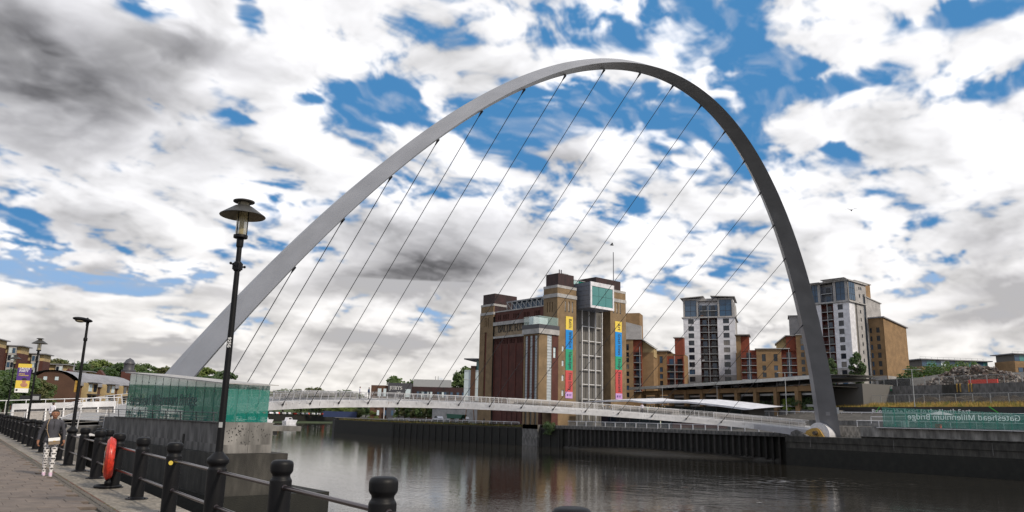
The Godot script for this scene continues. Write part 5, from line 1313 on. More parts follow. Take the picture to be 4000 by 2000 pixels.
	glazed(w, "clad_wall", M.clad_white, X5, -14.0, -6.4, 6, 41.4, grid_holes([-11.5], range_f(14.6, 2.72, 10), 1.75, 1.8), 1, 1)
	balcony_stack(w, X5, -6.3, -2.3, range_f(14.2, 2.72, 10), 2.7, "red_dark", 1.7, [-4.25])
	var sw := []
	for k in 11: sw.append([7.8, 16.6 + k * 2.72, 0.85, 1.2])
	wall(w, "clad_side", M.clad_white, X6, 0.0, 4.0, 19.8, 41.6); wall(w, "side_base", M.brick_white, X6, 0.0, 4.0, 6, 19.8)
	glazed(w, "side_wall", M.brick_white, X6, 4.0, 13.4, 6, 48.4, sw + [[7.8, 46.5, 0.85, 1.0], [9.2, 46.5, 0.85, 1.0], [4.15, 10.0, 1.4, 31.6], [10.6, 10.0, 1.8, 35.3]], 1, 1)
	slab(w, "ledge", M.stone_band, X5, Vector3(-14.5, 41.5, -12), Vector3(3.8, 41.85, 0.5))
	for p in [[-1.05, 2.1], [-9.5, -7.3]]:
		wall(w, "penthouse_frame", M.brick_white, X5, p[0] - 0.9, p[1] + 0.9, 41.85, 49.1, [[p[0], 42.2, p[1] - p[0], 6.6]], 0.3)
		window(w, X5, [p[0], 42.2, p[1] - p[0], 6.6], 2, 3, "pane_blue", "frame_dark", 0.25, 0.1)
	window(w, X6, [0.4, 42.3, 4.4, 6.3], 3, 3, "pane_blue", "frame_dark", -0.05, 0.1)
	wall(w, "penthouse_side", M.brick_white, X6, 0.0, 4.0, 41.85, 48.4)
	balcony_stack(w, X5, -6.2, -2.3, [42.0, 44.9], 2.6, "clad_grey", 1.5)
	for c in [[-9.4, -5.6, 48.6], [-5.2, 3.1, 49.3]]:
		b = MB.new()
		for k in 6: b.lohi(Vector3(c[0], c[2] + k * 0.02, 0.25 + k * 0.32), Vector3(c[1], c[2] + 0.1 + k * 0.02, 0.45 + k * 0.32))
		b.lohi(Vector3(c[0], c[2] - 0.25, -8), Vector3(c[1], c[2], 0.2))
		part(w, "louvred_canopy", b.mesh(), M.stone_band, X5)
	slab(w, "side_eaves", M.stone_band, X6, Vector3(-0.4, 48.6, -12), Vector3(14, 49.0, 0.5))
	# tan block on the right
	var X7 := facing(258.86, 0, -112.2, 0, 1); var X8 := facing(258.86, 0, -107.25, 1, 0)
	var r := thing("tan_block", "plain tan brick block with a sloping roof at the right of the white towers", "flats")
	var rw := grid_holes([0.25], range_f(18.1, 2.82, 6), 0.72, 1.7) + grid_holes([2.4], range_f(18.1, 2.82, 6), 1.15, 1.75)
	glazed(r, "white_base", M.brick_white, X7, 0, 4.95, 6, 17.8, [[0.3, 14.6, 0.75, 1.75], [2.4, 14.6, 1.15, 1.8]], 1, 1)
	glazed(r, "tan_wall", M.brick_apartment, X7, 0, 4.95, 17.8, 37.1, rw, 1, 1)
	b = MB.new(); b.prism(PackedVector2Array([Vector2(0.4, 17.8), Vector2(18.4, 17.8), Vector2(18.4, 35.3), Vector2(0.4, 37.2)]), -4.9, 0.0); part(r, "tan_side", b.mesh(), M.brick_apartment, X8)
	slab(r, "white_side_base", M.brick_white, X8, Vector3(0.4, 6, -4.9), Vector3(18.4, 17.8, 0.02))
	slab(r, "corner_return", M.brick_apartment, X8, Vector3(0.0, 6, -0.12), Vector3(0.4, 37.1, 0.0))
	b = MB.new(); b.prism(PackedVector2Array([Vector2(-0.5, 37.15), Vector2(19.0, 35.2), Vector2(19.0, 35.55), Vector2(-0.5, 37.55)]), -5.2, 0.5); part(r, "roof", b.mesh(), M.roof_slate, X8)
	b = MB.new(); b.prism(PackedVector2Array([Vector2(-2, 34), Vector2(11, 34), Vector2(11, 43.6), Vector2(-2, 44.8)]), -6, 0); part(r, "white_upper_block", b.mesh(), M.brick_white, facing(258.9, 0, -112.4, 1, 0))
	b = MB.new(); b.prism(PackedVector2Array([Vector2(-2, 44.7), Vector2(11.6, 43.5), Vector2(11.6, 43.8), Vector2(-2, 45.0)]), -6.2, 0.3); part(r, "upper_roof", b.mesh(), M.stone_band, facing(258.9, 0, -112.4, 1, 0))
	slab(r, "tan_upper_block", M.brick_apartment, facing(258.9, 0, -115, 1, 0), Vector3(-2, 40, -6), Vector3(10.0, 50.4, 0)); slab(r, "upper_eaves", M.stone_band, facing(258.9, 0, -115, 1, 0), Vector3(-2.2, 50.4, -6.2), Vector3(10.4, 50.7, 0.3))

# ---------- car park and cafe ----------
func make_carpark() -> void:
	var X := facing(169.82, 0, -137.31, -0.2496, 0.9684)
	var t := thing("car_park", "tan-columned open car park with a long sweeping pale roof", "car park")
	slab(t, "floor", M.concrete_dirty, X, Vector3(-2, 1.0, -22), Vector3(62, 4.6, -0.3))
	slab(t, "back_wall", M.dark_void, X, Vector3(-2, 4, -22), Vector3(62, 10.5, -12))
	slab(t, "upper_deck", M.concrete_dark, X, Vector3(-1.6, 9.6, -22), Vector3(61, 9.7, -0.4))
	for k in 11:
		var x := -1.5 + k * 6.2
		slab(t, "column", M.brick_apartment, X, Vector3(x, 0, -0.9), Vector3(x + 0.95, 9.55, 0.12))
		if k < 10:
			slab(t, "beam", M.brick_apartment, X, Vector3(x + 0.96, 8.55, -0.8), Vector3(x + 6.19, 9.65, 0.0))
			slab(t, "deck_edge", M.galv, X, Vector3(x + 0.97, 7.75, -1.2), Vector3(x + 6.18, 8.2, -1.0))
			slab(t, "barrier", M.galv, X, Vector3(x + 0.97, 5.25, -1.3), Vector3(x + 6.18, 5.75, -1.15))
			slab(t, "ramp_strip", M.concrete_dirty, X, Vector3(x + 0.97, 6.3, -4.2), Vector3(x + 6.18, 6.7, -4.0))
	var b := MB.new(); var n := 40
	for i in n:
		for j in 4:
			var P := []
			for w in [[i, j], [i + 1, j], [i + 1, j + 1], [i, j + 1]]:
				var u: float = w[0] / float(n); var q: float = w[1] / 4.0
				var x := -4.5 + 66.0 * u
				P.append(Vector3(x, 10.75 + 0.9 * u * u + sin(u * 3.0) * 0.15 + 0.7 * sin(q * 2.2), 2.2 - q * 22.0))
			b.quad(P[0], P[1], P[2], P[3])
			for k in 4: P[k] += Vector3(0, -0.75, 0)
			b.quad(P[3], P[2], P[1], P[0])
	for i in n:
		var u0 := i / float(n); var u1 := (i + 1) / float(n)
		var p := Vector3(-4.5 + 66.0 * u0, 10.75 + 0.9 * u0 * u0 + sin(u0 * 3.0) * 0.15, 2.2); var q := Vector3(-4.5 + 66.0 * u1, 10.75 + 0.9 * u1 * u1 + sin(u1 * 3.0) * 0.15, 2.2)
		b.quad(p + Vector3(0, -0.75, 0), q + Vector3(0, -0.75, 0), q, p)
	part(t, "roof", b.mesh(), M.roof_pale, X)
	for k in 10: slab(t, "roof_prop", M.dark_steel, X, Vector3(-1 + k * 6.2, 9.6, -1.0), Vector3(-0.8 + k * 6.2, 11, -0.8))
	slab(t, "roof_plant", M.clad_grey, X, Vector3(46, 11.6, -12), Vector3(58, 12.4, -7))
	slab(t, "low_canopy", M.roof_pale, X, Vector3(-12, 7.2, -6), Vector3(-2.4, 7.6, 0.5))
	for k in 7:
		var cp := X * Vector3(3.5 + k * 7.0, 9.72, -5.5)
		car(cp, [0.3, 1.3, 0.4][k % 3], [M.clad_white, M.dark_steel, M.galv, M.clad_white][k % 4], "car on the car park's upper deck, %s from the left" % ["first", "second", "third", "fourth", "fifth", "sixth", "seventh"][k], "cars on the car park deck")
	# cafe pavilion with a wave-shaped roof
	var c := thing("cafe_pavilion", "low dark-glazed pavilion under a wavy white roof beside the mill", "pavilion")
	b = MB.new()
	var prof := [[-131, 5.75], [-126, 6.05], [-116, 6.2], [-112, 5.8], [-110, 5.7], [-106, 5.85], [-100, 5.85], [-94, 5.35], [-90, 4.95], [-86, 4.5], [-84, 4.35]]
	for i in prof.size() - 1:
		var p: Array = prof[i]; var q: Array = prof[i + 1]
		var tk0 := 0.12 if i == 0 else 0.38; var tk1 := 0.12 if i == prof.size() - 2 else 0.38
		var x0 := 138.0; var x1 := 150.0
		var A := Vector3(x0, p[1], p[0]); var B := Vector3(x0, q[1], q[0]); var C2 := Vector3(x1, q[1] + 0.8, q[0]); var D := Vector3(x1, p[1] + 0.8, p[0])
		b.quad(A, B, C2, D); b.quad(A - Vector3(0, tk0, 0), D - Vector3(0, tk0, 0), C2 - Vector3(0, tk1, 0), B - Vector3(0, tk1, 0)); b.quad(A - Vector3(0, tk0, 0), B - Vector3(0, tk1, 0), B, A)
	part(c, "roof", b.mesh(), M.clad_white)
	slab(c, "interior", M.dark_void, Transform3D(), Vector3(143, 0, -128), Vector3(149, 4.9, -88))
	for k in 13: slab(c, "glass_panel", M.pane, Transform3D(), Vector3(141.0, 0.0, -127.5 + k * 3.0), Vector3(141.1, 4.6 if k < 11 else 4.1, -124.65 + k * 3.0))
	for k in 14: slab(c, "mullion", M.dark_steel, Transform3D(), Vector3(140.9, 0.0, -127.65 + k * 3.0), Vector3(141.15, 4.7 if k < 12 else 4.1, -127.5 + k * 3.0))
	slab(c, "red_bar_front", M.red_dark, Transform3D(), Vector3(140.7, 0, -106), Vector3(140.95, 1.2, -92))
	var ls := MB.new()
	for k in 26: ls.sphere(Vector3(139.3, 4.9 - 0.35 * absf(sin(k * 0.48)), -125.0 + k * 0.72), Vector3.ONE * 0.07, 6, 4)
	var lm := mat("festoon", 1.0, 0.85, 0.5, 0.5); lm.emission_enabled = true; lm.emission = Color(1.0, 0.8, 0.5); lm.emission_energy_multiplier = 1.0
	part(c, "string_light_bulbs", ls.mesh(), lm)

# ---------- plants ----------
func crown_mesh(kind: int) -> ArrayMesh:
	var key := "crown%d" % kind
	if cache.has(key): return cache[key]
	var r := RandomNumberGenerator.new(); r.seed = 100 + kind
	var b := MB.new()
	var lobes := []
	var tall := kind >= 4   # 0-3 broad trees, 4-5 upright, 6-7 bushes
	var n := 26
	for k in n:
		var a := r.randf() * TAU; var h := r.randf()
		if kind >= 6: lobes.append([Vector3(cos(a) * r.randf_range(0.1, 0.5), h * 0.7 + 0.08, sin(a) * r.randf_range(0.1, 0.5)), r.randf_range(0.12, 0.26)])
		elif tall: lobes.append([Vector3(cos(a) * 0.16 * sin(h * 2.8 + 0.25) * r.randf_range(0.4, 1.2), 0.16 + h * 0.8, sin(a) * 0.16 * sin(h * 2.8 + 0.25)), r.randf_range(0.07, 0.13)])
		else:
			var w := 0.36 * sqrt(maxf(0.02, 1.0 - pow((h - 0.4) / 0.62, 2)))
			lobes.append([Vector3(cos(a) * w * r.randf_range(0.35, 1.05), 0.27 + h * 0.64, sin(a) * w * r.randf_range(0.35, 1.05)), r.randf_range(0.08, 0.17)])
	for l in lobes:
		for k in 120:
			var d := Vector3(r.randfn(), r.randfn() * 0.85, r.randfn()).normalized()
			var p: Vector3 = l[0] + d * l[1] * pow(r.randf(), 0.35)
			if p.y < 0.02: continue
			var s := r.randf_range(0.014, 0.032)
			var nn := (d + Vector3(r.randfn(), r.randfn() + 0.5, r.randfn()) * 0.6).normalized()
			var x := nn.cross(Vector3(r.randfn(), r.randfn(), r.randfn())).normalized() * s; var y := nn.cross(x) * r.randf_range(0.7, 1.4)
			b.quad(p - x - y * 0.4, p + x - y * 0.5, p + x * 0.7 + y, p - x * 0.8 + y * 0.8)
	cache[key] = b.mesh()
	return cache[key]
func trunk_mesh(kind: int) -> ArrayMesh:
	var key := "trunk%d" % kind
	if cache.has(key): return cache[key]
	var r := RandomNumberGenerator.new(); r.seed = 300 + kind
	var b := MB.new()
	b.cyl(Vector3(0, -0.05, 0), Vector3(0.01, 0.4, 0), 0.028, 0.018, 7); b.cyl(Vector3(0.01, 0.4, 0), Vector3(0, 0.75, 0.01), 0.018, 0.007, 6)
	for k in 7:
		var a := r.randf() * TAU; var y := 0.25 + r.randf() * 0.35
		b.cyl(Vector3(0, y, 0), Vector3(cos(a) * 0.2, y + 0.18, sin(a) * 0.2), 0.011, 0.003, 5)
	cache[key] = b.mesh()
	return cache[key]
func tree(called: String, kind: int, leaf: String, p: Vector3, h: float, wide: float, label: String, category := "tree", group := "") -> void:
	var t := thing(called, label, category, Transform3D(Basis(Vector3.UP, fmod(p.x * 7.3 + p.z * 3.1, TAU)).scaled(Vector3(h * wide, h, h * wide)), p), group)
	if kind < 6: part(t, "trunk", trunk_mesh(kind), M.bark)
	part(t, "crown", crown_mesh(kind), M[leaf])
func at_px(bearing: float, dist: float, y := 0.0) -> Vector3:   # bearing in degrees from downstream towards the far bank
	return Vector3(sin(deg_to_rad(bearing)) * dist, y, -cos(deg_to_rad(bearing)) * dist)

# ---------- building site, verge and offices on the right ----------
func make_site() -> void:
	var W := facing(179.5, 0, -87.0, -0.2996, 0.954)   # retaining wall line, running upstream
	var t := thing("retaining_wall", "long grey stained concrete retaining wall above the grass verge", "wall")
	for k in 22: part(t, "wall_bay", bm(Vector3(2.0 + k * 4.02, 7.6, -0.3), Vector3(3.98, 5.2, 0.6)), M.concrete_dark if k % 5 == 2 else M.concrete_dirty, W)
	for k in 11: slab(t, "dark_panel", [M.dark_steel, M.mark_black][0 if k < 4 and k % 2 == 0 else 1], W, Vector3(1.0 + k * 1.0, 6.3, 0.02), Vector3(1.85 + k * 1.0, 8.4, 0.12))
	for s in [[31.5, 8.6, 10.3], [32.2, 8.6, 10.3], [34.0, 8.6, 10.3], [34.6, 8.6, 10.3]]: slab(t, "yellow_post", M.yellow_steel, W, Vector3(s[0], s[1], 0.02), Vector3(s[0] + 0.16, s[2], 0.2))
	var sg := thing("company_sign", "small green company sign with a white logo on the grey retaining wall", "sign", W)
	part(sg, "board", bm(Vector3(14.6, 9.7, 0.1), Vector3(2.9, 1.0, 0.08)), M.green_sign)
	text_part(sg, "lettering", "bam", 0.62, 0.03, M.white_paint, Transform3D(Basis(), Vector3(14.5, 9.4, 0.15)))
	var b := MB.new(); b.prism(PackedVector2Array([Vector2(13.4, 10.0), Vector2(13.75, 9.4), Vector2(14.15, 10.0), Vector2(13.75, 9.75)]), 0.14, 0.17); part(sg, "logo", b.mesh(), M.white_paint)
	# ground behind the wall
	b = MB.new()
	rng.seed = 77
	var gx := W
	for i in 30:
		for j in 6:
			var P := []
			for w in [[i, j], [i + 1, j], [i + 1, j + 1], [i, j + 1]]:
				var x: float = w[0] * 3.0; var z: float = -0.4 - w[1] * 8.0
				P.append(Vector3(x, 10.05 + w[1] * 0.35 + fa.get_noise_2d(x * 20.0, z * 20.0) * 0.5 * minf(w[1], 1.0), z))
			b.quad(P[0], P[1], P[2], P[3])
	struct("site_ground", b.mesh(), M.earth, W)
	# spoil heap in front of the wall, and the rubble heap behind it
	b = MB.new()
	for i in 40:
		for j in 8:
			var P := []
			for w in [[i, j], [i + 1, j], [i + 1, j + 1], [i, j + 1]]:
				var u: float = w[0] / 40.0; var q: float = w[1] / 8.0
				var hgt := 2.0 * sin(q * PI) * smoothstep(0.0, 0.15, u) * (0.8 + 0.5 * fa.get_noise_2d(u * 600.0, q * 120.0))
				P.append(Vector3(19.0 + u * 45.0, 5.9 + hgt, 0.4 + (1.0 - q) * 5.0))
			b.quad(P[0], P[1], P[2], P[3])
	solo("spoil_heap", b.mesh(), M.earth, "dark brown heap of soil in front of the grey retaining wall", "soil heap", W)
	var hp := thing("rubble_heap", "broad grey heap of demolition rubble behind the retaining wall", "rubble heap", W)
	b = MB.new()
	for i in 24:
		for j in 6:
			var P := []
			for w in [[i, j], [i + 1, j], [i + 1, j + 1], [i, j + 1]]:
				var u: float = w[0] / 24.0; var q: float = w[1] / 6.0
				P.append(Vector3(17.0 + u * 24.0, 10.0 + 4.4 * sin(pow(u, 0.75) * PI) * sin(q * PI), -6.0 - q * 12.0))
			b.quad(P[0], P[1], P[2], P[3])
	part(hp, "mound", b.mesh(), M.earth)
	var bs := []
	for k in 3:
		var m := MB.new(); m.box(Vector3.ZERO, Vector3(1.0, 0.35, 0.6), Basis(Vector3(1, 1, 0).normalized(), 0.3 * k)); m.box(Vector3(0.2, 0.1, 0.1), Vector3(0.5, 0.5, 0.5), Basis(Vector3.UP, 0.7)); bs.append(m.mesh())
	for k in 290:
		var u := rng.randf(); var q := rng.randf_range(0.0, 0.55)
		var p := Vector3(17.0 + u * 24.0, 10.0 + 4.4 * sin(pow(u, 0.75) * PI) * sin(q * PI) + 0.1, -6.0 - q * 12.0)
		part(hp, "rubble_block", bs[k % 3], M["rubble%d" % rng.randi_range(0, 2)], Transform3D(Basis.from_euler(Vector3(rng.randf() * 6, rng.randf() * 6, rng.randf() * 6)).scaled(Vector3.ONE * rng.randf_range(0.3, 1.1)), p))
	for k in 3: solo("plastic_barrier", bm(Vector3(0, 0.5, 0), Vector3(1.9, 1.0, 0.35)), M.plastic_red, ["red plastic barrier at the foot of the rubble, left of three", "red plastic barrier at the foot of the rubble, middle of three", "red plastic barrier at the foot of the rubble, right of three"][k], "barrier", W * at(33.0 + k * 2.0, 10.15, -3.0, 0.1 * k), "red barriers by the rubble")
	# mesh fence panels
	var fp := MB.new()
	fp.tube([Vector3(0, 0, 0), Vector3(0, 1.95, 0), Vector3(0.08, 2.0, 0), Vector3(3.3, 2.0, 0), Vector3(3.38, 1.95, 0), Vector3(3.38, 0, 0)], 0.035, 5); fp.cyl(Vector3(0, 0.15, 0), Vector3(3.38, 0.15, 0), 0.02, 0.02, 5)
	for k in 16: fp.box(Vector3(0.2 + k * 0.2, 1.05, 0), Vector3(0.008, 1.85, 0.008))
	var fpm := fp.mesh()
	for row in [["site_fence", "wire mesh fence panels standing on top of the retaining wall", 9.95, -2.0, 16, 9.0], ["verge_fence", "wire mesh fence panels between the grass verge and the soil heap", 6.0, 6.4, 15, 15.0]]:
		var f := thing(row[0], row[1], "fence", W)
		for k in row[4]: part(f, "fence_panel", fpm, M.galv, at(row[5] + k * 3.45, row[2], row[3]))
	solo("site_hoarding", bm(Vector3(9.5, 11.2, -9), Vector3(9, 2.3, 0.15)), M.black_board, "dark solid hoarding left of the rubble heap", "hoarding", W)
	# grass verge
	b = MB.new(); b.prism(PackedVector2Array([Vector2(6.6, 5.95), Vector2(12.4, 4.7), Vector2(12.4, 3.5), Vector2(6.6, 3.5)]), 0, 84, W * Transform3D(Basis(Vector3(0, 0, 1), Vector3(0, 1, 0), Vector3(1, 0, 0)), Vector3.ZERO))
	struct("verge", b.mesh(), M.hill_green)
	b = MB.new(); b.use_c = true
	for k in 15000:
		var x := rng.randf() * 80.0; var z := 6.6 + rng.randf() * 5.6
		var y := lerpf(5.95, 4.7, (z - 6.6) / 5.8); var h := rng.randf_range(0.35, 0.95)
		var a := rng.randf() * TAU; var d := Vector3(cos(a), 0, sin(a)) * 0.05; var lean := Vector3(rng.randfn() * 0.12, h, rng.randfn() * 0.12)
		var tone := rng.randf(); var pat := fa.get_noise_2d(x * 18.0, z * 18.0)
		b.col = Color(0.38, 0.25, 0.07).lerp(Color(0.14, 0.16, 0.03), clampf(tone * 0.5 + pat * 1.6, 0, 1))
		var p := Vector3(x, y, z)
		b.tri(p - d, p + d, p + lean)
	var gm := mat("grass", 1, 1, 1, 0.9); gm.vertex_color_use_as_albedo = true
	tag(part(self, "verge_grass", b.mesh(), gm, W), "dry straw-coloured long grass on the verge below the retaining wall", "grass", "", "stuff")
	# black hoarding with white words below the verge
	var H := facing(161.0, 0, -79.5, -0.25, 0.968)
	var hb := thing("black_hoarding", "long black site hoarding with white slogan and green stripes", "hoarding", H)
	for k in 26: part(hb, "board", bm(Vector3(-10.0 + k * 2.44, 4.2, 0), Vector3(2.42, 2.2, 0.06)), M.black_board)
	text_part(hb, "lettering", "Bringing the heart to the North East", 0.85, 0.03, M.white_paint, Transform3D(Basis(), Vector3(10.5, 3.7, 0.05)))
	for x in [11.4, 36.0]:
		b = MB.new(); b.bar(Vector3(x, 4.2, 0.06), Vector3(x + (1.1 if x < 20 else -1.6), 5.35, 0.06), 0.02, 0.16); part(hb, "green_stripe", b.mesh(), M.green_stripe)
	b = MB.new(); b.bar(Vector3(-4.6, 4.3, 0.06), Vector3(-3.5, 5.35, 0.06), 0.02, 0.16); part(hb, "green_stripe", b.mesh(), M.green_stripe)
	text_part(hb, "lettering", "sage", 0.5, 0.02, M.green_stripe, Transform3D(Basis(), Vector3(-1.2, 3.6, 0.05)))
	# terraces, ramps and railings of the bridge landing
	b = MB.new(); b.lohi(Vector3(127.2, -0.5, -66), Vector3(143, 1.35, 6)); b.lohi(Vector3(143, 0, -80), Vector3(152, 2.4, 6))
	struct("landing_terrace", b.mesh(), M.concrete_dirty)
	for k in 3:
		var x := 131.0 + k * 5.5
		var r := thing("ramp_railing", ["white steel railing on the lowest ramp of the far landing", "white steel railing on the middle ramp of the far landing", "white steel railing on the top ramp of the far landing"][k], "railing", Transform3D(), "railings of the far landing")
		var y0 := 1.35 + k * 0.7; var y1 := 1.35 + (k * 0.9 if k != 1 else 1.6)
		for j in 13:
			var u := j / 12.0
			part(r, "post", bm(Vector3(0, 0.5, 0), Vector3(0.09, 1.1, 0.09)), M.bridge_white, at(x, lerpf(y0, y1, u), -60 + u * 44.0))
		for q in 5:
			b = MB.new(); b.cyl(Vector3(x, y0 + 1.05 - q * 0.22, -60), Vector3(x, y1 + 1.05 - q * 0.22, -16), 0.06 if q == 0 else 0.025, 0.06 if q == 0 else 0.025, 6); part(r, "rail", b.mesh(), M.bridge_white if q == 0 else M.galv)
		b = MB.new(); b.prism(PackedVector2Array([Vector2(-60, 0.5), Vector2(-16, 0.5), Vector2(-16, y1), Vector2(-60, y0)]), -0.2, 0.2, Transform3D(Basis(Vector3(0, 0, 1), Vector3(0, 1, 0), Vector3(-1, 0, 0)), Vector3(x + 0.5, 0, 0))); part(r, "ramp_edge", b.mesh(), M.concrete)
	var ur := thing("terrace_railing", "long white-topped railing in front of the black hoarding", "railing")
	for k in 34: part(ur, "post", bm(Vector3(0, 0.6, 0), Vector3(0.08, 1.2, 0.08)), M.bridge_white, at(150.8, 2.9, -92 + k * 2.0))
	part(ur, "top_rail", bm(Vector3(150.8, 4.1, -59), Vector3(0.2, 0.14, 67)), M.bridge_white); part(ur, "low_rail", bm(Vector3(150.8, 3.05, -59), Vector3(0.08, 0.06, 67)), M.bridge_white)
	struct("terrace_wall", bm(Vector3(151.3, 1.2, -59), Vector3(0.9, 3.3, 70)), M.quay_stone)
	solo("site_gate", bm(Vector3(0, 1.0, 0), Vector3(0.06, 2.0, 1.7)), M.galv, "pale mesh gate by the arch's right leg", "gate", at(150.4, 3.0, -73.2))
	# cafe parasol on the pier
	var ps := thing("parasol", "wide white parasol seen through the green glass screen", "parasol", at(124.2, 1.4, -44.3))
	b = MB.new(); b.lathe([Vector2(2.0, 2.0), Vector2(0.08, 2.55), Vector2(0.0, 2.62)], Vector3.ZERO, 8); b.lathe([Vector2(0.0, 2.5), Vector2(2.0, 1.98)], Vector3.ZERO, 8); part(ps, "canopy", b.mesh(), M.clad_white)
	b = MB.new(); b.cyl(Vector3(0, 0, 0), Vector3(0, 2.5, 0), 0.03, 0.03, 8); part(ps, "pole", b.mesh(), M.galv)
	solo("red_seat", bm(Vector3(0, 0.35, 0), Vector3(0.7, 0.7, 0.7)), M.plastic_red, "red seat under the white parasol", "seat", at(124.0, 1.4, -44.6))
	solo("white_notice", bm(Vector3(0, 0.55, 0), Vector3(0.08, 1.1, 0.8)), M.white_paint, "white notice board behind the left end of the glass screen", "notice", at(123.5, 1.4, -49.0))
	# tall lamp columns
	var i := 0
	for p in [[Vector3(158.6, 3.6, -61.0), 9.0, "tall grey twin-arm lamp column in front of the rubble heap"], [Vector3(152.0, 3.0, -84.5), 9.3, "tall twin-arm lamp column left of the arch's right leg"], [Vector3(160.0, 2.5, -107.0), 8.5, "tall lamp column in front of the car park's middle"], [Vector3(158.0, 1.0, -122.0), 9.0, "tall lamp column at the left end of the car park"], [Vector3(162.5, 3.5, -84.0), 8.0, "lamp column close behind the arch's right leg"]]:
		var l := thing("lamp_column", p[2], "lamp column", Transform3D(Basis(), p[0]), "lamp columns on the far bank")
		b = MB.new(); b.cyl(Vector3.ZERO, Vector3(0, p[1], 0), 0.1, 0.06, 8); part(l, "pole", b.mesh(), M.galv)
		b = MB.new(); b.bar(Vector3(-0.5, p[1], -0.8), Vector3(0.5, p[1] + 0.05, 0.8), 0.06, 0.06); part(l, "arm", b.mesh(), M.galv)
		for s in [-1.0, 1.0]:
			b = MB.new(); b.sphere(Vector3(s * 0.7, p[1] + 0.03, s * 1.1), Vector3(0.3, 0.09, 0.45), 10, 6); part(l, "lamp_head", b.mesh(), M.galv)
		i += 1
	# offices
	var O := facing(448.7, 20, -167.0, 0.85, 0.53)
	for o in 2:
		var X := O * at(0 if o == 0 else 46.0, 0 if o == 0 else 3.5, 0 if o == 0 else 14.0)
		var q := thing("office_block", ["long office block with a blue glass top floor behind the rubble heap", "office block with blue glass at the right edge of the view"][o], "office building", X, "offices on the hill")
		var len := 42.0 if o == 0 else 40.0
		slab(q, "body", M.brick_apartment, Transform3D(), Vector3(0, -4, -14), Vector3(len, 14.4, 0))
		slab(q, "tan_band", M.brick_apartment, Transform3D(), Vector3(0, 10.9, 0), Vector3(len, 13.6, 0.1))
		slab(q, "white_band", M.clad_white, Transform3D(), Vector3(1.8, 4.2, 0.0), Vector3(len, 8.2, 0.14))
		slab(q, "roof", M.roof_slate, Transform3D(), Vector3(-1.6, 18.0, -15), Vector3(len + 1.6, 18.5, 1.6))
		slab(q, "top_storey", M.dark_void, Transform3D(), Vector3(0.3, 14.4, -13), Vector3(len - 0.3, 18.0, -0.2))
		for k in 14: part(q, "window", bm(Vector3(1.7 + k * 2.95, 16.0, 0.0), Vector3(2.85, 3.3, 0.2)), [M.pane_blue, M.pane_teal, M.pane_blue, M.pane_sky][(k * 7 + 3) % 4 if k in [2, 4, 5] else k % 3])
		for k in 13: part(q, "strip_window", bm(Vector3(3.2 + k * 2.95, 9.6, 0.06), Vector3(2.6, 2.3, 0.2)), M.pane if k % 3 else M.pane_blue)
		slab(q, "roof_rail", M.galv, Transform3D(), Vector3(0, 19.6, -1), Vector3(len, 19.75, -0.9))
		for k in 12: slab(q, "rail_post", M.galv, Transform3D(), Vector3(k * 3.6, 18.5, -1), Vector3(k * 3.6 + 0.12, 19.6, -0.9))
	tree("site_bush", 6, "leaf1", at_px(69.4, 275, 10.5), 12.0, 1.25, "big dark bush in front of the offices, left of the pair", "bush", "bushes by the offices")
	tree("site_bush", 7, "leaf0", at_px(71.6, 280, 10.5), 13.5, 0.8, "big dark bush in front of the offices, right of the pair", "bush", "bushes by the offices")
	tree("young_tree", 4, "leaf1", Vector3(184, 10.4, -89.5), 7.0, 0.9, "young tree at the foot of the second white tower, left of two", "tree", "young trees by the second tower")
	tree("young_tree", 4, "leaf1", Vector3(186.5, 10.4, -84.5), 8.5, 1.0, "young tree at the foot of the second white tower, right of two", "tree", "young trees by the second tower")
	# planting in front of the car park
	var pl := [[166.5, -117.0, 5.0, 5, "leaf1", "upright dark conifer in front of the car park, leftmost"], [164.5, -108.0, 6.2, 5, "leaf1", "upright dark conifer in front of the car park, left of the lamp column"], [161.5, -95.0, 4.6, 6, "leaf1", "round dark shrub in front of the car park, right of the lamp column"], [160.0, -91.0, 5.8, 5, "leaf1", "upright dark conifer in front of the car park, nearest the arch"], [158.8, -87.0, 3.6, 7, "leaf3", "bright yellow-green shrub near the foot of the arch"], [157.5, -84.0, 4.0, 6, "leaf1", "dark shrub right beside the arch's right leg"], [163.0, -99.5, 4.0, 7, "leaf2", "mid-green shrub just right of the lamp column by the car park"]]
	for p in pl: tree("shrub" if p[3] > 5 else "conifer", p[3], p[4], Vector3(p[0], south_y(p[0], p[1]) - 0.1, p[1]), p[2], 1.1 if p[3] > 5 else 1.0, p[5], "shrub" if p[3] > 5 else "conifer", "planting before the car park")

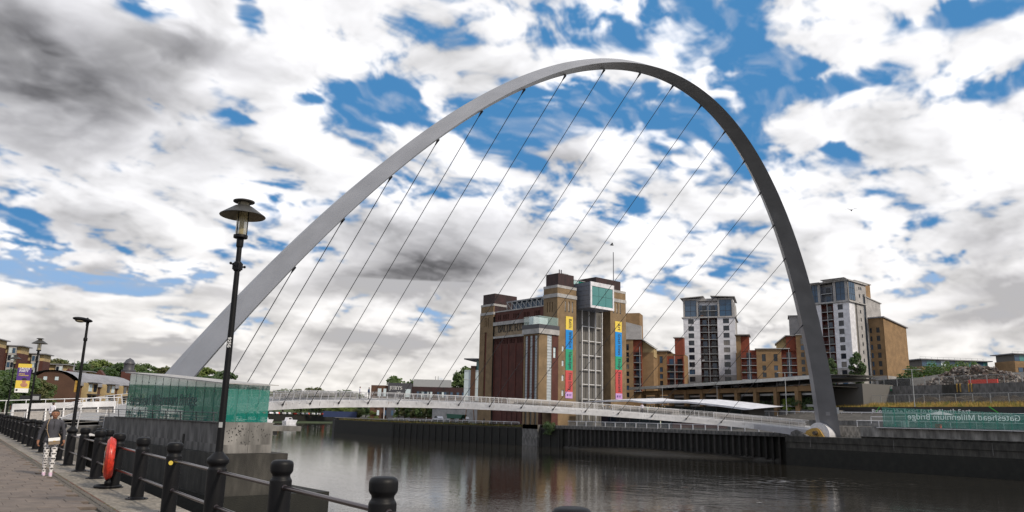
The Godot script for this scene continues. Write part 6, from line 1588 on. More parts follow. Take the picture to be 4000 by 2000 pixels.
# ---------- left of the mill: hotel, glass offices, quay ----------
func make_downstream() -> void:
	var X := facing(156.0, 0, -261.0, 0.8, 0.6)
	var t := thing("hotel", "low dark hotel with maroon cladding and white lettering left of the mill", "hotel", X * Transform3D(Basis().scaled(Vector3(0.55, 1, 1)), Vector3.ZERO))
	slab(t, "body", M.oxblood, Transform3D(), Vector3(27, -1, -20), Vector3(76, 12.6, 0))
	slab(t, "sign_block", M.dark_steel, Transform3D(), Vector3(10.0, -1, -18), Vector3(27.0, 13.8, 0.5))
	slab(t, "left_block", M.brick_brown, Transform3D(), Vector3(-2, -1, -18), Vector3(10.0, 12.8, -0.6))
	text_part(t, "lettering", "JURYS", 1.25, 0.15, M.white_paint, at(11.2, 10.8, 0.6), false, true).scale = Vector3(1.8, 1, 1)
	text_part(t, "lettering", "INN", 0.6, 0.15, M.white_paint, at(16.4, 9.6, 0.6), false, true).scale = Vector3(1.8, 1, 1)
	slab(t, "plant_room", M.galv, Transform3D(), Vector3(27.5, 12.6, -14), Vector3(55, 15.6, -3))
	for f in [[30.5, 9.0], [34.5, 5.0], [36.8, 5.0], [45.0, 8.5], [54.5, 2.0], [59.0, 2.0], [63.0, 7.0], [72.0, 4.0]]:
		var fr := part(t, "window", bm(Vector3(f[0] + f[1] / 2, 9.6, 0.0), Vector3(f[1], 2.6, 0.2)), M.frame_dark)
		var n := int(f[1] / 1.6)
		for k in n: part(fr, "pane", bm(Vector3(f[0] + (k + 0.5) * f[1] / n, 9.6, 0.08), Vector3(f[1] / n - 0.35, 2.1, 0.1)), [M.pane_blue, M.pane, M.pane_sky][k % 3])
	for f in [[22.6, 3.6], [3.0, 2.5], [7.0, 2.0]]: part(t, "window", bm(Vector3(f[0] + f[1] / 2, 10.0, 0.5), Vector3(f[1], 3.0, 0.2)), M.pane_sky)
	for r in 2:
		for k in 14: part(t, "lower_window", bm(Vector3(4.0 + k * 5.0, 2.2 + r * 3.4, 0.2 if k > 4 else 0.42), Vector3(1.6, 1.9, 0.2)), M.pane_blue if (k + r) % 3 else M.pane_sky)
	for k in 2: slab(t, "flue", M.dark_steel, Transform3D(), Vector3(43 + k * 2.0, 15.6, -8), Vector3(43.3 + k * 2.0, 17.2, -7.7))
	# pale glass offices tucked behind the mill
	var g := thing("glass_offices", "slim glass office wing with a flat overhanging roof behind the mill's left end", "office building", facing(157.5, 0, -205.0, 0.55, 0.83))
	slab(g, "body", M.pane_sky, Transform3D(), Vector3(0, 0, -10), Vector3(9, 17.0, 0))
	slab(g, "stair_core", M.brick_brown, Transform3D(), Vector3(2.4, 0, -6), Vector3(4.0, 18.4, 0.4))
	slab(g, "upper_storey", M.pane_teal, Transform3D(), Vector3(4.0, 17.0, -9), Vector3(9, 20.4, -0.6))
	slab(g, "roof", M.dark_steel, Transform3D(), Vector3(0.4, 20.4, -10), Vector3(10, 20.8, 2.0))
	for k in 6: slab(g, "floor_line", M.frame_white, Transform3D(), Vector3(0, 2.6 + k * 2.8, 0), Vector3(9, 2.72 + k * 2.8, 0.08))
	# low white gallery store by the quay and its yard
	var s := thing("quay_store", "low white-panelled store on the far quay left of the mill", "building", facing(140.0, 0, -198.0, 0.2, 0.98))
	for k in 11: part(s, "wall_panel", bm(Vector3(1.4 + k * 2.8, 3.0, 0), Vector3(2.77, 6.0, 0.2)), M.stone_band)
	slab(s, "dark_band", M.dark_steel, Transform3D(), Vector3(0, 3.6, 0.1), Vector3(30, 4.1, 0.14)); slab(s, "roof", M.roof_slate, Transform3D(), Vector3(-0.3, 6.0, -12), Vector3(31, 6.3, 0.4)); slab(s, "body", M.stone_band, Transform3D(), Vector3(0, 0, -12), Vector3(30.8, 6, -0.2))
	var bt := thing("green_boat", "small green boat laid up on the far quay", "boat", facing(134.5, 0, -178.0, 0.1, 1))
	var b := MB.new(); b.prism(PackedVector2Array([Vector2(-3.6, 2.2), Vector2(3.4, 2.0), Vector2(2.6, 0.9), Vector2(-3.0, 0.9)]), -0.9, 0.9); part(bt, "hull", b.mesh(), M.boat_green)
	b = MB.new(); b.lohi(Vector3(-2, 0, -0.7), Vector3(-1.8, 1.0, 0.7)); b.lohi(Vector3(1.6, 0, -0.7), Vector3(1.8, 1.0, 0.7)); part(bt, "cradle", b.mesh(), M.container_rust)
	var gy := thing("lifting_frame", "rusty lifting frame beside the green boat on the quay", "lifting frame", facing(135, 0, -172.5, 0.1, 1))
	b = MB.new(); b.bar(Vector3(-1.9, 0, 0), Vector3(-1.4, 4.2, 0), 0.15, 0.15); b.bar(Vector3(1.9, 0, 0), Vector3(1.4, 4.2, 0), 0.15, 0.15); b.bar(Vector3(-1.8, 4.2, 0), Vector3(1.8, 4.2, 0), 0.15, 0.2); part(gy, "frame", b.mesh(), M.container_rust)
	var gp := thing("goal_frame", "white tubular gateway frame on the far quay below the hotel", "frame", facing(152.0, 0, -246.0, 0.8, 0.6))
	for q in [[0.0, 14.0, 4.6], [4.2, 11.5, 3.2]]:
		b = MB.new(); b.tube([Vector3(q[0], 0, q[0] * 0.3), Vector3(q[0], q[2], q[0] * 0.3), Vector3(q[0] + q[1], q[2], q[0] * 0.3), Vector3(q[0] + q[1], 0, q[0] * 0.3)], 0.16, 6); part(gp, "hoop", b.mesh(), M.clad_white)
	solo("blue_container", bm(Vector3(0, 1.2, 0), Vector3(14, 2.4, 2.4)), M.blue_dark, "long blue container behind the bushes at the bend of the far quay", "container", facing(158, 0, -290, 0.75, 0.66))
	# parked cars on the quay
	for k in 3: car(Vector3(136.5 + k * 0.8, 0.0, -190.0 + k * 5.4), 1.35, [M.clad_white, M.galv, M.clad_white][k], ["white car parked on the far quay, leftmost of three", "grey car parked on the far quay, middle of three", "white car parked on the far quay nearest the store"][k], "cars on the far quay")
	# trees and bushes along the bend of the quay
	var tr := [[28.25, 347, 6.5, 6, "leaf2", "bright green bush at the tip of the far quay, leftmost"], [28.9, 342, 6.0, 7, "leaf2", "bright green bush at the tip of the far quay, second"], [29.3, 352, 8.5, 1, "leaf0", "dark tree rising above the bushes at the bend of the far quay"], [29.9, 330, 4.6, 6, "leaf4", "olive bush on the quay edge right of the bend"], [31.0, 305, 3.6, 7, "leaf2", "low bush on the quay edge below the hotel's left end"], [30.4, 345, 9.0, 0, "leaf1", "round tree in front of the hotel's left end, left of two"], [31.1, 340, 8.4, 2, "leaf1", "round tree in front of the hotel's left end, right of two"]]
	for k in 7: tr.append([32.8 + k * 0.42, 258.0 - k * 2.0, 5.4, k % 4, "leaf4" if k % 2 else "leaf0", ["round quay tree in the row before the hotel, first from the left", "round quay tree in the row before the hotel, second from the left", "round quay tree in the row before the hotel, third from the left", "round quay tree in the row before the hotel, fourth from the left", "round quay tree in the row before the hotel, fifth from the left", "round quay tree in the row before the hotel, sixth from the left", "round quay tree in the row before the hotel, rightmost"][k]])
	tr.append([32.5, 385, 20.5, 0, "leaf0", "big round tree rising behind the hotel sign"]); tr.append([33.6, 388, 19.0, 1, "leaf1", "big round tree behind the hotel, right of the sign"])
	tr.append([37.1, 330, 20.0, 4, "leaf0", "tall poplar behind the glass offices, left of two"]); tr.append([37.7, 330, 22.5, 5, "leaf0", "tall poplar behind the glass offices, right of two"]); tr.append([36.6, 345, 15.0, 2, "leaf4", "low rounded tree behind the hotel's right end"])
	for p in tr: tree("quay_tree" if p[3] < 4 else ("poplar" if p[3] < 6 else "bush"), p[3], p[4], at_px(p[0], p[1], -0.3), p[2], 1.0 if p[3] < 6 else 1.25, p[5], "tree" if p[3] < 6 else "bush", "trees and bushes by the hotel")
	rng.seed = 51
	# weeds on the coping
	b = MB.new(); b.use_c = true
	for k in 5200:
		var z := rng.randf_range(-138.0, -250.0); var x := edge_x(SB, z) + rng.randf_range(-0.3, 0.5)
		var h := rng.randf_range(0.2, 0.75) * (0.6 + maxf(0.0, fa.get_noise_2d(z * 60.0, 3.0)) * 2.0); var a := rng.randf() * TAU; var d := Vector3(cos(a), 0, sin(a)) * 0.09
		b.col = Color(0.2, 0.13, 0.05).lerp(Color(0.09, 0.12, 0.03), rng.randf())
		b.tri(Vector3(x, -0.62, z) - d, Vector3(x, -0.62, z) + d, Vector3(x + rng.randfn() * 0.15, -0.62 + h, z + rng.randfn() * 0.15))
	tag(part(self, "quay_weeds", b.mesh(), M.grass), "brown and green weeds growing along the top of the old quay wall", "weeds", "", "stuff")
	tree("wall_shrub", 6, "leaf1", Vector3(126.9, -2.4, -130.8), 3.6, 1.0, "dark shrub growing out of the quay wall below the mill", "bush")
	# far north bank: quay wall, cars, boats
	b = MB.new()
	for k in 2:
		var p := [Vector3(150, 0, -410), Vector3(201, 0, -474), Vector3(320, 0, -527)]
		b.bar(p[k] + Vector3(0, -3.6, 0.6), p[k + 1] + Vector3(0, -3.6, 0.6), 1.2, 6.6)
	solo("distant_quay", b.mesh(), M.weed_wall, "distant dark quay wall below the row of parked cars", "quay wall")
	for k in 30:
		var u := k / 29.0; var p := Vector3(188, 0.0, -468).lerp(Vector3(272, 0.0, -512), u)
		car(p + Vector3(0, 0, -2.0 - (k % 2) * 3.0), 1.5, [M.clad_white, M.plastic_red, M.galv, M.clad_white, M.bridge_white][k % 5], "tiny parked car in the long distant row across the water", "distant parked cars")
	for k in 4:
		var bb := thing("motor_boat", ["small white motor boat moored far off, leftmost of four", "small blue-hulled motor boat moored far off, second from the left", "small white motor boat moored far off, third from the left", "small white motor boat moored far off, rightmost by the steps"][k], "boat", Transform3D(Basis(Vector3.UP, 0.5), at_px([21.6, 22.55, 23.4, 25.05][k], 458.0, -4.9)), "boats moored far off")
		b = MB.new(); b.prism(PackedVector2Array([Vector2(-5, 1.6), Vector2(5.4, 2.2), Vector2(4.0, -0.3), Vector2(-4.6, -0.3)]), -1.4, 1.4); part(bb, "hull", b.mesh(), M.blue_dark if k == 1 else M.clad_white)
		b = MB.new(); b.prism(PackedVector2Array([Vector2(-3.4, 1.6), Vector2(1.8, 1.8), Vector2(0.6, 3.6), Vector2(-2.6, 3.6)]), -1.0, 1.0); part(bb, "cabin", b.mesh(), M.clad_white)
		part(bb, "windscreen", bm(Vector3(-0.9, 2.9, 1.02), Vector3(2.4, 0.7, 0.06)), M.pane)
	for k in 26: tree("hill_tree", k % 4, ["leaf0", "leaf1", "leaf4", "leaf2"][(k * 5 + k / 3) % 4], at_px(19.5 + k * 0.42, 545.0 + (k % 3) * 45.0, 0.0 + (k % 3) * 2.5), 10.5 + (k * 7 % 5) * 1.6, 1.5, "tree on the distant wooded bank left of the hotel", "tree", "distant trees left of the hotel")

func car(p: Vector3, turn: float, m: Material, label: String, group: String) -> void:
	if not cache.has("car"):
		var b := MB.new(); b.prism(PackedVector2Array([Vector2(-2.1, 0.35), Vector2(2.1, 0.35), Vector2(2.1, 0.85), Vector2(1.3, 0.95), Vector2(0.7, 1.45), Vector2(-1.2, 1.45), Vector2(-1.9, 0.95), Vector2(-2.1, 0.85)]), -0.85, 0.85); cache.car = b.mesh()
		b = MB.new(); b.prism(PackedVector2Array([Vector2(1.15, 0.96), Vector2(0.65, 1.4), Vector2(-1.15, 1.4), Vector2(-1.75, 0.96)]), -0.86, 0.86); cache.carg = b.mesh()
		b = MB.new()
		for x in [-1.3, 1.3]: b.cyl(Vector3(x, 0.33, -0.88), Vector3(x, 0.33, 0.88), 0.33, 0.33, 10)
		cache.carw = b.mesh()
	var t := thing("parked_car", label, "car", Transform3D(Basis(Vector3.UP, turn), p), group)
	part(t, "body", cache.car, m); part(t, "glazing", cache.carg, M.pane); part(t, "wheels", cache.carw, M.mark_black)

# ---------- left: houses, flats, hillside ----------
func make_north_side() -> void:
	# vaulted-roof brick houses by the water
	for h in 2:
		var X := facing([36.0, 66.0][h], 0, [-205.0, -262.0][h], 0.8, 0.6 - h * 0.1)
		var t := thing("vaulted_houses", ["brick terrace with a curved vaulted roof and balconies, nearer one", "brick terrace with a curved roof, farther one beside the glass hall"][h], "houses", X, "vaulted houses on the north bank")
		var s: float = [1.0, 0.85][h]
		var b := MB.new(); var poly := PackedVector2Array([Vector2(-6.2, -1), Vector2(6.2, -1), Vector2(6.2, 6.6)])
		for k in 9: poly.append(Vector2(6.2 - 12.4 * (k + 1) / 9.0, 6.6 + 3.4 * sin((k + 1) / 9.0 * PI * 0.5 + (PI * 0.5) * (k + 1) / 9.0)))
		b.prism(poly, -30, 0); part(t, "gable_block", b.mesh(), M.brick_brown, Transform3D(Basis().scaled(Vector3.ONE * s), Vector3.ZERO))
		b = MB.new()
		for k in 12:
			var a0 := PI * k / 12.0; var a1 := PI * (k + 1) / 12.0
			b.quad(Vector3(6.7 * cos(a0), 6.7 + 3.5 * sin(a0), 0.5), Vector3(6.7 * cos(a0), 6.7 + 3.5 * sin(a0), -30.5), Vector3(6.7 * cos(a1), 6.7 + 3.5 * sin(a1), -30.5), Vector3(6.7 * cos(a1), 6.7 + 3.5 * sin(a1), 0.5))
		part(t, "vaulted_roof", b.mesh(), M.roof_slate, Transform3D(Basis().scaled(Vector3.ONE * s), Vector3.ZERO))
		for x in [-1.6, 1.0]: part(t, "gable_window", bm(Vector3(x, 8.2, 0.02), Vector3(0.8, 0.8, 0.1)), M.pane_sky, Transform3D(Basis().scaled(Vector3.ONE * s), Vector3.ZERO))
		part(t, "garage_door", bm(Vector3(-0.6, 2.2, 0.02), Vector3(4.2, 1.9, 0.1)), M.frame_dark, Transform3D(Basis().scaled(Vector3.ONE * s), Vector3.ZERO))
		for k in 3:
			var bay := part(t, "balcony_bay", bm(Vector3(6.9, 3.2, -4.0 - k * 9.6), Vector3(1.3, 8.4, 5.2)), M.render_cream, Transform3D(Basis().scaled(Vector3.ONE * s), Vector3.ZERO))
			for j in 3:
				for q in 2: part(bay, "window", bm(Vector3(7.58, 0.9 + j * 2.7, -5.3 - k * 9.6 + q * 2.5), Vector3(0.1, 1.7, 1.6)), M.pane_sky if (j + q + k) % 3 == 0 else M.pane)
				part(bay, "balcony_floor", bm(Vector3(8.0, 2.1 + j * 2.7, -4.0 - k * 9.6), Vector3(1.2, 0.14, 5.0)), M.dark_steel)
	# stepped brick flats on the slope
	var spec := [[4.6, 330, 13.0, 19.0, "tall red brick flats cut by the left edge of the view"], [5.9, 338, 13.0, 16.5, "tall red brick flats second from the left edge"], [7.2, 346, 12.5, 15.0, "tall red brick flats third from the left edge"], [8.5, 356, 12.0, 13.0, "tall red brick flats behind the hanging banner"], [9.9, 372, 11.5, 10.0, "red and cream brick flats right of the banner lamp"], [11.3, 395, 11.0, 8.5, "lowest red and cream brick flats before the wooded hill"]]
	for i in spec.size():
		var p: Array = spec[i]
		var o := at_px(p[0], p[1], 9.0)
		var t := thing("hillside_flats", p[4], "flats", Transform3D(Basis(Vector3.UP, -0.45), o), "brick flats on the slope")
		var H: float = p[3]
		slab(t, "body", M.brick_red, Transform3D(), Vector3(-5.2, -14, -9), Vector3(5.2, H - 2.6, 0))
		slab(t, "top_storey", M.render_cream, Transform3D(), Vector3(-5.2, H - 2.6, -9), Vector3(5.2, H, -0.1))
		slab(t, "roof", M.roof_slate, Transform3D(), Vector3(-5.9, H, -9.6), Vector3(6.2, H + 0.35, 1.4))
		var n := int((H + 8.0) / 2.7)
		for bx in [-2.6, 2.6]:
			var bay := part(t, "bay", bm(Vector3(bx, (H - 8.0) / 2, 0.5), Vector3(2.6, H + 8.0, 1.0)), M.clad_white if bx < 0 else M.stone_band)
			for k in n:
				for q in 2: part(bay, "window", bm(Vector3(bx - 0.6 + q * 1.2, H - 1.7 - k * 2.7, 1.01), Vector3(0.95, 1.9, 0.1)), [M.pane_blue, M.pane, M.pane_sky][(k * 2 + q + i) % 3])
	# older buildings, chimney and spires further on
	var ch := thing("church", "distant church with a tall dark spire on the wooded hill", "church", Transform3D(Basis(Vector3.UP, -0.3), at_px(12.95, 640, 9.0)))
	var b := MB.new(); b.lohi(Vector3(-2.6, -4, -2.6), Vector3(2.6, 12, 2.6)); part(ch, "tower", b.mesh(), M.brick_brown)
	b = MB.new(); b.cyl(Vector3(0, 12, 0), Vector3(0, 28, 0), 3.4, 0.05, 8); part(ch, "spire", b.mesh(), M.dark_steel)
	b = MB.new(); b.prism(PackedVector2Array([Vector2(-16, 0), Vector2(-3, 0), Vector2(-3, 7), Vector2(-9.5, 12), Vector2(-16, 7)]), -4, 4); part(ch, "nave", b.mesh(), M.brick_brown)
	var c2 := thing("chapel", "smaller chapel with a thin grey spire left of the distant church", "church", Transform3D(Basis(Vector3.UP, -0.3), at_px(10.9, 430, 3.0)))
	b = MB.new(); b.prism(PackedVector2Array([Vector2(-2, -6), Vector2(9, -6), Vector2(9, 4.5), Vector2(3.5, 11), Vector2(-2, 4.5)]), -12, 0); part(c2, "nave", b.mesh(), M.stone_band)
	b = MB.new(); b.cyl(Vector3(1, 7, -3), Vector3(1, 22, -3), 1.1, 0.04, 6); part(c2, "spire", b.mesh(), M.roof_slate)
	var sc := thing("old_school", "dark red brick gabled building with a domed corner tower left of the glass hall", "building", Transform3D(Basis(Vector3.UP, -0.35), at_px(12.15, 330, 3.0)))
	b = MB.new(); b.lohi(Vector3(-12, -6, -8), Vector3(10, 8.5, 0)); part(sc, "body", b.mesh(), M.brick_red)
	for x in [-8.0, 2.5]:
		b = MB.new(); b.prism(PackedVector2Array([Vector2(x - 3.4, 8.5), Vector2(x + 3.4, 8.5), Vector2(x, 13)]), -8, 0.2); part(sc, "gable", b.mesh(), M.brick_red)
		for k in 3: part(sc, "window", bm(Vector3(x - 2 + k * 2.0, 6.0, 0.0), Vector3(1.0, 2.4, 0.2)), M.pane_sky)
	b = MB.new(); b.lohi(Vector3(10, -6, -4), Vector3(14.5, 12.5, 0.5)); part(sc, "tower", b.mesh(), M.brick_red)
	b = MB.new(); b.lathe([Vector2(2.6, 12.5), Vector2(2.6, 13.2), Vector2(1.9, 13.4), Vector2(1.9, 15.5), Vector2(2.2, 15.7), Vector2(1.3, 17.2), Vector2(0, 18)], Vector3(12.2, 0, -1.8), 10); part(sc, "dome", b.mesh(), M.dark_steel)
	var sh := thing("grey_roofed_hall", "long low brick hall with a pale grey roof above the vaulted houses", "building", Transform3D(Basis(Vector3.UP, -0.3), at_px(9.6, 300, 5.0)))
	b = MB.new(); b.prism(PackedVector2Array([Vector2(-8, -8), Vector2(6, -8), Vector2(6, 2.0), Vector2(-8, 2.0)]), -26, 0); part(sh, "body", b.mesh(), M.brick_red)
	b = MB.new(); b.quad(Vector3(-9, 2, 0.5), Vector3(18, 2.0, 0.5), Vector3(17, 5.6, -8), Vector3(-8, 5.6, -8)); part(sh, "roof", b.mesh(), M.roof_pale)
	slab(sh, "long_wall", M.brick_red, Transform3D(), Vector3(-9, -8, -8), Vector3(18, 2.0, 0))
	# trees: a belt by the quay, then the wooded hill
	var n := 0
	for p in [[4.6, 150, 7.6, 0, "leaf1"], [5.8, 158, 8.2, 1, "leaf0"], [7.0, 165, 7.6, 2, "leaf1"], [8.1, 172, 8.0, 3, "leaf0"], [9.1, 182, 7.4, 1, "leaf4"], [5.2, 178, 9.4, 2, "leaf4"], [6.4, 188, 9.6, 3, "leaf0"], [7.6, 195, 9.6, 0, "leaf1"], [8.6, 200, 9.0, 2, "leaf0"], [9.5, 190, 7.0, 0, "leaf0"]]:
		tree("quayside_tree", p[3], p[4], at_px(p[0], p[1], -0.2), p[2], 1.25, "dark leafy tree in the belt behind the left lamp posts, %s from the left" % ["first", "third", "fifth", "seventh", "ninth", "second", "fourth", "sixth", "eighth", "last"][n], "tree", "tree belt behind the left lamps")
		n += 1
	tree("quayside_tree", 6, "leaf3", at_px(3.95, 140, 2.0), 3.4, 1.0, "bright yellow-green bush at the left edge", "bush")
	for k in 34:
		var br := 9.6 + k * 0.33; var d := 470.0 + (k * 37 % 5) * 42.0
		tree("hill_tree", k % 4, ["leaf1", "leaf0", "leaf2", "leaf4", "leaf1"][(k * 3) % 5], at_px(br, d, 5.0 + (k * 37 % 5) * 3.0 + (2.0 if k < 14 else 0.0)), 12.5 + (k * 11 % 4) * 2.0, 1.5, "tree on the wooded hill between the brick flats and the church", "tree", "wooded hill behind the houses")
	# dark iron fence and steps at the far end of the walk
	var f := thing("quay_fence", "dark upright-bar fence at the left edge beyond the bollards", "fence", at(3.5, 0, -90, 0.1))
	for k in 40:
		part(f, "bar", bm(Vector3(-1.0 + k * 0.14, 0.75, 0), Vector3(0.03, 1.4, 0.03)), M.iron)
	part(f, "rail", bm(Vector3(1.8, 1.4, 0), Vector3(5.8, 0.05, 0.05)), M.iron)

# ---------- people ----------
func sd_caps(p: Vector3, a: Vector3, b: Vector3, ra: float, rb: float) -> float:
	var ab := b - a
	var t := clampf((p - a).dot(ab) / maxf(ab.length_squared(), 1e-9), 0.0, 1.0)
	return p.distance_to(a + ab * t) - lerpf(ra, rb, t)
func body_mesh(bones: Array, cell: float, k: float, paint: Callable) -> ArrayMesh:
	# bones: [a, b, ra, rb]; smooth union meshed as surface nets, visiting only cells near each bone
	var val := {}
	var inv := 1.0 / cell
	for bn in bones:
		var r := maxf(bn[2], bn[3]) + k + cell * 2.0
		var lo: Vector3 = (bn[0] as Vector3).min(bn[1]) - Vector3.ONE * r; var hi: Vector3 = (bn[0] as Vector3).max(bn[1]) + Vector3.ONE * r
		for x in range(floori(lo.x * inv), ceili(hi.x * inv) + 1):
			for y in range(floori(lo.y * inv), ceili(hi.y * inv) + 1):
				for z in range(floori(lo.z * inv), ceili(hi.z * inv) + 1):
					var q := Vector3i(x, y, z)
					var d := sd_caps(Vector3(q) * cell, bn[0], bn[1], bn[2], bn[3])
					if d > k + cell * 2.0: continue
					if val.has(q):
						var e: float = val[q]
						var h := maxf(k - absf(d - e), 0.0) / k
						val[q] = minf(d, e) - h * h * k * 0.25
					else: val[q] = d
	var vid := {}
	var P := PackedVector3Array()
	var corners := [Vector3i(0, 0, 0), Vector3i(1, 0, 0), Vector3i(0, 1, 0), Vector3i(1, 1, 0), Vector3i(0, 0, 1), Vector3i(1, 0, 1), Vector3i(0, 1, 1), Vector3i(1, 1, 1)]
	var edges := [[0, 1], [2, 3], [4, 5], [6, 7], [0, 2], [1, 3], [4, 6], [5, 7], [0, 4], [1, 5], [2, 6], [3, 7]]
	var big := cell * 2.0
	for q in val:
		var f := []; var neg := 0
		for c in corners:
			var s: float = val.get(q + c, big)
			f.append(s)
			if s < 0.0: neg += 1
		if neg == 0 or neg == 8: continue
		var sum := Vector3.ZERO; var n := 0
		for e in edges:
			var a: float = f[e[0]]; var b: float = f[e[1]]
			if (a < 0.0) != (b < 0.0):
				sum += (Vector3(corners[e[0]]).lerp(Vector3(corners[e[1]]), a / (a - b))); n += 1
		vid[q] = P.size(); P.append((Vector3(q) + sum / n) * cell)
	var N := PackedVector3Array(); N.resize(P.size())
	var tris := []
	for q in val:
		var a: float = val[q]
		for ax in 3:
			var d := Vector3i.ZERO; d[ax] = 1
			if not val.has(q + d): continue
			var b: float = val[q + d]
			if (a < 0.0) == (b < 0.0): continue
			var u := Vector3i.ZERO; u[(ax + 1) % 3] = 1
			var w := Vector3i.ZERO; w[(ax + 2) % 3] = 1
			var ids := [vid.get(q - u - w, -1), vid.get(q - w, -1), vid.get(q, -1), vid.get(q - u, -1)]
			if ids.has(-1): continue
			if a >= 0.0: ids.reverse()
			tris.append([ids[0], ids[1], ids[2]]); tris.append([ids[0], ids[2], ids[3]])
	for t in tris:
		var m := (P[t[1]] - P[t[0]]).cross(P[t[2]] - P[t[0]])
		for j in t: N[j] += m
	var mb := MB.new(); mb.use_c = true
	for t in tris:
		for j in [0, 2, 1]:
			mb.v.append(P[t[j]]); mb.n.append(N[t[j]].normalized()); mb.c.append(paint.call(P[t[j]]))
	return mb.mesh()
func hand_bones(w: Vector3, dir: Vector3, side: Vector3, curl := 0.5) -> Array:
	# palm and five fingers; dir runs along the hand, side towards the thumb
	var o := []
	var nrm := dir.cross(side).normalized()
	o.append([w, w + dir * 0.045 + side * 0.014, 0.02, 0.02]); o.append([w, w + dir * 0.045 - side * 0.018, 0.02, 0.019])
	var lens := [0.062, 0.07, 0.066, 0.052]
	for k in 4:
		var r: Vector3 = w + dir * 0.058 + side * (0.026 - k * 0.0175)
		var d1 := (dir * cos(curl * 0.6) + nrm * sin(curl * 0.6)).normalized(); var d2 := (dir * cos(curl * 1.6) + nrm * sin(curl * 1.6)).normalized()
		var m: Vector3 = r + d1 * lens[k] * 0.55
		o.append([r, m, 0.0092, 0.0085]); o.append([m, m + d2 * lens[k] * 0.45, 0.0085, 0.007])
	var tb := w + dir * 0.02 + side * 0.026
	o.append([tb, tb + (dir * 0.7 + side * 0.6).normalized() * 0.035, 0.0115, 0.0095]); o.append([tb + (dir * 0.7 + side * 0.6).normalized() * 0.035, tb + (dir * 0.7 + side * 0.6).normalized() * 0.035 + dir * 0.024, 0.0095, 0.008])
	return o
func pose(h: float, stride: float, armL: Vector3, armR: Vector3) -> Array:
	# standing figure facing +z, h tall; stride moves the feet apart front to back
	var s := h / 1.7
	var b := []
	var hipL := Vector3(0.085, 0.9, 0); var hipR := Vector3(-0.085, 0.9, 0)
	for sd in 2:
		var hp: Vector3 = [hipL, hipR][sd]; var st: float = [stride, -stride][sd]
		var an := Vector3(hp.x * 0.85, 0.085 + maxf(0.0, -st) * 0.12, st * 0.5); var kn := hp.lerp(an, 0.5) + Vector3(0, 0.0, 0.035 + absf(st) * 0.07)
		b.append([hp, kn, 0.088, 0.056]); b.append([kn, kn.lerp(an, 0.35) + Vector3(0, 0, -0.02), 0.056, 0.055]); b.append([kn.lerp(an, 0.35) + Vector3(0, 0, -0.02), an, 0.055, 0.036])
		b.append([an + Vector3(0, -0.045, -0.045), an + Vector3(0, -0.055, 0.15), 0.038, 0.03]); b.append([an, an + Vector3(0, -0.05, 0.06), 0.04, 0.036])
	b.append([Vector3(0.07, 0.93, -0.02), Vector3(-0.07, 0.93, -0.02), 0.105, 0.105])
	b.append([Vector3(0.03, 1.0, 0), Vector3(0.05, 1.3, 0.0), 0.098, 0.105]); b.append([Vector3(-0.03, 1.0, 0), Vector3(-0.05, 1.3, 0.0), 0.098, 0.105])
	b.append([Vector3(0.12, 1.38, -0.01), Vector3(-0.12, 1.38, -0.01), 0.075, 0.075])
	b.append([Vector3(0, 1.4, -0.01), Vector3(0, 1.52, 0.01), 0.06, 0.05])
	b.append([Vector3(0, 1.585, 0.012), Vector3(0, 1.615, 0.0), 0.085, 0.092]); b.append([Vector3(0, 1.53, 0.045), Vector3(0, 1.57, 0.04), 0.048, 0.06])
	b.append([Vector3(0, 1.565, 0.1), Vector3(0, 1.59, 0.09), 0.013, 0.01])
	for sd in [-1.0, 1.0]: b.append([Vector3(sd * 0.083, 1.57, 0.0), Vector3(sd * 0.087, 1.6, 0.0), 0.015, 0.017])
	for sd in 2:
		var sg := 1.0 if sd == 0 else -1.0
		var sh := Vector3(0.175 * sg, 1.37, -0.01); var wr: Vector3 = [armL, armR][sd]
		var el := sh.lerp(wr, 0.53) + Vector3(0.035 * sg, 0, -0.04)
		b.append([sh, el, 0.056, 0.043]); b.append([el, wr, 0.043, 0.028])
	for k in b.size():
		b[k] = [b[k][0] * s, b[k][1] * s, b[k][2] * s, b[k][3] * s]
	return b
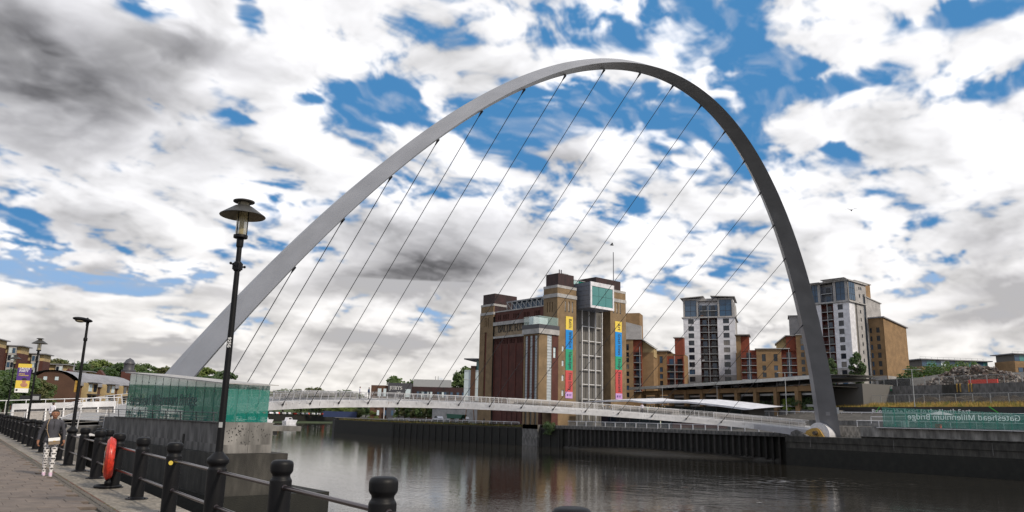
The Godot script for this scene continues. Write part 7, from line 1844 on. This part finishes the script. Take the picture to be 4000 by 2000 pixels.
func make_people() -> void:
	var pm := mat("people", 1, 1, 1, 0.8); pm.vertex_color_use_as_albedo = true
	# woman walking towards us along the quay
	var h := 1.62; var s := h / 1.7
	var wl := Vector3(0.27, 0.9, 0.05); var wr := Vector3(-0.3, 0.88, -0.03)
	var fn := FastNoiseLite.new(); fn.seed = 5; fn.frequency = 9.0; fn.noise_type = FastNoiseLite.TYPE_CELLULAR; fn.cellular_return_type = FastNoiseLite.RETURN_DISTANCE2_SUB
	var fh := FastNoiseLite.new(); fh.seed = 9; fh.frequency = 40.0
	var skin := Color(0.24, 0.11, 0.065); var lip := Color(0.22, 0.06, 0.05); var hair := Color(0.02, 0.014, 0.011)
	var paint := func(p: Vector3) -> Color:
		var q := p / s
		if q.y > 1.47:
			if q.y > 1.625 + q.z * 0.28 or q.z < 0.015 - (1.6 - q.y) * 0.35: return hair
			if absf(q.y - 1.6) < 0.009 and q.z > 0.07 and absf(absf(q.x) - 0.033) < 0.018: return Color(0.03, 0.02, 0.02)
			if absf(q.y - 1.537) < 0.007 and q.z > 0.07 and absf(q.x) < 0.024: return lip
			return skin
		if absf(q.x) > 0.2 and q.y < 0.93: return skin
		if q.y > 0.86 or absf(q.x) > 0.21:
			var g := 0.042 + 0.025 * fh.get_noise_3dv(p)
			if absf(q.x) < 0.012 and q.z > 0.06 and q.y > 1.2: return Color(0.01, 0.01, 0.012)
			return Color(g, g, g * 1.25)
		if q.y > 0.115:
			var row := floorf(q.y / 0.062); var ph := atan2(q.x - signf(q.x) * 0.08, q.z) / TAU * 5.0 + row * 0.5
			var uu := (fposmod(ph, 1.0) - 0.5) * 1.0; var vv := fposmod(q.y / 0.062, 1.0) - 0.5
			return Color(0.018, 0.016, 0.018) if uu * uu + vv * vv < 0.1 + 0.05 * fh.get_noise_3dv(p) and uu * uu + vv * vv > 0.004 else Color(0.62, 0.6, 0.6)
		return Color(0.5, 0.36, 0.45) if q.y > 0.045 else Color(0.55, 0.52, 0.54)
	var bones := pose(h, 0.17, wl, wr)
	for b in hand_bones(wl * s, Vector3(0.0, -1, 0.15).normalized(), Vector3(0.1, 0.1, 1).normalized(), 0.7): bones.append(b)
	for b in hand_bones(wr * s, Vector3(0.0, -1, 0.1).normalized(), Vector3(-0.1, 0.1, 1).normalized(), -0.7): bones.append(b)
	bones.append([Vector3(0, 1.6, -0.085) * s, Vector3(0, 1.64, -0.1) * s, 0.04, 0.035])
	var wp := Transform3D(Basis(Vector3.UP, -0.12), Vector3(4.03, 0.0, -21.9))
	wp.origin.y = -0.0 + 0.0345 * 0.3
	var w := thing("person", "woman in a grey top and black-and-white patterned leggings walking on the quay", "person", wp)
	part(w, "body", body_mesh(bones, 0.0115, 0.022, paint), pm)
	# handbag worn across the body
	var bag := thing("handbag", "small white and beige handbag on a long strap worn by the walking woman", "handbag", wp)
	var b := MB.new(); b.box(Vector3(0.045, 0.86, 0.155), Vector3(0.24, 0.15, 0.075), Basis(Vector3(0, 0, 1), 0.1)); part(bag, "pouch", b.mesh(), mat("bag_beige", 0.3, 0.22, 0.15, 0.6, T.brick, 6.0))
	b = MB.new(); b.box(Vector3(0.038, 0.905, 0.16), Vector3(0.245, 0.075, 0.08), Basis(Vector3(0, 0, 1), 0.1)); part(bag, "flap", b.mesh(), M.white_paint)
	part(bag, "clasp", bm(Vector3(0.045, 0.865, 0.198), Vector3(0.05, 0.02, 0.008)), M.yellow_steel)
	b = MB.new(); b.tube([Vector3(-0.07, 0.94, 0.13), Vector3(-0.135, 1.1, 0.115), Vector3(-0.15, 1.25, 0.115), Vector3(-0.12, 1.36, 0.075), Vector3(-0.085, 1.42, 0.0), Vector3(-0.05, 1.33, -0.11), Vector3(0.1, 1.1, -0.12), Vector3(0.18, 0.95, -0.02), Vector3(0.165, 0.9, 0.12)], 0.006, 6); part(bag, "strap", b.mesh(), mat("strap_tan", 0.4, 0.28, 0.16, 0.6))
	# the others: coarser figures, far away
	var folk := [[Vector3(12.0, 0.26, -66.5), 1.78, 2.2, 0, "man in a white shirt and red tie on the walkway by the white screens"], [Vector3(36.6, 3.0, -90.3), 1.8, 0.3, 1, "man in dark clothes standing at the left end of the bridge deck"], [Vector3(38.9, 3.05, -91.5), 1.7, 0.9, 2, "person in blue on the bridge deck right of the man in dark clothes"], [Vector3(57.2, 3.85, -99.6), 1.75, 1.2, 0, "person in a white top on the bridge before the hotel sign"], [Vector3(58.9, 3.85, -99.9), 1.72, 1.5, 2, "person in dark blue walking beside the white-topped one on the bridge"], [Vector3(105.6, 2.75, -86.0), 1.78, -1.2, 0, "adult in a white top on the right part of the bridge deck"], [Vector3(106.4, 2.7, -85.5), 1.45, -1.2, 3, "child in pale clothes beside the adult on the bridge's right part"], [Vector3(129.2, 0.0, -100.4), 1.72, 0.6, 3, "person in pale green on the far quay below the bridge"], [Vector3(128.9, -0.35, -158.5), 1.75, 1.4, 1, "person in dark clothes on the far quay left of the mill"], [Vector3(197.0, 10.7, -62.5), 1.75, -0.6, 4, "site worker in an orange jacket and white helmet by the rubble"]]
	var sch := [[Color(0.7, 0.68, 0.75), Color(0.05, 0.05, 0.07)], [Color(0.015, 0.015, 0.018), Color(0.015, 0.015, 0.018)], [Color(0.03, 0.06, 0.13), Color(0.02, 0.02, 0.03)], [Color(0.5, 0.56, 0.46), Color(0.3, 0.3, 0.32)], [Color(0.8, 0.16, 0.03), Color(0.8, 0.16, 0.03)]]
	var done := {}
	for f in folk:
		var k: int = f[3]
		if not done.has(k):
			var top: Color = sch[k][0]; var low: Color = sch[k][1]
			var pf := func(p: Vector3) -> Color:
				if p.y > 1.62 and k == 4: return Color(0.8, 0.8, 0.8)
				if p.y > 1.47: return Color(0.34, 0.19, 0.13) if p.y < 1.63 and p.z > -0.02 else Color(0.05, 0.035, 0.03)
				if absf(p.x) > 0.2 and p.y < 0.93: return Color(0.34, 0.19, 0.13)
				if absf(p.x) < 0.03 and p.z > 0.05 and p.y > 1.05 and k == 0: return Color(0.45, 0.03, 0.04)
				if p.y > 0.9 or absf(p.x) > 0.21: return top
				return low if p.y > 0.09 else Color(0.02, 0.02, 0.02)
			var bb := pose(1.7, 0.12, Vector3(0.27, 0.9, 0.04), Vector3(-0.27, 0.9, 0.04))
			for sd in [1.0, -1.0]:
				for q in hand_bones(Vector3(0.27 * sd, 0.9, 0.04), Vector3(0, -1, 0.1).normalized(), Vector3(0.1 * sd, 0.1, 1).normalized(), 0.5 * sd): bb.append(q)
			done[k] = body_mesh(bb, 0.018, 0.022, pf)
		var o := thing("person", f[4], "person", Transform3D(Basis(Vector3.UP, f[2]).scaled(Vector3.ONE * (f[1] / 1.7)), f[0]))
		part(o, "body", done[k], pm)
	# gulls
	var gb := MB.new(); gb.sphere(Vector3.ZERO, Vector3(0.09, 0.08, 0.24), 10, 7)
	for sd in [-1.0, 1.0]: gb.quad(Vector3(0, 0.03, 0.1), Vector3(sd * 0.36, 0.2, 0.05), Vector3(sd * 0.36, 0.2, -0.09), Vector3(0, 0.03, -0.12)); gb.quad(Vector3(sd * 0.36, 0.2, 0.05), Vector3(sd * 0.72, 0.1, -0.1), Vector3(sd * 0.7, 0.1, -0.15), Vector3(sd * 0.36, 0.2, -0.09))
	var gm := gb.mesh()
	solo("gull", gm, M.dark_steel, "gull flying just left of the mill's roof mast", "bird", Transform3D(Basis(Vector3.UP, 0.9).scaled(Vector3.ONE * 2.2), Vector3(148.0, 47.2, -130.0)))
	solo("gull", gm, M.dark_steel, "tiny gull high in the sky right of the arch", "bird", Transform3D(Basis(Vector3.UP, 2.1).scaled(Vector3.ONE * 1.6), Vector3(135.0, 40.5, -60.0)))

func _ready() -> void:
	rng.seed = 1
	set_the_light()
	make_materials()
	make_land()
	make_promenade()
	make_far_quay()
	make_north_pier()
	make_bridge()
	make_south_pier()
	make_mill()
	make_flats()
	make_carpark()
	make_site()
	make_downstream()
	make_north_side()
	make_bollards()
	make_lifebuoy()
	make_people()
